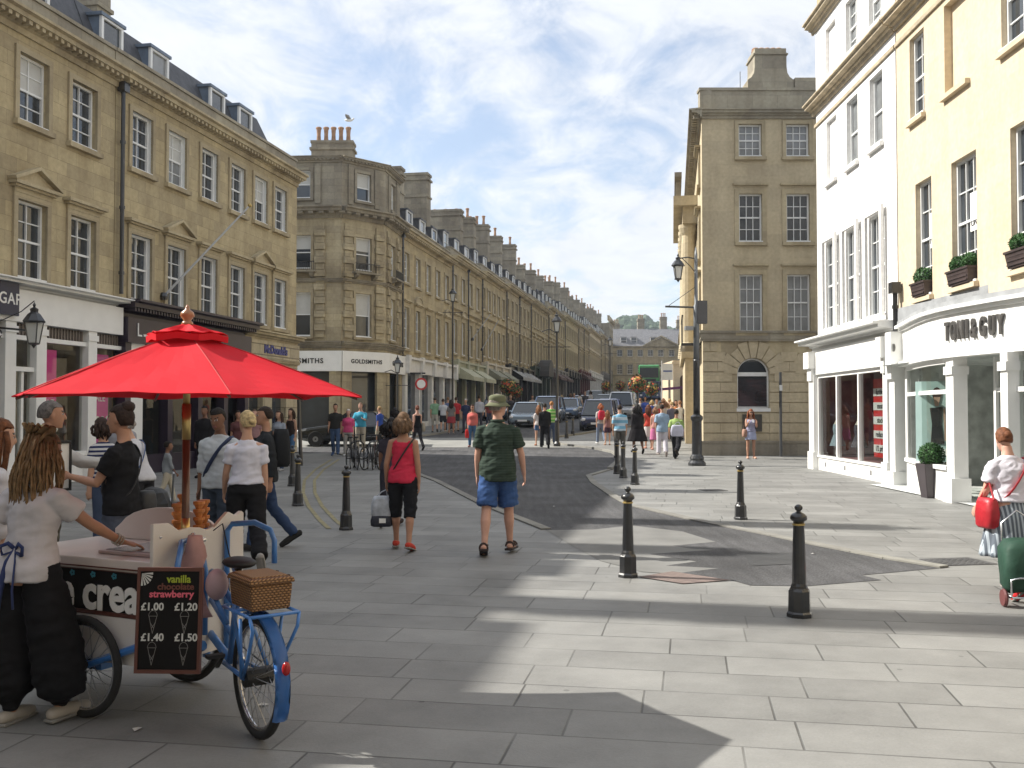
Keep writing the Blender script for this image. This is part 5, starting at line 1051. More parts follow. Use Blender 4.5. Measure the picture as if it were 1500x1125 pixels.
# heading 0: nose towards -y (towards the viewer)
def car_at(px, py, rz, *a): p = G(px, py); return make_car(a[0], a[1], a[2], p, rz)
q = G(433, 655); make_car('black saloon car crossing behind the left bollards', (.012,.016,.02), 'saloon', (q.x, q.y+.9, q.z), R(-90))
sA = R(-9.8)
for px, py, rz, lab, c_, k in [(765, 627, sA, 'small silver blue car at the front of the left row of cars', (.30,.38,.46), 'hatch'), (797, 620, sA, 'mid blue car second in the left row of cars', (.14,.22,.36), 'mpv'), (828, 614, sA, 'blue car third in the left row', (.18,.27,.42), 'hatch'), (722, 617, sA+.1, 'dark blue car half hidden behind the man in the hat', (.04,.09,.16), 'hatch'), (850, 606, sA, 'dark car at the back of the left row', (.03,.03,.035), 'hatch'),
        (873, 632, sA, 'dark blue car nearest in the right row, behind the red backpack', (.05,.06,.12), 'mpv'), (888, 617, sA, 'mid blue car second in the right row', (.10,.13,.28), 'hatch'), (908, 614, sA, 'white van behind the man in the blue striped shirt', (.55,.57,.6), 'van'), (884, 603, sA, 'dark green car in the distant right row', (.03,.05,.05), 'hatch'), (902, 598, sA, 'grey distant car beyond the white van', (.14,.16,.18), 'saloon'), (919, 597, sA, 'pale distant car ahead of the bus', (.35,.38,.40), 'hatch'), (868, 600, sA, 'black distant car in the middle of the street', (.02,.02,.025), 'mpv')]:
    car_at(px, py, rz, lab, c_, k)
# bus
p = G(950, 601); y = 118; cbus = at(951, 600, y); t = thing('bus', 'double decker bus with green top facing down the street', 'bus', (cbus.x, y, terr(y)), sA)
BG = mat('bus_green', (.06,.32,.10), .35, coat=.6); BB = mat('bus_blue', (.05,.09,.22), .35, coat=.6)
b = MB(); b.box(-1.25, 1.25, 0, 10.5, .3, 2.3); b.build('lower_body', BB, t, bevel=.1); b = MB(); b.box(-1.25, 1.25, 0, 10.5, 2.302, 4.3); b.build('upper_body', BG, t, bevel=.15)
MB().box(-1.12, 1.12, -.03, .01, 1.1, 2.2).build('windscreen', CGL, t); MB().box(-1.12, 1.12, -.03, .01, 2.75, 3.95).build('upper_windscreen', CGL, t); MB().box(-.8, .8, -.05, -.03, 2.28, 2.62).build('destination_sign', BLACKM, t)
for s_ in (-1, 1):
    MB().box(s_*1.25-.02, s_*1.25+.02, .4, 10, 1.2, 2.1).build('side_windows', CGL, t); MB().box(s_*1.25-.022, s_*1.25+.022, .4, 10, 2.85, 3.8).build('side_windows', CGL, t)
    MB().box(s_*.95-.14, s_*.95+.14, -.04, .0, .55, .75).build('headlight', HL, t); MB().box(s_*1.4-.1, s_*1.4+.1, -.15, -.05, 1.8, 2.3).build('mirror', BLACKM, t)
    w = MB(); w.lathe([(0,-.15),(.48,-.15),(.5,0),(.48,.15),(0,.15)], 18); o = w.build('wheel', TYRE, t); o.location = (s_*1.1, 2.3, .5); o.rotation_euler = (0, R(90), 0)
# bus stop sign and shop blind on the right
c = at(975, 570, 70); t = thing('shop_blind', 'purple shop blind sticking out on the right of the street', 'awning', c); MB().ext([(-.6,0,-.1),(1.3,0,.05),(1.3,0,.22),(-.6,0,.05)], (0,3,0)).build('blind', mat('purple_cloth', (.16,.04,.14), .8), t)
c = at(978, 556, 66); t = thing('street_banner', 'white hanging banner sign on the right of the street', 'banner', (c.x, c.y, terr(66))); MB().box(-.35,.35,-.02,.02,2.6,3.7).build('board', WPAINT, t); MB().box(-.42,-.36,-.03,.03,0,3.9).build('post', WPAINT, t); MB().box(-.3,.3,-.03,-.02,3.15,3.25).build('board_stripe', mat('sign_blue', (.1,.15,.35), .5), t)

# ------------------------------------------------------------ bicycles
def wheel_parts(parent, r, tyre_w=.02, name='wheel', loc=(0,0,0), rot=(0,0,0), nsp=28, rimm=None, lod=0):
    """wheel in the yz-plane, axle along x"""
    w = MB(); w.tube([(0, (r-tyre_w)*math.cos(2*PI*k/40), (r-tyre_w)*math.sin(2*PI*k/40)) for k in range(40)], tyre_w, 8, closed=True); o = w.build(name, TYRE, parent, smooth=True); o.location = loc; o.rotation_euler = rot
    m = MB(); m.tube([(0, (r-tyre_w*2.1)*math.cos(2*PI*k/40), (r-tyre_w*2.1)*math.sin(2*PI*k/40)) for k in range(40)], tyre_w*.55, 6, closed=True); m.build('rim', rimm or mat('rim_steel', (.5,.5,.52), .2, .9), o, smooth=True)
    h = MB(); h.tube([(-.05,0,0),(-.048,0,0)], .03, 10); h.tube([(.048,0,0),(.05,0,0)], .03, 10); h.tube([(-.06,0,0),(.06,0,0)], .014, 8); h.build('hub', mat('hub_black', (.03,.03,.03), .4, .5), o)
    s_ = MB()
    for k in range(nsp):
        a = 2*PI*k/nsp; c_ = a+(.5 if k % 4 < 2 else -.5); x = .045 if k % 2 else -.045
        s_.bar((x, .028*math.cos(c_), .028*math.sin(c_)), (0, (r-tyre_w*2.2)*math.cos(a), (r-tyre_w*2.2)*math.sin(a)), .003, .003)
    s_.build('spokes', mat('spoke_steel', (.35,.35,.36), .3, .8), o); return o
def make_bike(label, loc, rz, c_=(.02,.02,.022)):
    t = thing('bicycle', label, 'bicycle', loc, rz, 'bicycles locked at the rack'); P = mat('bike_%.2f_%.2f' % c_[:2], c_, .35, .2, var=0, coat=.5)
    wheel_parts(t, .34, .018, loc=(0,0,.34), nsp=16); wheel_parts(t, .34, .018, loc=(0,1.05,.34), nsp=16)
    f = MB(); bb = (0,.45,.30); st = (0,.35,.78); hd = (0,.88,.80); ft = (0,.92,.62)
    for a, b_ in ((bb, st), (st, hd), (bb, ft), (hd, ft)): f.tube([a, b_], .017, 7)
    for s_ in (-.05, .05): f.tube([(s_,0,.34), (0,.40,.32)], .010, 5); f.tube([(s_,0,.34), (0,.35,.76)], .009, 5); f.tube([ft, (s_,.96,.55), (s_,1.05,.34)], .012, 5)
    f.build('frame', P, t); h = MB(); h.tube([(-.28,.80,1.0),(-.2,.9,.98),(0,.88,.98),(.2,.9,.98),(.28,.80,1.0)], .013, 6); h.tube([(0,.88,.8),(0,.87,.98)], .014, 6); h.build('handlebar', BLACKM, t)
    s2 = MB(); s2.ell((0,.27,.93), (.07,.13,.03), 10, 6); s2.tube([(0,.34,.78),(0,.31,.92)], .013, 6); s2.build('saddle', BLACKM, t); c2 = MB(); c2.lathe([(0,-.01),(.09,-.01),(.09,.01),(0,.01)], 14); o = c2.build('crank', mat('hub_black', (.03,.03,.03), .4, .5), t); o.location = (.04,.45,.3); o.rotation_euler = (0,R(90),0)
    return t
q = G(508, 689)
for i, (dx, dy, rz, c_) in enumerate([(.05, 0, -.25, (.02,.02,.022)), (.28, .1, .05, (.12,.12,.13)), (.5, .0, -.5, (.03,.04,.05)), (.72, .15, -.15, (.05,.015,.015)), (.95, .05, -.45, (.012,.012,.012))]):
    make_bike(['leftmost black bicycle at the rack, yellow-green reflector towards the saloon car', 'silver grey bicycle second from the left at the rack', 'dark blue bicycle in the middle of the rack', 'dark red bicycle second from the right at the rack', 'rightmost black bicycle at the rack beside the woman in red'][i].replace(', yellow-green reflector towards the saloon car', ' towards the black saloon car'), (q.x+dx-.0, q.y+dy, q.z), rz+R(12), c_)
t = thing('bike_rack', 'row of black steel hoops holding the bicycles', 'bike rack', (q.x+.5, q.y+.6, 0))
for k in range(3): b = MB(); b.tube([(k*.5-.5, 0, 0), (k*.5-.5, 0, .7), (k*.5-.4, .1, .8), (k*.5-.3, .5, .8), (k*.5-.2, .6, .7), (k*.5-.2, .6, 0)], .025, 8); b.build('hoop', BLACKM, t)
# orange slatted bench back in front of dark shop
c = G(212, 676); t = thing('bench', 'bright orange slatted barrier panel in front of the dark shop', 'barrier', c, .15); OR = mat('orange_plastic', (.62,.10,.02), .5)
b = MB(); b.box(-.5, .5, -.03, .03, .95, 1.08); b.box(-.5, -.45, -.03, .03, 0, .95); b.box(.45, .5, -.03, .03, 0, .95); b.box(-.45, .45, -.03, .03, .15, .25); b.build('rail', OR, t)
b = MB(); 
for k in range(8): b.box(-.40+k*.105, -.36+k*.105, -.02, .02, .25, .95)
b.build('slats', OR, t)

# ------------------------------------------------------------ ice cream tricycle
CREAM = mat('cart_cream', (.62,.56,.53), .35, var=.05, coat=.4); CWHITE = mat('cart_white', (.66,.63,.60), .35, var=.05, coat=.4)
BLUE = mat('cycle_blue', (.05,.19,.52), .35, var=.05, coat=.5); BOARD = mat('black_board', (.007,.006,.006), .8, var=.3, spec=.2); BROWN = mat('brown_edge', (.10,.035,.025), .5)
BRASS = mat('brass', (.55,.40,.16), .3, .9, var=.05); WOOD = mat('dark_wood', (.10,.032,.018), .35, var=.25, vs=10, coat=.4); STEEL = mat('steel', (.55,.56,.58), .25, .9, var=.05)
C0 = V((-1.92, 5.33)); CRZ = R(65); t = thing('ice_cream_tricycle', 'blue and cream ice cream tricycle with black sign board under the red parasol', 'tricycle', (C0.x, C0.y, 0), CRZ)
b = MB(); b.box(.0, .62, .02, 1.12, .30, .80); b.build('box', CREAM, t, bevel=.01)
b = MB(); b.box(-.04, .66, .0, 1.16, .802, .868); b.build('counter_top', CREAM, t, bevel=.008); b = MB(); b.box(-.048, -.04, .0, 1.16, .815, .822); b.build('counter_trim', BROWN, t)
pts = [(-.05,.30),(.67,.30),(.67,1.07)]+[(.67-.02*k-.0, 1.075+.012*math.cos(k*.9)) for k in range(1, 8)]+[(.42,1.01),(.36,1.0),(.30,1.02),(.22,1.03),(.14,1.02),(.06,1.07),(-.05,1.075)]
b = MB(); b.ext([(x, -.028, z) for x, z in pts], (0, .026, 0)); b.build('end_panel', CWHITE, t, bevel=.004)
pts = [(.12,.87),(.12,.93)]+[(.54-.40*math.cos(PI*k/12), .93+.15*math.sin(PI*k/12)) for k in range(1, 12)]+[(.98,.93),(.98,.87)]
b = MB(); b.ext([(.63, y, z) for y, z in pts], (.025, 0, 0)); b.build('side_hump', CREAM, t, bevel=.004)
b = MB(); b.box(-.022, -.002, .0, 1.14, .575, .795); s = b.build('sign_board', BOARD, t); b = MB(); b.box(-.030, -.0225, -.005, 1.145, .553, .574); b.box(-.030, -.0225, -.005, 1.145, .796, .806); b.build('sign_border', BROWN, s)
text('ice cream', .275, WPAINT, s, (-.026, .385, .668), R(-90), name='sign_lettering', depth=.006, bold=.008, sx=.88)
TEAL = mat('teal_flower', (.04,.22,.30), .6)
fl = MB()
for k in range(6):
    y0 = .28+.16*k
    for j in range(5): a = j*2*PI/5; fl.ell((-.026, y0+.013*math.cos(a), .772+.011*math.sin(a)), (.003,.008,.008), 6, 4)
fl.build('flower_pattern', TEAL, s)
b = MB(); b.box(-.03, .0, .05, 1.1, .30, .55); b.build('lower_panel', CWHITE, t); 
for sx in (-.085, .705): wheel_parts(t, .28, .022, loc=(sx, .44, .28), nsp=32)
b = MB(); b.box(.0, .62, .40, .48, .24, .30); b.tube([(-.1,.44,.28),(.72,.44,.28)], .014, 8); b.tube([(-.05,.05,.42),(-.05,.44,.28),(-.05,.95,.40)], .022, 8); b.tube([(.3,.1,.30),(.3,-.06,.36)], .03, 8); b.build('chassis', BLUE, t)
lid = MB(); lid.box(.08, .52, .12, .52, .870, .888); lid = lid.build('serving_lid', mat('lid_frame', (.42,.33,.33), .4), t, bevel=.004); MB().box(.11, .49, .15, .49, .889, .893).build('lid_plate', STEEL, lid); b = MB(); b.tube([(.28,.30,.905),(.48,.42,.905)], .008, 6); b.tube([(.2,.2,.893),(.2,.2,.92)], .008, 6); b.build('lid_handle', STEEL, lid)
# clamp and handlebars
b = MB(); b.tube([(.20,-.16,.45),(.20,-.16,.80),(.20,-.13,.93),(.20,-.05,.955),(.20,.0,.95)], .016, 8); b.tube([(.20-.22,-.17,.62),(.0-.02,-.17,.86),(.02,-.15,.93),(.10,-.08,.965),(.20,-.04,.96)], .016, 8)
b.tube([(.50,-.05,.30),(.50,-.05,.98),(.52,-.07,1.02),(.56,-.20,1.03),(.58,-.30,.99),(.58,-.33,.93),(.58,-.33,.80)], .017, 8); b.build('push_handle', BLUE, t, smooth=True)
b = MB(); b.tube([(.13,-.045,.945),(.32,-.045,.95)], .013, 8); b.tube([(.23,-.09,.90),(.23,-.03,.99)], .02, 8); b.build('clamp', STEEL, t)
cone = MB(); 
for i in range(4):
    x, y = .26+.085*i, .10+.04*(i % 2)
    for j in range(6 if i != 1 else 7): cone.lathe([(.014,0),(.028,.03),(.034,.034),(.034,.05),(.028,.052)], 10, (x, y, .872+.046*j))
cone.build('cone_stacks', mat('wafer_orange', (.50,.20,.06), .7, var=.25, vs=20), t)
# rear frame in world space, converted to the tricycle's frame
inv2 = Matrix.Rotation(-CRZ, 3, 'Z'); C2 = lambda x, y, z: inv2 @ V((x-C0.x, y-C0.y, z))
hub = V((-1.31, 5.10, .315)); hd = V((-.588, .809, 0)); sd_ = V((.809, .588, 0)); W2 = lambda f, s_, z: C2(*(V((hub.x, hub.y, 0))+hd*f+sd_*s_+V((0,0,z))))
rw = wheel_parts(t, .315, .024, loc=tuple(W2(0,0,.315)), rot=(0,0,R(36)-CRZ), nsp=36)
hb = MB(); hb.tube([tuple(W2(0,-.07,.315)), tuple(W2(0,.07,.315))], .048, 12); hb.build('hub_gear', mat('hub_black', (.03,.03,.03), .4, .5), t)
b = MB()
for s_ in (-.07, .07):
    b.tube([W2(0,s_,.315), W2(.40,s_*.7,.32)], .012, 7); b.tube([W2(0,s_,.315), W2(.26,s_*.5,.62), W2(.30,0,.72)], .011, 7); b.tube([W2(0,s_*1.25,.315), W2(-.05,s_*1.6,.63)], .009, 6); b.tube([W2(.25,s_,.55), W2(.62,s_*1.3,.80)], .013, 7)
b.tube([W2(.40,0,.30), W2(.28,0,.78)], .017, 8); b.tube([W2(.40,0,.32), W2(.78,0,.42), W2(.95,0,.40)], .022, 8); b.tube([W2(.30,0,.62), W2(.78,0,.78)], .018, 8); b.tube([W2(.78,0,.26), W2(.78,0,1.0)], .022, 8); b.tube([W2(.78,0,.30), W2(.74,-.35,.27)], .02, 8); b.tube([W2(.35,0,.45), W2(.76,0,.62)], .015, 8)
for s_ in (-.13, .13): b.tube([W2(.20,s_*.6,.66), W2(.15,s_,.665), W2(-.22,s_,.665)], .009, 6); b.tube([W2(-.22,s_,.665), W2(-.23,s_*.9,.60), W2(-.12,s_*.75,.44), W2(0,s_*.6,.32)], .009, 6)
b.tube([W2(-.22,-.13,.665), W2(-.22,.13,.665)], .009, 6); b.tube([W2(.0,-.13,.665), W2(.0,.13,.665)], .009, 6); b.build('rear_frame', BLUE, t, smooth=True)
m_ = MB(); rs = []
for k in range(22):
    a = R(58)+k*R(150)/21; rr = .35; c_ = (rr*math.cos(a), .315+rr*math.sin(a)); rs.append([W2(c_[0], s_, c_[1]-.012*abs(s_)/.035*0) if 0 else W2(c_[0]*(1-.06*abs(s_)/.04), s_, .315+(c_[1]-.315)*(1-.06*abs(s_)/.04)) for s_ in (-.04, -.02, .02, .04)]+[W2(c_[0]*.97, s_, .315+(c_[1]-.315)*.97) for s_ in (.02, -.02)])
m_.rings(rs); m_.build('mudguard', BLUE, t, smooth=True); MB().ell(W2(-.365,.0,.43), (.022,.022,.035), 10, 7).build('reflector', mat('red_reflector', (.35,.01,.01), .2), t, smooth=True)
b = MB(); b.ell(W2(.27,0,.865), (.085,.13,.03), 14, 8, rot=Matrix.Rotation(R(36)-CRZ, 3, 'Z')); b.tube([W2(.29,0,.76), W2(.28,0,.84)], .014, 8); b.tube([W2(.18,-.05,.80), W2(.24,0,.84)], .008, 6); b.build('saddle', BLACKM, t, smooth=True)
b = MB(); b.lathe([(0,-.006),(.085,-.006),(.085,.006),(0,.006)], 20); o = b.build('chainwheel', STEEL, t); o.location = tuple(W2(.40,.05,.29)); o.rotation_euler = (0, R(90), R(36)-CRZ)
b = MB(); b.bar(W2(.40,.07,.29), W2(.52,.08,.20), .02, .012); b.bar(W2(.40,-.07,.29), W2(.28,-.08,.38), .02, .012); b.box(0,0,0,0,0,0) if 0 else None; b.bar(W2(.52,.08,.20), W2(.52,.17,.20), .05, .018); b.bar(W2(.28,-.08,.38), W2(.28,-.17,.38), .05, .018); b.build('crank', BLACKM, t)
# towel and round bag hanging on the handle
q = MB(); rs = []
for k in range(9):
    z = 1.0-.055*k; w = .045+.02*math.sin(k*.9)+.012*k*.5; rs.append([(-1.735+w*math.cos(a)*(.7+.3*math.sin(3*a+k)), 5.38+.05*math.sin(a), z) for a in [2*PI*j/12 for j in range(12)]])
q.rings(rs); o = q.build('towel', mat('pink_towel', (.42,.25,.25), .9, var=.15, vs=9), smooth=True); tag(o, 'pink towel hanging from the tricycle handle above the price board', 'towel')
o = MB().ell((-1.60, 5.36, .74), (.062,.062,.085), 14, 10).build('round_bag', mat('pale_pink', (.55,.38,.40), .6, var=.15), smooth=True); tag(o, 'rounded pale pink and white bag hung behind the price board', 'bag')
# wicker basket
wk = bpy.data.materials.new('wicker'); wk.use_nodes = True; MC['wicker'] = wk; t_, nn, mm = nodes(wk); bs = t_.nodes['Principled BSDF']; bs.inputs['Roughness'].default_value = .6
co = nn('ShaderNodeTexCoord'); s_ = nn('ShaderNodeSeparateXYZ'); t_.links.new(co.outputs['Object'], s_.inputs[0])
u = mm('ADD', s_.outputs[0], s_.outputs[1]); row = mm('FLOOR', mm('MULTIPLY', s_.outputs[2], 75)); ph = mm('MULTIPLY', row, PI)
wv = mm('MULTIPLY', mm('ABSOLUTE', mm('SINE', mm('ADD', mm('MULTIPLY', u, 130), mm('MULTIPLY', ph, .5)))), mm('ABSOLUTE', mm('SINE', mm('MULTIPLY', s_.outputs[2], 235))))
r_ = nn('ShaderNodeValToRGB'); r_.color_ramp.elements[0].color = (.09,.035,.012,1); r_.color_ramp.elements[1].color = (.42,.23,.09,1); t_.links.new(wv, r_.inputs[0]); t_.links.new(r_.outputs[0], bs.inputs['Base Color'])
bp = nn('ShaderNodeBump'); bp.inputs['Distance'].default_value = .006; t_.links.new(wv, bp.inputs['Height']); t_.links.new(bp.outputs[0], bs.inputs['Normal'])
bc = V((hub.x, hub.y, 0))+hd*.02; t2 = thing('wicker_basket', 'lidded wicker hamper strapped on the rear rack of the tricycle', 'basket', (bc.x+.02, bc.y, .672), R(36+90)); t2.scale = (.84, .9, .95)
b = MB(); b.rings([[(-.17,-.115,0),(.17,-.115,0),(.17,.115,0),(-.17,.115,0)], [(-.185,-.125,.14),(.185,-.125,.14),(.185,.125,.14),(-.185,.125,.14)]]); b.build('basket_body', wk, t2, bevel=.012)
b = MB(); b.rings([[(-.195,-.135,.142),(.195,-.135,.142),(.195,.135,.142),(-.195,.135,.142)], [(-.19,-.13,.165),(.19,-.13,.165),(.19,.13,.165),(-.19,.13,.165)], [(-.15,-.10,.18),(.15,-.10,.18),(.15,.10,.18),(-.15,.10,.18)]]); b.build('lid', wk, t2, bevel=.006)
b = MB()
for x in (-.09, .09): b.box(x-.012, x+.012, -.14, -.132, .06, .17)
b.build('strap', mat('leather', (.06,.025,.012), .5), t2)
# price board
PB = thing('price_board', 'black chalk price board with brown frame hanging on the tricycle', 'sign', (-1.715, 4.93, .375), R(6)); PB.rotation_euler = (R(-4), 0, R(-2))
b = MB(); b.box(-.15, .15, -.008, .008, .02, .50); bd = b.build('board', BOARD, PB)
b = MB(); b.box(-.165, -.15, -.014, .012, 0, .52); b.box(.15, .165, -.014, .012, 0, .52); b.box(-.15, .15, -.014, .012, 0, .018); b.box(-.15, .15, -.014, .012, .502, .52); b.build('frame', BROWN, PB)
def pt(s_, sz, m, x, z, sx=1): text(s_, sz, m, bd, (x, -.0095, z), name='chalk_lettering', depth=.002, bold=.0012, sx=sx)
pt('vanilla', .052, mat('chalk_green', (.32,.38,.03), .8, var=0), .045, .462, .95); pt('chocolate', .045, mat('chalk_brown', (.14,.045,.03), .8, var=0), .03, .425, 1.05); pt('strawberry', .048, mat('chalk_pink', (.65,.12,.17), .8, var=0), .01, .388, 1.05)
CH_ = mat('chalk_white', (.55,.55,.52), .8, var=0); pt('£1.00', .052, CH_, -.085, .325); pt('£1.20', .052, CH_, .085, .325); pt('£1.40', .052, CH_, -.08, .175); pt('£1.50', .052, CH_, .09, .175)
ic = MB()
for x, z in ((-.08,.25),(.08,.25),(-.08,.095),(.08,.095)):
    for a, b_ in (((x-.02,z+.03),(x,z-.055)), ((x+.02,z+.03),(x,z-.055)), ((x-.02,z+.03),(x+.02,z+.03)), ((x-.014,z),(x+.006,z-.03)), ((x+.014,z),(x-.006,z-.03))): ic.bar((a[0],-.0095,a[1]), (b_[0],-.0095,b_[1]), .002, .0016, up=V((0,1,0)))
    ic.tube([(x+.022*math.cos(PI*k/8), -.0095, z+.03+.028*math.sin(PI*k/8)) for k in range(9)], .0012, 4)
ic.build('cone_drawings', mat('chalk_dim', (.20,.19,.18), .8, var=0), bd)
fw = MB(); 
for k in range(6): a = -PI/2+k*PI/10; fw.ext([(-.142, -.009, .49), (-.142+.055*math.cos(a-.09), -.009, .49+.055*math.sin(a-.09)*1.1), (-.142+.055*math.cos(a+.09), -.009, .49+.055*math.sin(a+.09)*1.1)], (0,-.0015,0))
fw.build('chalk_flower', CH_, bd)
# ------------------------------------------------------------ parasol
UX, UY = -1.83, 5.53; t = thing('parasol', 'large bright red six-sided parasol with dark wooden pole over the tricycle', 'parasol', (UX, UY, 0))
REDU = mat('parasol_red', (.64,.014,.028), .75, var=.12, vs=1.6, bump=.001, bs=300, spec=.2)
tt = REDU.node_tree; pr = tt.nodes['Principled BSDF']; outn = [n for n in tt.nodes if n.type == 'OUTPUT_MATERIAL'][0]; tl = tt.nodes.new('ShaderNodeBsdfTranslucent'); tl.inputs[0].default_value = (.75,.02,.03,1); ms = tt.nodes.new('ShaderNodeMixShader'); ms.inputs[0].default_value = .22; tt.links.new(pr.outputs[0], ms.inputs[1]); tt.links.new(tl.outputs[0], ms.inputs[2]); tt.links.new(ms.outputs[0], outn.inputs[0])
def canopy(r0, r1, z0, z1, ph, drop=.03, nseg=6, m=10, edge=0):
    b = MB(); rows = []
    for i in range(m+1):
        f = i/m; rr = r0+(r1-r0)*f; row = []
        for k in range(nseg*8):
            a = ph+2*PI*k/(nseg*8); u = (k % 8)/8; sgm = 2*PI/nseg; off = (u-.5)*sgm; hexr = rr*math.cos(sgm/2)/math.cos(off); bulge = math.cos(PI*(u-.5))
            hexr *= 1-.035*f*bulge; z = z0+(z1-z0)*(f**1.08)-drop*0-(.028*math.sin(PI*f)*bulge)+(.012*f*bulge) + .004*math.sin(k*1.7+i)*f
            row.append((hexr*math.cos(a), hexr*math.sin(a), z))
        rows.append(row)
    b.rings(rows, caps=False); return b
b = canopy(.10, .985, 2.085, 1.755, 0); o = b.build('canopy', REDU, t, smooth=False); sm = o.modifiers.new('thickness', 'SOLIDIFY'); sm.thickness = .004
b = canopy(.03, .225, 2.165, 2.105, .06); b2 = MB(); rows = []
for zf, ro in ((2.105, 1.0), (2.07, .99)): rows.append([(.225*ro*math.cos(PI/6)/math.cos(((k % 8)/8-.5)*PI/3)*math.cos(.06+2*PI*k/48), .225*ro*math.cos(PI/6)/math.cos(((k % 8)/8-.5)*PI/3)*math.sin(.06+2*PI*k/48), zf-.006*math.cos(k*.785)) for k in range(48)])
b2.rings(rows, caps=False); b.add(b2.v, b2.f); o = b.build('vent_cap', REDU, t); sm = o.modifiers.new('thickness', 'SOLIDIFY'); sm.thickness = .004
hm = MB()
for k in range(6): a = k*PI/3; hm.tube([(.12*math.cos(a), .12*math.sin(a), 2.060), (.96*math.cos(a), .96*math.sin(a), 1.748)], .008, 6)
hm.build('ribs', WOOD, t)
for k in range(6): a = k*PI/3; hm = MB(); hm.tube([((.10+.885*f_)*math.cos(a), (.10+.885*f_)*math.sin(a), 2.085-.33*f_**1.08+.006) for f_ in (0,.25,.5,.75,1)], .0035, 5); hm.build('seam', mat('seam_red', (.40,.01,.015), .8), t)
b = MB(); b.tube([(0,0,.30),(0,0,1.70)], .022, 12); b.tube([(0,0,1.70),(0,0,2.14)], .018, 12); b.build('pole', WOOD, t, smooth=True); b = MB(); b.tube([(0,0,1.52),(0,0,1.72)], .0245, 12); b.tube([(0,0,.90),(0,0,1.08)], .0245, 12); b.tube([(0,0,1.70),(0,0,1.96)], .020, 12); b.build('brass_sleeve', BRASS, t, smooth=True)
MB().lathe([(.02,2.15),(.035,2.165),(.03,2.18),(.02,2.19),(.04,2.215),(.036,2.235),(.015,2.25),(.012,2.265),(.004,2.28)], 14).build('finial', mat('finial_wood', (.30,.13,.05), .35, coat=.4), t, smooth=True)
b = MB(); 
for k in range(6): a = k*PI/3; b.tube([(.03*math.cos(a), .03*math.sin(a), 1.80), (.5*math.cos(a), .5*math.sin(a), 1.915)], .007, 5)
b.build('struts', WOOD, t)

# ------------------------------------------------------------ people
SKINS = {'light': (.50,.29,.20), 'tan': (.40,.215,.14), 'brown': (.20,.10,.062), 'pink': (.56,.32,.24)}
JOBS = []
def voxel_job(o, vox, smooth=4, disp=0):
    r = o.modifiers.new('remesh', 'REMESH'); r.mode = 'VOXEL'; r.voxel_size = vox; r.use_smooth_shade = True
    s_ = o.modifiers.new('smooth', 'SMOOTH'); s_.factor = .5; s_.iterations = smooth
    JOBS.append((o, disp))
def rotx(v, a): c, s_ = math.cos(a), math.sin(a); return V((v.x, v.y*c-v.z*s_, v.y*s_+v.z*c))
def loft(mb, secs, n=20, m=0):
    """secs: (centre, rx, ry[, right vector])"""
    rs = []
    for s_ in secs:
        c, rx, ry = s_[:3]; rt = s_[3] if len(s_) > 3 else V((1,0,0)); fw = V((-rt.y, rt.x, 0))
        rs.append([V(c)+rt*rx*math.cos(2*PI*k/n)+fw*ry*math.sin(2*PI*k/n) for k in range(n)])
    return mb.rings(rs, m)
CLM = {}
def cloth(col, bump=.004):
    if not isinstance(col, tuple): return col
    k = 'cloth_%.3f_%.3f_%.3f' % col; return mat(k, col, .85, 0, .09, 9, bump=bump, bs=14, spec=.15)
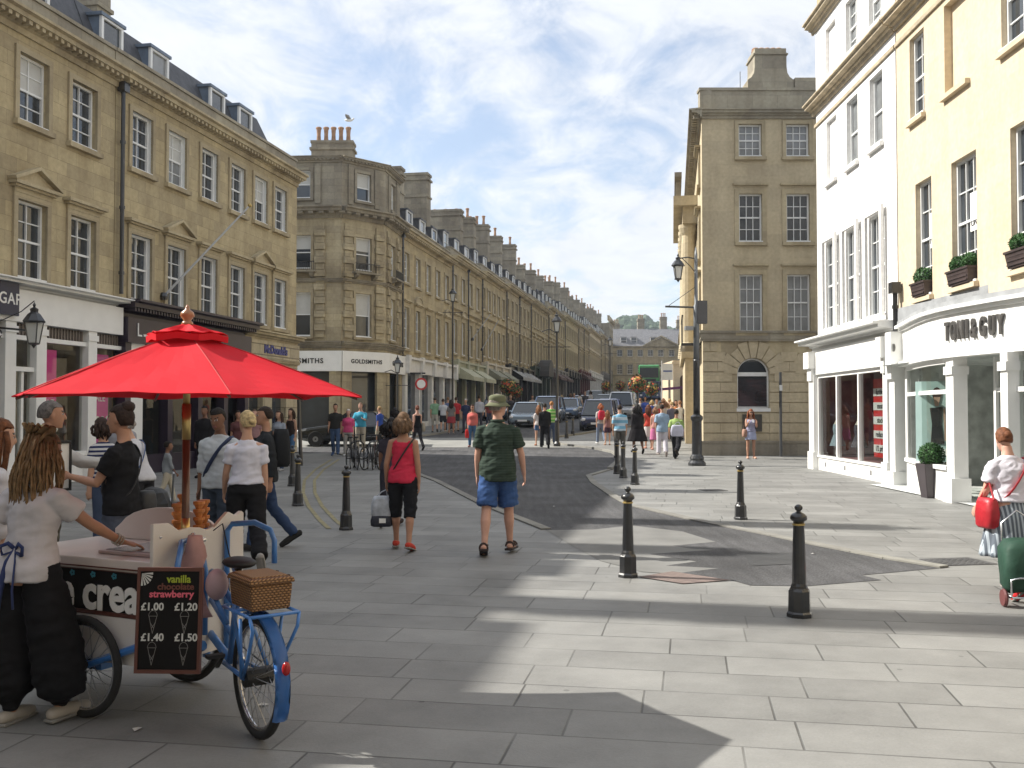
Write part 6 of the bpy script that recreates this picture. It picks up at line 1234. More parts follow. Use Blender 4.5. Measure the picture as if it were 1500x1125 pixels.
def person(label, pos, head, H=1.7, sex='m', fat=1.0, skin='light', top=None, bot=None, shoe=(.03,.03,.03), hair=('short', (.05,.03,.02)), pose=None, lod=2, cat='person', group=None):
    """local frame: +y forward, heading 0 = walking away from the camera"""
    P = dict(ll=0, rl=0, lk=0, rk=0, la=0, ra=0, lb=.12, rb=.12, le=.15, re=.15, lean=0, hp=0, hy=0, lft=0, rft=0, sp=.0, lh=None, rh=None, cur=.5); P.update(pose or {})
    s = H/1.75; t = thing('person', label, cat, pos, head, group); fem = sex == 'f'
    vox = {0: .0075, 1: .0115, 2: .019, 3: .026}[lod]
    hipw = (.088 if not fem else .095)*s*(.5+.5*fat); hz = .90*s
    J = {}
    for sd, q, k, ft in ((-1, 'l', 'lk', 'lft'), (1, 'r', 'rk', 'rft')):
        th = P[q+'l']; kn = P[k]; sx = sd*(.03+P['sp'])
        hp_ = V((sd*hipw, 0, hz)); kn_ = hp_+V((sx*.44*s, math.sin(th)*.43*s, -math.cos(th)*.43*s)); an = kn_+V((sx*.1*s, math.sin(th-kn)*.41*s, -math.cos(th-kn)*.41*s))
        fp = P[ft]; toe = an+V((sd*.03*s, .17*s*math.cos(fp), -.055*s+.17*s*math.sin(fp))); heel = an+V((0, -.055*s*math.cos(fp)+.03*math.sin(fp), -.055*s-.055*s*math.sin(fp)))
        J[q] = [hp_, kn_, an, toe, heel]
    mn = min(min(v[3].z, v[4].z) for v in J.values())-.028*s
    for v in J.values():
        for q in v: q.z -= mn
    hz -= mn; pel = V((0, 0, hz)); ln = P['lean']
    def up(z, y=0, x=0):      # torso point at height z above hips, leaned forward
        return pel+rotx(V((x*s, y*s, z*s)), -ln)
    # shoulder & arms
    shw = (.175 if not fem else .152)*(.75+.25*fat); A = {}
    for sd, q in ((-1, 'l'), (1, 'r')):
        sh = up(.462, -.01, sd*shw); a, ab, el = P[q+'a'], P[q+'b'], P[q+'e']; tgt = P[q+'h']; u_, f_ = .285*s, .25*s
        if tgt is None:
            d1 = V((sd*math.sin(ab), math.sin(a)*math.cos(ab), -math.cos(a)*math.cos(ab))); e_ = sh+d1*u_; d2 = V((sd*math.sin(ab)*.4-sd*.10*el, math.sin(a+el), -math.cos(a+el))).normalized(); w_ = e_+d2*f_
        else:
            tg = V(tgt); d = tg-sh; L0 = min(d.length, (u_+f_)*.995); d.normalize(); c_ = (u_*u_+L0*L0-f_*f_)/(2*u_*L0); c_ = max(-1, min(1, c_)); pole = V((sd*.5, -.6, -.7)); pole = (pole-d*pole.dot(d)).normalized()
            e_ = sh+d*u_*c_+pole*u_*math.sqrt(max(0, 1-c_*c_)); w_ = sh+d*L0; d2 = (w_-e_).normalized()
        A[q] = [sh, e_, w_, d2]
    # -- body
    b = MB(); n = 12 if lod > 1 else 16; f = fat
    wst, hp2, cst = (.125, .168, .142) if fem else (.138, .158, .160)
    T = [(-.07,.0,.11,.09),(-.02,-.01,hp2,.105),(.06,-.008,hp2*.98,.105),(.16,0,wst*1.02,.088),(.24,.0,wst*1.04,.09),(.34,.005,cst,.10),(.41,0,cst*1.04,.100),(.46,-.005,cst*.98,.085),(.50,-.012,cst*.74,.066),(.53,-.015,cst*.52,.056),(.56,-.014,.066,.054),(.60,-.008,.054,.054),(.66,.0,.052,.055)]
    tors = [(up(z, y), rx*s*(f if z < .54 else 1), ry*s*(f if z < .5 else 1)) for z, y, rx, ry in T]
    loft(b, tors, 18)
    for sd, q in ((-1, 'l'), (1, 'r')):
        hp_, kn_, an, toe, heel = J[q]; g = (.5+.5*f)*s
        b.tube([hp_+V((0,0,.02)), hp_.lerp(kn_, .35), hp_.lerp(kn_, .75), kn_, kn_.lerp(an, .15)+V((0,-.008,0)), kn_.lerp(an, .35)+V((0,-.012,0)), kn_.lerp(an, .7), an], [.088*g, .082*g, .060*g, .052*g, .051*g, .055*g, .038*g, .034*s], n, round_=True)
        b.tube([heel+V((0,0,.02*s)), heel.lerp(toe,.35)+V((0,0,.012*s)), heel.lerp(toe,.75), toe], [.030*s, .033*s, .036*s, .026*s], 10, round_=True, flat=1.1)
        sh, e_, w_, d2 = A[q]; b.tube([sh.lerp(up(.5,0,0), .5), sh, sh.lerp(e_, .35), sh.lerp(e_, .8), e_, e_.lerp(w_, .25), e_.lerp(w_, .7), w_], [.05*g, .050*g, .044*g, .038*g, .036*g, .037*g, .028*g, .024*s], n, round_=True)
        # hand: palm, four fingers, thumb on the side
        side = V((0, 1, 0)); side = (side-d2*side.dot(d2)); side = side.normalized() if side.length > .1 else V((1,0,0)); 
        if P.get(q+'flat'): d2 = V(P[q+'flat']).normalized(); side = V((0,0,1)).cross(d2).normalized()*(-sd)
        nrm = d2.cross(side); nrm = nrm if nrm.x*sd < 0 else -nrm
        if P.get(q+'flat'): nrm = V((0,0,-1))
        pm = w_+d2*.085*s
        loft_ = [[c+side*wd*math.cos(2*PI*k/10)+nrm*th*math.sin(2*PI*k/10) for k in range(10)] for c, wd, th in ((w_, .024*s, .018*s), (w_+d2*.03*s, .036*s, .016*s), (w_+d2*.07*s, .041*s, .015*s), (pm, .038*s, .012*s))]
        b.rings(loft_); cu = P['cur']
        for k in range(4):
            st_ = pm-d2*.008*s+side*(.030-.020*k)*s; ln_ = (.068, .076, .072, .056)[k]*s; rd = (.0088 if lod < 2 else .011)*s
            p1 = st_+(d2+nrm*.25*cu).normalized()*ln_*.45; p2 = p1+(d2*(1-cu*.6)+nrm*cu).normalized()*ln_*.32; p3 = p2+(d2*(.9-cu)+nrm*(cu*1.3+.1)).normalized()*ln_*.25
            b.tube([st_, p1, p2, p3], [rd, rd*.97, rd*.9, rd*.78], 7, round_=True)
        st_ = w_+d2*.025*s+side*.026*s; b.tube([st_, st_+(d2*.6+side*.6+nrm*.2).normalized()*.032*s, st_+(d2*.6+side*.6+nrm*.2).normalized()*.032*s+(d2*.9+side*.15+nrm*.2).normalized()*.028*s], [.013*s, .0105*s, .009*s], 7, round_=True)
    # head
    hc = up(.735, .015) ; hc = up(.66, 0)+rotx(V((0, .018, .075))*s, -ln*.6-P['hp']); Rm = Matrix.Rotation(P['hy'], 3, 'Z') @ Matrix.Rotation(-(ln*.6+P['hp']), 3, 'X')
    k_ = s*(1.0 if H > 1.35 else 1.15)
    def HP(x, y, z): return hc+Rm @ (V((x, y, z))*k_)
    prof = [(-.112,.045,.030,.035),(-.095,.034,.046,.052),(-.07,.022,.058,.072),(-.04,.012,.066,.085),(-.005,.004,.071,.092),(.03,-.002,.074,.096),(.065,-.008,.070,.092),(.09,-.012,.056,.074),(.108,-.014,.034,.046)]
    rs = []
    for z, y0, rx, ry in prof: rs.append([HP(rx*math.cos(2*PI*i/18), y0+ry*math.sin(2*PI*i/18)*(1.0), z) for i in range(18)])
    b.rings(rs)
    if lod < 3:
        b.tube([HP(0,.092,.012), HP(0,.108,-.012), HP(0,.112,-.028), HP(0,.092,-.036)], [.008*k_, .011*k_, .014*k_, .010*k_], 8, round_=True)
        for sx in (-1, 1): b.ell(HP(sx*.073, -.002, -.008), (.012*k_, .020*k_, .030*k_), 8, 6, rot=Rm); b.ell(HP(sx*.030, .086, .028), (.022*k_, .008*k_, .006*k_), 8, 5, rot=Rm)
        b.ell(HP(0, .088, -.062), (.022*k_, .010*k_, .008*k_), 8, 5, rot=Rm); b.ell(HP(0,.078,-.098), (.020*k_,.016*k_,.016*k_), 8, 5, rot=Rm)
    bodyo = b.build('body', [mat('skin_'+skin, SKINS[skin], .55, 0, .07, 14, spec=.35), mat('lips', tuple(x*.7 for x in SKINS['tan'][:1])+(.10,.09), .5), mat('eye_dark', (.02,.015,.012), .3), mat('eye_white', (.5,.48,.45), .3)], t, smooth=True)
    voxel_job(bodyo, vox, 3)
    if lod < 2:
        def paint(me, HPi=(hc.copy(), Rm.copy(), k_)):
            h0, Rr, kk = HPi; Ri = Rr.inverted()
            z_lo = h0.z-.2; cand = []; np_ = len(me.polygons); cc_ = [0.0]*(3*np_); me.polygons.foreach_get('center', cc_)
            for i_ in range(np_):
                if cc_[3*i_+2] > z_lo: cand.append(i_)
            for i_ in cand:
                q = (Ri @ (V(cc_[3*i_:3*i_+3])-h0))/kk
                if q.y > .055:
                    p = me.polygons[i_]
                    if abs(q.z+.062) < .0085 and abs(q.x) < .024: p.material_index = 1
                    elif abs(q.z-.010) < .0075 and .018 < abs(q.x) < .044: p.material_index = 3 if abs(abs(q.x)-.031) > .007 else 2
                    elif abs(q.z-.034) < .005 and .014 < abs(q.x) < .050: p.material_index = 2
        bodyo['_p'] = 1; PAINT[bodyo.name] = paint
    # -- hair
    st_, hcol = hair[0], hair[1]; hm_ = mat('hair_%.3f_%.3f_%.3f' % hcol, hcol, .65, 0, .45, 30, bump=.006, bs=60, spec=.18)
    if st_ not in ('bald', 'none'):
        h = MB(); nu = 24; rows = []
        for i in range(12):
            th = PI*(.02+.66*i/11); row = []
            for j in range(nu):
                a = 2*PI*j/nu; fr = math.sin(a)      # +1 is the face side
                tmax = PI*(.34 if st_ != 'fringe' else .40) if fr > .2 else PI*(.70 if st_ == 'short' else .74); tt_ = min(th, tmax) if fr > .2 else th*(1 if st_ != 'crop' else .93)
                if fr > -.25 and fr <= .2: tt_ = min(th, PI*.52)
                r_ = 1.0+(.03 if st_ != 'crop' else 0)+.05*noise.noise(V((a*2.2, tt_*5, H*10)))
                row.append(HP(.083*r_*math.sin(tt_)*math.cos(a), -.012+.107*r_*math.sin(tt_)*math.sin(a), .012+.112*r_*math.cos(tt_)*(1 if st_ == 'crop' else 1.06)))
            rows.append(row)
        h.rings(rows)
        rn = random.Random(int(H*1000)+len(label))
        if st_ in ('long', 'mid', 'curly', 'wild'):
            L_ = {'long': .40, 'mid': .17, 'curly': .22, 'wild': .3}[st_]; ns = 34 if lod < 2 else 18
            for k in range(ns):
                a = PI*(1.02+.96*k/(ns-1)) if k % 3 else PI*(.93+1.14*k/(ns-1)); r0 = 1.0+.12*rn.random(); p0 = HP(.080*r0*math.cos(a), -.01+.100*r0*math.sin(a), .05*rn.random()); out = V((math.cos(a), math.sin(a), 0)); w_ = .10 if st_ == 'curly' else .03
                if st_ == 'wild': w_ = .07
                pts = [p0]; 
                for q in range(1, 6): pts.append(p0+(Rm @ out)*(w_*math.sin(q*.7)*k_)+V((rn.uniform(-1,1), rn.uniform(-1,1), 0))*(.012 if st_ != 'curly' else .03)+V((0, -.004*q if ln < .1 else 0, -L_*k_*(.8+.35*rn.random())*q/5)))
                h.tube(pts, [(.016+.010*rn.random())*k_ for _ in range(5)]+[.006], 6)
        if st_ == 'bun': h.ell(HP(0, -.115, .01), (.045*k_,)*3, 12, 8, amp=.15, fr=30)
        if st_ == 'topknot':
            h.ell(HP(0, -.07, .10), (.055*k_,)*3, 12, 8, amp=.3, fr=40)
        if st_ == 'tail':
            h.tube([HP(0,-.10,.03), HP(0,-.15,.0), HP(0,-.15,-.10), HP(0,-.12,-.22)], [.02*k_, .03*k_, .03*k_, .008], 8, round_=True)
        if st_ == 'dreads':
            for k in range(130):
                a = PI*(.86+1.28*k/129); r0 = .9+.35*rn.random(); p0 = HP(.082*math.cos(a)*r0, -.01+.10*math.sin(a)*r0, -.04+.11*rn.random()); L_ = .26+.24*rn.random(); out = V((math.cos(a), math.sin(a), 0)); pts = [p0+V((0,0,.02))]
                for q in range(1, 8): pts.append(p0+(Rm @ out)*(.055*math.sin(q*.42)*k_)+V((rn.uniform(-1,1)*.010+.004*math.sin(q+k), -.004*q+rn.uniform(-1,1)*.008, -L_*q/7)))
                h.tube(pts, [.0065, .007, .0068, .0062, .006, .0055, .005, .003], 6)
            for k in range(26):
                a = 2*PI*rn.random(); p0 = HP(.06*math.cos(a), -.04+.06*math.sin(a), .10); h.tube([p0, p0+V((.03*math.cos(a), -.03+.03*math.sin(a), .045)), HP(.08*math.cos(a*1.7)*.9, -.10, .03)], [.010, .012, .009], 6)
        mts = [hm_]
        h.build('hair', mts, t, smooth=True)
    if hair[0] in ('hat',) or (len(hair) > 2 and hair[2] == 'hat'):
        hh = MB(); rs = []
        for r_, z in ((.082,.028),(.088,.05),(.090,.085),(.084,.108),(.060,.124),(.02,.13)): rs.append([HP(r_*math.cos(a), -.008+r_*1.18*math.sin(a), z) for a in [2*PI*j/20 for j in range(20)]])
        hh.rings(rs); rs = []
        for r_, z in ((.084,.046),(.112,.016),(.135,-.004),(.134,-.010),(.110,.008),(.082,.03)): rs.append([HP(r_*math.cos(a), -.006+r_*1.15*math.sin(a), z+.006*math.sin(3*a)) for a in [2*PI*j/24 for j in range(24)]])
        hh.rings(rs, closed=True); hh.build('sun_hat', cloth(hair[3]), t, smooth=True)
    # -- clothes
    if top:
        kd, col, slv = top[0], top[1], top[2]; hem = top[3] if len(top) > 3 else -.03; loose = top[4] if len(top) > 4 else .016
        c = MB(); zs = [hem]+[z for z in (.02,.08,.16,.24,.34,.41,.46,.50,.53) if z > hem+.02]; secs = []
        if kd == 'tank': zs = zs[:-2]
        def prof_at(z):
            for a_, b_ in zip(T, T[1:]):
                if a_[0] <= z <= b_[0]: q = (z-a_[0])/(b_[0]-a_[0]); return [a_[i]+(b_[i]-a_[i])*q for i in range(4)]
            return list(T[0]) if z < T[0][0] else list(T[-1])
        for z in zs:
            _, y, rx, ry = prof_at(max(z, -.02)); lo_ = loose*(1 if z < .42 else .55)+(.012 if z < .2 else 0); g = f if z < .5 else (.5+.5*f)
            bust = (.018 if fem and .28 < z < .45 else 0)
            secs.append((up(z, y+bust), (rx*g+lo_)*s, (ry*g+lo_+bust)*s))
        if kd == 'tank': secs.append((up(.475, -.01), .12*s, .07*s))
        else: secs.append((up(.555, -.014), .066*s, .056*s))
        loft(c, secs, 20)
        if kd == 'tank':
            for sd in (-1, 1): c.tube([up(.46,.05,sd*.085), up(.52,.0,sd*.088), up(.46,-.07,sd*.085)], .018*s, 8, round_=True)
        elif slv > 0:
            for sd, q in ((-1, 'l'), (1, 'r')):
                sh, e_, w_, d2 = A[q]; g = (.5+.5*f)*s; pts = [sh.lerp(up(.51,0,0), .6), sh.lerp(up(.5,0,0), .25), sh+V((sd*.004,0,-.004))]; rd = [.042*g, .050*g, (.054+loose*.4)*g]
                if slv <= 1: pts += [sh.lerp(e_, slv*.5), sh.lerp(e_, slv)]; rd += [(.054+loose*.6)*g, (.051+loose*.9)*g]
                else: q_ = slv-1; pts += [sh.lerp(e_, .5), e_, e_.lerp(w_, q_*.6), e_.lerp(w_, q_)]; rd += [(.050+loose*.5)*g, (.046+loose*.4)*g, (.042+loose*.4)*g, (.036+loose*.5)*g]
                c.tube(pts, rd, n)
        o = c.build({'tank': 'tank_top', 'jacket': 'jacket'}.get(kd, 'shirt'), cloth(col), t, smooth=True); voxel_job(o, vox*1.15, 4, .015 if lod < 2 else .008 if lod == 2 else 0)
    if bot:
        kd, col, ln2 = bot[0], bot[1], bot[2]; loose = bot[3] if len(bot) > 3 else .014; c = MB()
        if kd in ('trousers', 'shorts'):
            loft(c, [(up(-.08), .12*s*f, .10*s*f)]+[(up(z, y), (rx*f+.010)*s, (ry*f+.010)*s) for z, y, rx, ry in T[1:3]]+[(up(.10), (hp2*.9*f+.008)*s, (.098*f+.008)*s)], 20)
            for q in 'lr':
                hp_, kn_, an = J[q][:3]; g = (.5+.5*f)*s; pts = [hp_+V((0,0,.03)), hp_.lerp(kn_, .3)]; rd = [(.09+loose*.3)*g, (.086+loose*.7)*g]
                if ln2 <= 1: pts += [hp_.lerp(kn_, .5+.5*(ln2-.5)), hp_.lerp(kn_, ln2)]; rd += [(.076+loose)*g, (.068+loose*1.4)*g]
                else: q_ = ln2-1; pts += [hp_.lerp(kn_, .75), kn_, kn_.lerp(an, q_*.5), kn_.lerp(an, q_)]; rd += [(.064+loose)*g, (.056+loose)*g, (.052+loose*1.1)*g, (.042+loose*1.5)*g]
                if kd == 'trousers' and ln2 > 1.9: pts[-1] = an+V((0,-.005,-.015)); 
                c.tube(pts, rd, n)
            o = c.build('shorts' if kd == 'shorts' else 'trousers', cloth(col), t, smooth=True); voxel_job(o, vox*1.15, 4, .016 if lod < 2 else 0)
        elif kd == 'harem':
            loft(c, [(up(z, y), (rx*f+.012)*s, (ry*f+.012)*s) for z, y, rx, ry in T[1:4]], 20)
            for q, sd in (('l', -1), ('r', 1)):
                hp_, kn_, an = J[q][:3]; c.tube([hp_+V((0,0,.03)), hp_.lerp(kn_, .4)+V((sd*.01,0,0)), kn_+V((sd*.02,0,0)), kn_.lerp(an, .4)+V((sd*.03,0,0)), kn_.lerp(an, .75)+V((sd*.02,0,0)), kn_.lerp(an, .9)], [.105*s, .13*s, .148*s, .155*s, .14*s, .05*s], 16, round_=True)
            o = c.build('trousers', cloth(col), t, smooth=True); voxel_job(o, vox*1.2, 5, .02)
        elif kd in ('skirt', 'dress'):
            zt = .12 if kd == 'skirt' else .44; zb_ = -ln2; rows = []; m_ = 14; pl = bot[4] if len(bot) > 4 else .02; cxy = [(J['l'][1].y+J['r'][1].y)/2, 0]
            for i in range(m_+1):
                q = i/m_; z = .10+(zb_-.10)*q; rx = (.125+ (hp2-.115)*min(1, q*3))*f+loose*q*(1 if ln2 > .3 else .5); ry = (.095+.02*min(1, q*3))*f+loose*q*.9; row = []
                for j in range(48): a = 2*PI*j/48; w_ = 1+pl*q*math.sin(a*12+q*2)+.5*pl*q*math.sin(a*7); row.append(up(0)+V((rx*s*w_*math.cos(a), ry*s*w_*math.sin(a)+cxy[0]*q*.5, z*s)))
                rows.append(row)
            c.rings(rows, caps=False); o = c.build('skirt', cloth(col), t, smooth=True); sm_ = o.modifiers.new('thickness', 'SOLIDIFY'); sm_.thickness = .004
    if shoe is not None:
        c = MB()
        for q in 'lr':
            hp_, kn_, an, toe, heel = J[q]; c = MB(); c.tube([heel+V((0,-.005,.018*s)), heel.lerp(toe,.35)+V((0,0,.018*s)), heel.lerp(toe,.75)+V((0,0,.006)), toe+V((0,.006,.002))], [.037*s, .042*s, .043*s, .032*s], 12, round_=True, flat=1.1)
            c.build('shoe', cloth(shoe, 0), t, smooth=True)
            if lod < 2: d = toe-heel; u = MB(); u.bar(heel-d*.18+V((0,0,-.018*s)), toe+d*.14+V((0,0,-.022*s)), .088*s, .020*s); u.build('sole', cloth((.25,.24,.22) if sum(shoe) > .5 else (.02,.02,.02), 0), t, bevel=.008)
    t['_u'] = 1; PJ[t.name] = dict(J=J, A=A, up=up, HP=HP, s=s, t=t, f=f); return t
PAINT = {}; PJ = {}
def strap(t, side, m, w=.02, f=1.0, name='bag_strap'):
    """band across back and chest from one shoulder to the other hip"""
    q = PJ[t.name]; up, s = q['up'], q['s']; b = MB(); pts = []; ff = q['f']
    for k in range(20):
        a = 2*PI*k/20; x = side*.145*math.cos(a)*ff; z = .28+.24*math.cos(a); y = .125*math.sin(a)*ff+(.008 if math.sin(a) > 0 else -.008); y = y*(1 if abs(math.cos(a)) < .8 else .9); pts.append(up(z, y, x))
    b.tube(pts, w, 6, closed=True, flat=.35, ref=V((0,0,1))); return b.build(name, m, t, smooth=True)
def bagmesh(name, m, parent, c, w, h, d, rz=0, open_=False, extra=None):
    b = MB(); rs = []
    for z, k in ((0,.8),(.08,1.0),(.5,1.05),(.85,.92),(1,.75)): rs.append([(w/2*k*math.copysign(abs(math.cos(a))**.6, math.cos(a)), d/2*k*math.copysign(abs(math.sin(a))**.6, math.sin(a)), h*z) for a in [2*PI*j/20 for j in range(20)]])
    b.rings(rs); o = b.build(name, m, parent, smooth=True); o.location = c; o.rotation_euler = (0,0,rz); return o
def held_bag(label, loc, m, w, h, d, handle_to, rz=0, cat='bag'):
    t = thing('bag', label, cat, loc, rz); bagmesh('bag_body', m, t, (0,0,0), w, h, d); q = V(handle_to)-V(loc); q = Matrix.Rotation(-rz, 3, 'Z') @ q; b = MB()
    for s_ in (-1, 1): b.tube([(s_*w*.3, 0, h*.93), (s_*w*.12+q.x*.6, q.y*.6, h+(q.z-h)*.7), (q.x, q.y, q.z), ], .006, 5)
    b.build('handles', m, t); return t
def wpos(t, v): return Matrix.Rotation(t.rotation_euler[2], 3, 'Z') @ V(v)+V(t.location)
walk = lambda a=.35, k=.35, ph=1: (dict(ll=a*ph, rl=-a*ph, lk=.08 if ph > 0 else k+.25, rk=k+.25 if ph > 0 else .08, la=-a*.8*ph, ra=a*.8*ph, le=.3, re=.3, rft=-.6 if ph > 0 else .12, lft=.12 if ph > 0 else -.6))
NAVY = (.02,.03,.09); JEANS = (.05,.08,.16); WHT = (.62,.62,.64); BLK = (.012,.012,.014)

# seller of the ice cream
pS = V((-2.60, 5.30, 0)); hS = R(-20)
def tolocal(p, pos, h): return Matrix.Rotation(-h, 3, 'Z') @ (V(p)-V(pos))
seller = person('woman with dreadlocks in a white T-shirt and black baggy trousers serving at the tricycle', pS, hS, 1.55, 'f', 1.0, 'tan', ('tee', (.52,.50,.52), .62, -.045, .026), ('harem', BLK, 2), (.42,.38,.33), ('dreads', (.20,.125,.062)),
    dict(ll=.02, rl=.20, lk=.02, rk=.05, rft=.05, sp=.02, lean=.12, hp=.25, hy=-.25, rh=tolocal((-2.19, 5.48+.1, .93), pS, hS), rflat=tolocal((-2.1,5.65,.90), (-2.19,5.58,.93), hS), lh=tolocal((-2.72, 5.38, .86), pS, hS), cur=.35), 0)
q = PJ[seller.name]; up, s_ = q['up'], q['s']; NV = mat('apron_navy', (.02,.035,.12), .8, var=.1)
b = MB(); b.tube([up(.135, .112*math.sin(a), .152*math.cos(a)) for a in [2*PI*k/24 for k in range(24)]], .016, 6, closed=True, flat=.4, ref=V((0,0,1)))
for sx, l_ in ((-.015, .34), (.045, .28)): b.tube([up(.135,-.118,.01), up(.06,-.145,sx), up(-.10,-.17,sx*1.6), up(.135-l_-.06,-.175,sx*2.2)], [.013,.016,.018,.020], 6, flat=.35)
for sx in (-1, 1): b.tube([up(.135,-.118,.01), up(.17,-.14,.01+sx*.04), up(.15,-.15,.01+sx*.085), up(.10,-.14,.01+sx*.075), up(.12,-.125,.01+sx*.02)], .012, 6, flat=.5)
b.build('apron_ties', NV, seller, smooth=True)
hb_ = MB(); hb_.tube([q['HP'](.03*math.cos(a)-.01, -.06, .12+.03*math.sin(a)) for a in [2*PI*k/10 for k in range(10)]], .010, 5, closed=True); hb_.build('hair_band', mat('olive_band', (.16,.15,.05), .8), seller)
b = MB(); w_ = q['A']['r'][2]; d_ = q['A']['r'][3]
for k in range(3): c_ = w_-d_*(.01+.016*k); u_ = d_.orthogonal().normalized(); v_ = d_.cross(u_); b.tube([c_+(u_*math.cos(a)+v_*math.sin(a))*.031 for a in [2*PI*j/12 for j in range(12)]], .0045, 5, closed=True)
b.build('bracelets', mat('bracelet', (.35,.33,.28), .4, .3), seller)

def place(px, py): return G(px, py)
# man in the green polo
pg = place(729, 812); man = person('man in dark green striped polo shirt, blue denim shorts and sun hat walking away', pg, R(-6), 1.82, 'm', 1.13, 'pink', ('shirt', stripes('green_stripe', (.028,.045,.034), (.040,.060,.046), .03, .5, 2), .72, -.11, .022), ('shorts', (.045,.095,.24), .93, .03), None, ('short', (.25,.22,.2), 'hat', (.15,.16,.10)),
    dict(ll=-.22, rl=.22, lk=.12, rk=.06, lft=-.3, rft=.0, la=.02, ra=.10, lb=.16, rb=.30, le=.18, re=.25, hy=-.75, sp=.02), 0)
q = PJ[man.name]
for k in 'lr':
    hp_, kn_, an, toe, heel = q['J'][k]; b = MB(); d = toe-heel; b.bar(heel-d*.2+V((0,0,-.014)), toe+d*.18+V((0,0,-.018)), .098, .028); b.build('sole', mat('sandal_sole', (.03,.02,.018), .8), man, bevel=.01)
    b = MB()
    for f_ in (.08, .45, .8):
        c_ = heel.lerp(toe, f_)+V((0,0,.012)); b.tube([c_+V((.047*math.cos(a), 0, .044*math.sin(a) if f_ > .1 else .06*math.sin(a))) for a in [PI*j/8 for j in range(9)]], .011, 5, flat=.6)
    b.tube([an+V((.042*math.cos(a), .045*math.sin(a), .0)) for a in [2*PI*j/12 for j in range(12)]], .009, 5, closed=True); b.build('sandal_straps', mat('sandal_strap', (.05,.03,.025), .7), man)
c = MB(); c.tube([q['up'](.565,-.012+.062*math.sin(a),.072*math.cos(a)) for a in [2*PI*j/16 for j in range(16)]], .018, 6, closed=True, flat=.7); c.build('collar', stripes('green_stripe', None, None), man, smooth=True)
# woman in red tank top
pr_ = place(590, 806); red = person('woman in a raspberry red tank top and black cropped trousers walking away', pr_, R(-4), 1.62, 'f', 1.04, 'tan', ('tank', (.58,.035,.075), 0, -.06, .010), ('trousers', (.014,.015,.018), 1.22, .022), (.50,.06,.04), ('mid', (.155,.095,.055)),
    dict(ll=.20, rl=-.16, lk=.05, rk=.16, rft=-.25, la=-.05, ra=-.12, lb=.22, rb=.16, le=.35, re=.15, hy=-.25, lean=.03), 0)
strap(red, 1, mat('strap_black', (.015,.013,.014), .5), .011)
q = PJ[red.name]; hw_ = wpos(red, q['A']['l'][2]+q['A']['l'][3]*.10); t = thing('carrier_bag', 'translucent grey-white carrier bag with dark goods held by the woman in red', 'bag', (hw_.x-.06, hw_.y, hw_.z-.42))
bagmesh('bag_sheet', mat('thin_plastic', (.42,.45,.50), .4, var=.3, vs=12), t, (0,0,.08), .25, .26, .12); bagmesh('bag_goods', mat('dark_goods', (.02,.022,.035), .6, var=.4, vs=20), t, (0,0,-.03), .26, .15, .14); MB().box(-.02,.06,-.078,-.072,.02,.075).build('packet', WPAINT, t)
b = MB(); [b.tube([(s_*.07,0,.33), (s_*.03+.03,0,.39), (.06,0,.42)], .007, 5) for s_ in (-1,1)]; b.build('handles', mat('thin_plastic', (.42,.45,.50)), t)
# person partly hidden behind her
person('person in dark knee-length clothes mostly hidden behind the woman in the red tank top', place(573, 771), R(0), 1.55, 'f', 1.0, 'brown', ('tee', (.05,.045,.06), .6), ('trousers', (.03,.03,.04), 1.1), (.03,.02,.02), ('curly', (.015,.012,.012)), walk(.2, .2, -1), 2)
# couple facing / backing near the parasol
pm_ = V((-3.12, 10.6, 0)); pm_ = V((at(322, 600, 10.6).x, 10.6, 0)); m1 = person('man in a pale grey long-sleeved top and grey jeans facing the camera beyond the cart', pm_, R(165), 1.70, 'm', 1.12, 'brown', ('shirt', (.47,.50,.52), 1.25, -.04, .018), ('trousers', (.05,.065,.09), 2, .016), (.03,.03,.03), ('crop', (.015,.012,.01)), dict(ll=.12, rl=-.1, rk=.1, hp=.3, lb=.18, rb=.15, le=.2), 1)
strap(m1, -1, mat('strap_navy', (.02,.035,.09), .7), .022)
pw_ = V((at(362, 600, 10.1).x, 10.1, 0)); w1_ = person('blonde woman in a white puff-sleeved top and black trousers walking away by the parasol', pw_, R(18), 1.66, 'f', 1.08, 'light', ('tee', (.60,.60,.68), .62, .07, .014), ('trousers', BLK, 2, .026), (.30,.28,.26), ('bun', (.50,.38,.20)), dict(ll=.15, rl=-.30, lk=.0, rk=.65, rft=-.9, la=.25, ra=.0, lb=.2, le=.25, hp=.05, hy=.5), 1)
m3 = person('young man in a dark jacket and blue jeans with a rucksack behind the blonde woman', V((at(389, 600, 12.0).x, 12.0, 0)), R(110), 1.72, 'm', 1.0, 'tan', ('jacket', (.025,.028,.032), 1.8, -.08, .03), ('trousers', (.035,.06,.13), 2, .014), (.03,.03,.03), ('crop', (.03,.02,.016)), walk(.25,.2,1), 1)
o = bagmesh('rucksack', cloth((.022,.024,.027)), m3, (0,-.19,1.0), .30, .46, .20)
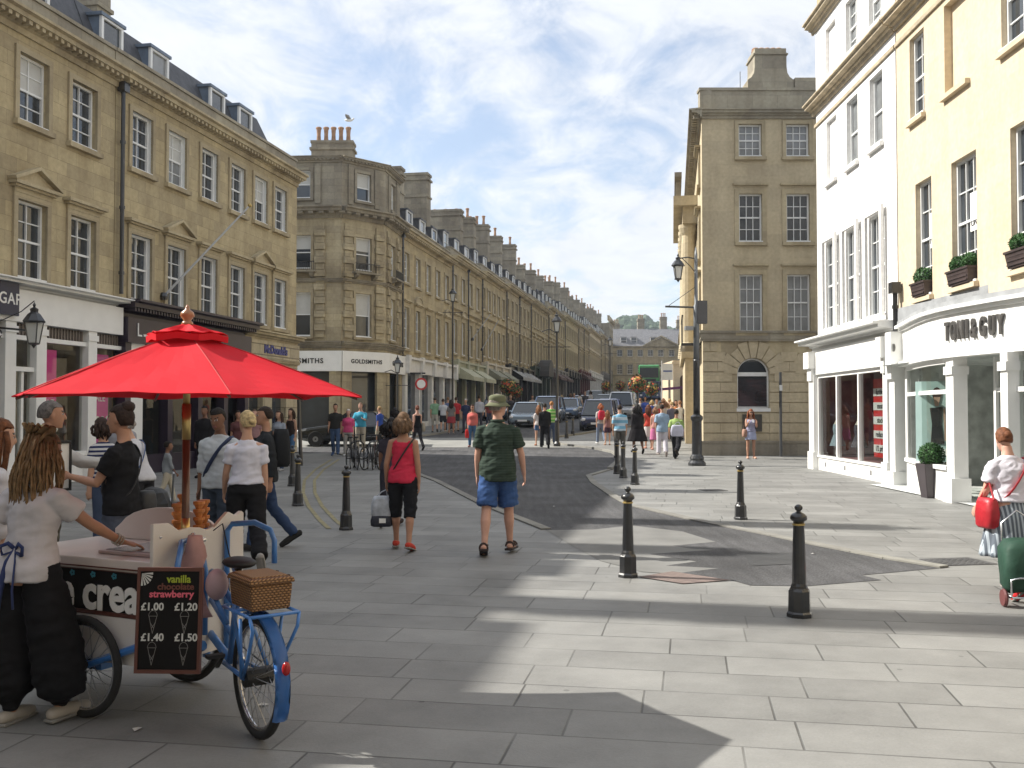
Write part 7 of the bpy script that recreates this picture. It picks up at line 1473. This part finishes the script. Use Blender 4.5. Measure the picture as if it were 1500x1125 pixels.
# group behind the cart
m4 = person('woman in a black T-shirt, dark hair tied up, holding a tray behind the cart', V((at(180, 600, 8.0).x, 8.0, 0)), R(85), 1.70, 'f', 1.10, 'tan', ('tee', (.012,.012,.014), .65, -.05, .016), ('trousers', (.07,.08,.11), 2, .016), (.03,.03,.03), ('topknot', (.03,.018,.014)), dict(la=.5, le=1.3, lb=.1, ra=.35, re=1.25, rb=.15, hp=.05), 0)
strap(m4, 1, mat('strap_black', (.015,.013,.014)), .016); bagmesh('waist_bag', BLACKM, m4, (.16,-.12,.82), .22, .20, .14)
a_ = wpos(m4, PJ[m4.name]['A']['l'][2]+V((0,.08,0))); t = thing('tray', 'white-faced tray with black rim held upright by the woman in black', 'tray', (a_.x-.03, a_.y-.05, a_.z-.10), R(70)); MB().box(-.15,.15,-.01,.01,0,.36).build('panel', WPAINT, t); b = MB(); b.box(-.17,-.15,-.02,.02,-.02,.38); b.box(.15,.17,-.02,.02,-.02,.38); b.box(-.15,.15,-.02,.02,-.02,0); b.box(-.15,.15,-.02,.02,.36,.38); b.build('rim', BLACKM, t)
m5 = person('grey-haired man in a white shirt pointing to the right behind the seller', V((at(72, 600, 8.4).x, 8.4, 0)), R(-60), 1.74, 'm', 1.08, 'tan', ('shirt', (.45,.44,.42), 1.7, -.08, .02), ('trousers', (.12,.11,.09), 2, .016), (.03,.03,.03), ('crop', (.13,.12,.115)), dict(ra=1.1, re=.35, rb=.15, lb=.1, hp=.05, cur=.8), 0)
m6 = person('woman with smooth auburn hair and white blouse cut by the left edge', V((at(-6, 600, 6.4).x, 6.4, 0)), R(-50), 1.60, 'f', 1.0, 'light', ('shirt', (.58,.57,.58), 1.6, -.08, .02), ('trousers', (.03,.035,.05), 2, .016), (.03,.03,.03), ('long', (.13,.05,.02)), dict(hp=.15), 1)
m7 = person('woman in navy and white striped top bending behind the woman in black', V((at(157, 600, 11.5).x, 11.5, 0)), R(60), 1.58, 'f', 1.05, 'light', ('tee', stripes('navy_white_stripe', (.02,.03,.09), (.5,.5,.52), .05, .5), .8, -.05, .014), ('trousers', (.05,.07,.12), 2, .014), (.04,.04,.04), ('mid', (.04,.025,.02)), dict(lean=.15), 2)
m7b = person('person with short black hair looking over the striped woman', V((at(178, 600, 14.5).x, 14.5, 0)), R(170), 1.70, 'm', 1, 'tan', ('tee', (.3,.3,.33), .7), ('trousers', JEANS, 2), (.04,.04,.04), ('crop', (.012,.01,.01)), {}, 2)
m8 = person('elderly woman in a white blouse with a blue strap leaning over a black pushchair', V((at(208, 600, 12.2).x, 12.2, 0)), R(70), 1.62, 'f', 1.15, 'light', ('tee', (.55,.55,.58), .9, -.05, .016), ('trousers', (.03,.03,.035), 2, .014), (.04,.04,.04), ('bun', (.35,.32,.29)), dict(lean=.35, ra=.6, la=.6, re=.5, le=.5), 2)
strap(m8, 1, mat('strap_blue', (.06,.10,.22), .7), .016)
t = thing('pushchair', 'folded dark pushchair beside the elderly woman in the white blouse', 'pushchair', (at(226, 700, 11.8).x, 11.8, 0), .4); b = MB(); b.ell((0,0,.55), (.22,.28,.22), 14, 9, amp=.2, fr=6); b.build('hood', BLACKM, t); b = MB()
for s_ in (-.2, .2): b.tube([(s_,-.3,.95),(s_,0,.5),(s_,.35,.1)], .013, 6); b.tube([(s_,.3,.6),(s_,-.25,.1)], .013, 6)
b.build('frame', mat('spoke_steel', (.35,.35,.36)), t)
for s_ in (-.2, .2):
    for y in (-.25, .35): w_ = MB(); w_.lathe([(0,-.02),(.09,-.02),(.09,.02),(0,.02)], 14); o = w_.build('wheel', TYRE, t); o.location = (s_, y, .09); o.rotation_euler = (0, R(90), 0)
person('small boy in a grey top and pale trousers walking right beyond the cart', place(245, 738), R(-60), 1.12, 'm', .95, 'brown', ('tee', (.22,.24,.26), 1.5, -.05, .02), ('trousers', (.42,.38,.30), 2, .02), (.3,.3,.3), ('crop', (.015,.012,.01)), walk(.3,.2,1), 2, cat='child')
# --- farther people: (px, py, heading, H, sex, fat, skin, top, bot, shoes, hair, pose, label)
PPL = [
 (299, 700, 175, 1.78, 'm', 1.1, 'brown', ('jacket', (.012,.012,.014), 1.9, -.15, .02), ('trousers', (.015,.015,.02), 2), BLK, ('crop', (.01,.01,.01)), {}, 'broad person in a long black coat near the dark shop'),
 (311, 690, 20, 1.72, 'm', 1.0, 'brown', ('tee', BLK, 1.8), ('trousers', BLK, 2), BLK, ('crop', (.01,.01,.01)), {}, 'person in black beside the long black coat'),
 (348, 688, 200, 1.66, 'f', 1.0, 'tan', ('tee', (.12,.05,.05), .8), ('trousers', (.03,.03,.04), 2), BLK, ('long', (.03,.02,.015)), {}, 'dark haired woman glimpsed between the man in grey and the blonde woman'),
 (372, 684, 190, 1.70, 'm', 1.0, 'pink', ('tee', (.35,.2,.2), .8), ('trousers', (.03,.03,.04), 2), BLK, ('crop', (.1,.06,.04)), {}, 'person in a dull pink top above the blonde woman'),
 (408, 690, 160, 1.66, 'f', 1.0, 'light', ('tee', (.26,.29,.34), .7), ('trousers', (.05,.07,.12), 2), (.3,.3,.3), ('long', (.05,.028,.018)), {}, 'girl with long brown hair in a grey blue T-shirt, strap across her chest'),
 (426, 682, 150, 1.68, 'f', .95, 'light', ('tank', (.03,.02,.018), 0), ('trousers', (.06,.13,.24), 2), (.55,.55,.55), ('long', (.05,.03,.02)), walk(.15,.1), 'girl with long brown hair in a dark vest and jeans with white shoes'),
 (491, 668, 178, 1.77, 'm', 1.08, 'tan', ('tee', (.03,.03,.028), .8), ('trousers', (.06,.10,.19), 2), (.06,.1,.2), ('crop', (.02,.014,.01)), walk(.12,.1), 'man in a charcoal T-shirt and blue jeans walking towards the camera'),
 (510, 668, 178, 1.62, 'f', 1.12, 'pink', ('tee', (.60,.08,.20), .9), ('trousers', (.35,.33,.30), 2), (.4,.4,.4), ('bun', (.6,.56,.5)), {}, 'white-haired woman in a bright pink top'),
 (528, 662, 172, 1.80, 'm', 1.15, 'pink', ('tee', (.06,.33,.48), .9), ('trousers', (.42,.38,.30), 2), (.2,.15,.1), ('crop', (.2,.12,.08)), dict(la=.6, le=1.2, ra=.6, re=1.2), 'big man in a turquoise T-shirt with folded arms'),
 (556, 655, 60, 1.60, 'm', 1.0, 'light', ('tee', (.03,.07,.30), .9), ('trousers', (.4,.36,.28), 1.1), (.2,.2,.2), ('crop', (.30,.20,.09)), walk(.2,.2), 'boy with blond hair in a royal blue T-shirt'),
 (578, 672, 10, 1.70, 'f', 1.15, 'tan', ('jacket', (.012,.012,.014), 1.8, -.2, .02), ('trousers', BLK, 2), BLK, ('wild', (.015,.012,.012)), {}, 'person with a big mass of dark curls beside the bicycles'),
 (611, 660, 30, 1.68, 'f', 1.0, 'pink', ('tank', BLK, 0), ('trousers', (.03,.03,.035), 2), BLK, ('bun', (.14,.05,.03)), walk(.2,.2), 'woman in a black vest with a beige shoulder bag'),
 (637, 634, 5, 1.76, 'm', 1.05, 'light', ('tee', (.20,.36,.24), .8), ('trousers', (.42,.40,.35), 1.5), (.1,.1,.1), ('crop', (.05,.04,.03)), walk(.2,.2), 'man in a pale green shirt with a dark shoulder bag by the green blinds'),
 (649, 634, 5, 1.68, 'm', 1.0, 'light', ('tee', (.52,.55,.60), .8), ('shorts', (.02,.022,.03), .9), (.3,.3,.3), ('crop', (.05,.03,.02)), walk(.2,.2,-1), 'person in a white T-shirt and black shorts by the left shops'),
 (661, 636, 0, 1.66, 'f', 1.0, 'tan', ('tee', (.16,.15,.15), .8), ('skirt', (.28,.04,.05), .35, .05), (.2,.2,.2), ('long', (.03,.02,.015)), {}, 'woman in grey with a dark red skirt by the left shops'),
 (668, 632, 0, 1.74, 'm', 1.1, 'light', ('tee', (.42,.03,.04), .9), ('shorts', (.05,.05,.06), .9), BLK, ('crop', (.05,.03,.02)), {}, 'man in a crimson top by the left shops'),
 (682, 634, 170, 1.68, 'm', 1.0, 'light', ('tee', (.03,.04,.09), .9), ('trousers', (.05,.05,.08), 2), BLK, ('crop', (.5,.5,.5)), {}, 'person with a white cap and navy top behind the salmon top'),
 (692, 655, 176, 1.66, 'f', 1.08, 'tan', ('tee', (.55,.14,.12), 1.5), ('trousers', (.06,.13,.24), 2), (.2,.1,.1), ('bun', (.05,.02,.015)), {}, 'woman in a salmon long-sleeved top and sunglasses carrying a red bag'),
 (702, 630, 10, 1.80, 'm', 1.0, 'light', ('shirt', (.42,.44,.50), 1.6), ('trousers', (.06,.06,.08), 2), BLK, ('crop', (.04,.03,.02)), {}, 'tall man in a white shirt by the left shops'),
 (656, 630, 20, 1.72, 'm', 1.0, 'light', ('tee', (.12,.16,.3), .9), ('trousers', (.06,.06,.08), 2), BLK, ('crop', (.2,.12,.07)), {}, 'person in a blue top partly hidden among the left shoppers'),
 (789, 653, 5, 1.62, 'f', 1.0, 'light', ('tee', (.55,.5,.48), .8), ('shorts', (.05,.10,.2), .6), (.25,.1,.05), ('long', (.20,.09,.04)), {}, 'girl with long auburn hair in a white top and denim shorts'),
 (798, 657, 5, 1.70, 'm', 1.1, 'tan', ('jacket', BLK, 1.9, -.1, .02), ('trousers', (.015,.015,.018), 2, .03), BLK, ('crop', (.02,.016,.012)), walk(.15,.1), 'person all in black between the auburn girl and the striped shirt'),
 (808, 651, -5, 1.76, 'm', 1.02, 'pink', ('tee', stripes('green_white_stripe', (.10,.34,.06), (.38,.52,.22), .14, .5), .8), ('trousers', (.05,.07,.12), 2), (.1,.1,.1), ('crop', (.30,.14,.05)), {}, 'person in a lime green striped T-shirt on the far crossing'),
 (880, 651, 8, 1.66, 'f', 1.05, 'light', ('tee', (.45,.44,.42), .9), ('trousers', (.16,.20,.28), 2), (.5,.5,.5), ('mid', (.28,.09,.04)), walk(.2,.2), 'woman with a red rucksack, grey-blue trousers and reddish hair'),
 (890, 652, 8, 1.40, 'f', .95, 'light', ('tank', (.25,.12,.12), 0), ('shorts', (.06,.03,.05), .7), (.3,.2,.15), ('long', (.2,.09,.04)), {}, 'child half hidden behind the red rucksack woman'),
 (908, 671, 4, 1.80, 'm', 1.14, 'light', ('tee', stripes('blue_white_stripe', (.18,.40,.56), (.50,.60,.68), .2, .5), .9), ('trousers', (.10,.095,.085), 2, .02), BLK, ('crop', (.03,.02,.016)), {}, 'man in a light blue striped polo shirt and grey trousers'),
 (934, 665, 10, 1.74, 'f', 1.2, 'brown', ('jacket', (.014,.012,.014), 1.9, -.2, .03), ('skirt', (.014,.012,.014), .50, .16, .04), BLK, ('wild', (.014,.012,.012)), walk(.15,.1), 'woman in a flowing black dress with dark hair'),
 (950, 657, 5, 1.68, 'f', 1.0, 'tan', ('tee', (.52,.07,.05), .5), ('skirt', (.60,.58,.56), .45, .03), (.4,.2,.15), ('long', (.10,.035,.02)), {}, 'woman in a red top and white skirt with long dark red hair'),
 (960, 659, 0, 1.60, 'f', 1.0, 'pink', ('tank', (.5,.25,.22), 0), ('skirt', (.5,.15,.3), .5, .05), (.4,.2,.15), ('mid', (.2,.1,.06)), {}, 'woman with an olive bag between the white skirt and white trousers'),
 (970, 669, 0, 1.74, 'm', 1.05, 'light', ('shirt', (.28,.38,.50), .9, -.12, .03), ('trousers', (.56,.53,.58), 2, .03), (.35,.3,.28), ('crop', (.02,.014,.012)), walk(.1,.05), 'person in a loose sky blue shirt and white trousers'),
 (991, 673, -20, 1.74, 'm', 1.0, 'tan', ('tee', (.30,.42,.14), .9), ('trousers', (.018,.018,.022), 2, .03), (.03,.025,.02), ('crop', (.02,.015,.012)), walk(.5,.5,1), 'person in a lime green top and black trousers striding right with a white bag'),
 (1100, 672, 178, 1.66, 'f', .98, 'tan', ('tank', (.30,.30,.42), 0, .05), ('skirt', (.34,.37,.52), .24, .05), (.5,.3,.22), ('long', (.22,.07,.03)), dict(la=.55, le=1.7, ra=.55, re=1.7, lb=.1, rb=.1, hp=.2), 'young woman in a lavender mini dress looking at her phone in front of the bank'),
]
for k, (px, py) in enumerate([(968,640),(976,641),(984,643),(990,640),(996,644),(955,633),(962,630),(972,631),(981,634),(945,628),(938,626)]):
    cs_ = [(.45,.05,.05),(.5,.45,.4),(.10,.10,.14),(.5,.2,.08),(.55,.55,.55),(.05,.09,.35),(.35,.34,.3),(.5,.12,.1),(.3,.2,.12),(.05,.10,.40),(.5,.5,.52)]
    nm = ['red', 'cream', 'dark', 'orange', 'white', 'royal blue', 'stone-coloured', 'scarlet', 'brown', 'cobalt', 'pale']
    PPL.append((px, py, (k*37) % 30+(170 if k % 3 == 0 else 0), 1.6+.03*(k % 5), 'f' if k % 2 else 'm', 1.0, 'light' if k % 3 else 'tan', ('tee', cs_[k], .8), ('trousers', [(.05,.06,.1),(.3,.28,.24),BLK][k % 3], 2), BLK, ('mid' if k % 2 else 'crop', [(.03,.02,.015),(.2,.1,.05),(.35,.25,.12)][k % 3]), {}, 'person in a %s top in the crowd on the sunny right pavement' % nm[k]))
for k, (px, py) in enumerate([(732,626),(836,612),(841,612),(849,610),(857,608),(823,616),(716,629),(724,627),(748,622),(865,606),(780,617)]):
    cs_ = [(.10,.12,.25),(.10,.15,.32),BLK,(.5,.48,.45),(.05,.05,.06),(.3,.28,.26),(.2,.05,.05),(.08,.1,.08),(.04,.04,.05),(.4,.4,.42),(.42,.38,.32)]
    nm = ['indigo', 'mid blue', 'black', 'cream', 'charcoal', 'beige', 'maroon', 'bottle green', 'dark grey', 'silver grey', 'sandy']
    PPL.append((px, py, (k*53) % 40+(165 if k % 2 == 0 else 0), 1.62+.03*(k % 5), 'f' if k % 2 else 'm', 1.0, 'light', ('tee', cs_[k], .8), ('trousers', [(.05,.06,.1),(.25,.23,.2),BLK][k % 3], 2), BLK, ('mid' if k % 2 else 'crop', [(.03,.02,.015),(.12,.07,.04),(.3,.22,.12)][k % 3]), {}, 'distant person in a %s top beyond the left row of cars' % nm[k]))
for (px, py, hd_, H_, sx, ft, sk, tp, bt, sh_, hr, po, lab) in PPL:
    p = place(px, py); lod = 2 if p.y < 36 else 3
    if lab.startswith('young woman'): lod = 1
    o = person(lab, p, R(hd_), H_, sx, ft, sk, tp, bt, sh_, hr, po, lod, 'child' if H_ < 1.45 else 'person')
    o['_lab'] = lab
    if 'red rucksack, ' in lab: bagmesh('rucksack', cloth((.50,.03,.06)), o, (0,-.17,1.02), .27, .38, .18)
    if 'shoulder bag by' in lab: bagmesh('shoulder_bag', cloth(BLK), o, (.22,0,.85), .12, .28, .26)
    if 'beige shoulder' in lab: bagmesh('shoulder_bag', cloth((.35,.31,.24)), o, (.22,.0,.72), .14, .32, .34)
    if 'grey blue T-shirt' in lab: strap(o, 1, mat('strap_navy', (.02,.035,.09), .7), .014)
    if 'sunglasses' in lab: MB().ell(PJ[o.name]['HP'](0,.085,.012), (.055,.015,.016), 10, 5).build('sunglasses', BLACKM, o); a_ = wpos(o, PJ[o.name]['A']['r'][2]); held_bag('red handbag carried by the woman in the salmon top', (a_.x, a_.y, a_.z-.45), cloth((.55,.03,.03)), .20, .34, .08, (a_.x, a_.y, a_.z-.05))
    if 'white bag' in lab: a_ = wpos(o, V((0,-.20,.78))); held_bag('white carrier bag of the striding person in lime green', (a_.x+.05, a_.y-.08, a_.z), cloth((.50,.50,.60)), .42, .38, .12, (a_.x+.1, a_.y, a_.z+.48))
    if 'olive bag' in lab: a_ = wpos(o, PJ[o.name]['A']['r'][2]); held_bag('olive yellow shoulder bag between the white skirt and white trousers', (a_.x, a_.y, a_.z-.35), cloth((.28,.24,.05)), .24, .3, .1, (a_.x, a_.y, a_.z))
    if 'phone in front' in lab:
        a_ = PJ[o.name]['A']; c_ = (a_['l'][2]+a_['r'][2])/2; m_ = MB(); m_.box(-.035,.035,-.005,.005,-.06,.06); t = m_.build('phone', mat('phone_white', (.6,.6,.62), .2)); t.location = wpos(o, c_+V((0,.07,.05))); t.rotation_euler = (R(30),0,R(178)); tag(t, 'phone held by the young woman in the lavender mini dress', 'phone')
        MB().ell(PJ[o.name]['HP'](0,.085,.012), (.055,.015,.016), 10, 5).build('sunglasses', BLACKM, o); a_ = wpos(o, V((.20,-.02,.62))); held_bag('tan shoulder bag on the hip of the phone user', (a_.x, a_.y, a_.z+.12), cloth((.34,.20,.15)), .16, .26, .24, (a_.x+.04, a_.y, a_.z+.75))
        d_ = MB(); up_ = PJ[o.name]['up']; loft(d_, [(up_(-.02), .172, .118), (up_(.08), .165, .11), (up_(.18), .135, .102), (up_(.26), .14, .105)], 24); d_.build('dress_waist', cloth((.34,.37,.52)), o, smooth=True)
# right-hand shopper with the trolley
pR = G(1484, 874); rh_w = None; lady = person('older woman in a white blouse and striped blue-grey skirt pulling a green shopping trolley', pR, R(8), 1.50, 'f', 1.26, 'pink', ('tee', (.62,.60,.66), .72, .07, .022), ('skirt', stripes('skirt_stripe', (.40,.45,.50), (.12,.14,.17), .035, .45, 0), .50, .11, .075), (.48,.025,.03), ('bun', (.15,.06,.03)), dict(ll=-.30, rl=.25, lk=.35, rk=.05, lft=-.75, lean=.12, hp=.3, hy=-.2, la=.15, lb=.25, le=.5, ra=-.15, rb=.3, re=.4), 0)
q = PJ[lady.name]; strap(lady, 1, mat('strap_red', (.45,.03,.04), .6), .016); a_ = wpos(lady, q['up'](-.02, .02, -.27)); t = thing('handbag', 'soft bright red handbag at the hip of the trolley shopper', 'handbag', (a_.x, a_.y, a_.z-.16), R(8)); bagmesh('bag_body', mat('red_leather', (.42,.015,.025), .45, var=.2, vs=8, bump=.01, bs=12), t, (0,0,.0), .13, .27, .24); b = MB(); b.tube([(0,-.1,.26),(.02,0,.42),(0,.1,.26)], .010, 6); b.build('handle', mat('strap_red', (.45,.03,.04)), t)
pt_ = V((4.42, 8.50, 0)); t = thing('shopping_trolley', 'dark green fabric shopping trolley on two wheels at the right edge', 'trolley', pt_, R(-8))
b = MB(); rs = []
for z, wx_, wy_, oy in ((.16,.20,.13,0),(.22,.235,.16,.0),(.42,.24,.175,.02),(.60,.235,.165,.04),(.68,.18,.12,.05),(.70,.08,.05,.05)): rs.append([(wx_*math.copysign(abs(math.cos(a))**.5, math.cos(a))*(1+.04*math.sin(5*a+z*20)), oy+wy_*math.copysign(abs(math.sin(a))**.5, math.sin(a)), z+.01*math.sin(3*a)) for a in [2*PI*j/28 for j in range(28)]])
b.rings(rs); b.build('fabric_bag', mat('trolley_green', (.008,.045,.026), .7, var=.2, vs=6, bump=.008, bs=9), t, smooth=True)
b = MB(); b.tube([(-.20,-.17,.15),(-.20,-.17,.30),(-.12,-.18,.32),(.12,-.18,.32),(.20,-.17,.30),(.20,-.17,.15),(.2,-.2,.12),(-.2,-.2,.12)], .010, 6, closed=True); b.tube([(-.22,.0,.09),(.22,.0,.09)], .009, 6); b.tube([(-.17,.17,.12),(-.17,.19,.85),(0,.24,.98),(.17,.19,.85),(.17,.17,.12)], .011, 6); b.tube([(-.2,-.17,.13),(-.2,.17,.10)], .009, 6); b.tube([(.2,-.17,.13),(.2,.17,.10)], .009, 6); b.build('frame', STEEL, t, smooth=True)
t.scale = (.82, .82, .82)
for s_ in (-.235, .235): w_ = MB(); w_.lathe([(0,-.018),(.085,-.018),(.095,0),(.085,.018),(0,.018)], 18); o = w_.build('wheel', mat('trolley_wheel', (.12,.035,.035), .6), t); o.location = (s_, -.05, .095); o.rotation_euler = (0, R(90), 0)

# ------------------------------------------------------------ turn the body and cloth recipes into finished meshes
bpy.context.view_layer.update(); dg = bpy.context.evaluated_depsgraph_get(); done = []
for o, disp in JOBS: done.append((o, disp, bpy.data.meshes.new_from_object(o.evaluated_get(dg))))
for o, disp, me in done:
    o.modifiers.clear(); mats_ = list(o.data.materials); o.data = me; me.materials.clear()
    for q in mats_: me.materials.append(q)
    np_ = len(me.polygons); me.polygons.foreach_set('material_index', [0]*np_); me.polygons.foreach_set('use_smooth', [True]*np_)
    if disp:
        nv = len(me.vertices); co = [0.0]*(3*nv); nr = [0.0]*(3*nv); me.vertices.foreach_get('co', co); me.vertices.foreach_get('normal', nr); nz_ = noise.noise
        for i in range(0, 3*nv, 3):
            x, y, z = co[i:i+3]; w = disp*(nz_((x*8+z*5, y*8, z*19-x*7))*.75+(.5-abs(nz_((x*14-z*9, y*14, z*24))))*.5); co[i] += nr[i]*w; co[i+1] += nr[i+1]*w; co[i+2] += nr[i+2]*w
        me.vertices.foreach_set('co', co); me.update()
    if o.name in PAINT: PAINT[o.name](me)
for o in COL.objects:
    for k in ('_u', '_p', '_lab'):
        if k in o.keys(): del o[k]

LIT = mat('litter_paper', (.6,.6,.58), .7)
for k, (px, py, lab) in enumerate([(385, 1034, 'scrap of white paper on the paving right of the rear wheel'), (200, 1070, 'small white litter scrap on the paving below the tricycle'), (1192, 812, 'tiny white scrap on the tarmac behind the nearest bollard'), (812, 742, 'bit of pale litter on the road beside the man in the hat')]):
    p = G(px, py); b = MB(); b.add([(-.03,-.01,.006),(.02,-.02,.012),(.035,.015,.006),(-.01,.02,.014)], [(0,1,2,3)]); o = b.build('litter', LIT); o.location = p; o.rotation_euler = (0,0,k*1.3); tag(o, lab, 'litter')
bc_ = [c for c in COL.objects if c.name.startswith('ice_cream_tricycle')][0]
b = MB(); b.tube([W2(.78,.02,.98), W2(.80,.12,.80), W2(.60,.08,.55), W2(.42,.05,.40), W2(.1,.06,.36)], .004, 5); b.tube([C2(-1.70,5.62,1.0), C2(-1.62,5.52,1.05), W2(.7,.1,.85), W2(.3,.06,.66), W2(.02,.08,.6)], .004, 5); b.build('brake_cable', BLACKM, bc_)
b = MB()
for y, z in ((.06,.34),(.06,.78),(.55,.34),(1.06,.34),(1.06,.78)): b.ell((-.034, y, z-.02), (.003,.008,.008), 8, 5)
for x, z in ((.0,.36),(.6,.36),(.0,1.0),(.6,1.0),(.3,.36)): b.ell((x, -.030, z), (.008,.003,.008), 8, 5)
b.build('screws', STEEL, bc_)
# ------------------------------------------------------------ thin summer haze
b = MB(); b.box(-270, 270, -70, 720, -3, 62); hz_ = bpy.data.materials.new('haze'); hz_.use_nodes = True; t_ = hz_.node_tree
t_.nodes.remove(t_.nodes['Principled BSDF']); pv = t_.nodes.new('ShaderNodeVolumePrincipled'); pv.inputs['Density'].default_value = .00042; pv.inputs['Color'].default_value = (.80,.86,.95,1); pv.inputs['Anisotropy'].default_value = .2
t_.links.new(pv.outputs[0], [n for n in t_.nodes if n.type == 'OUTPUT_MATERIAL'][0].inputs['Volume'])
tag(b.build('haze', hz_), kind='stuff')
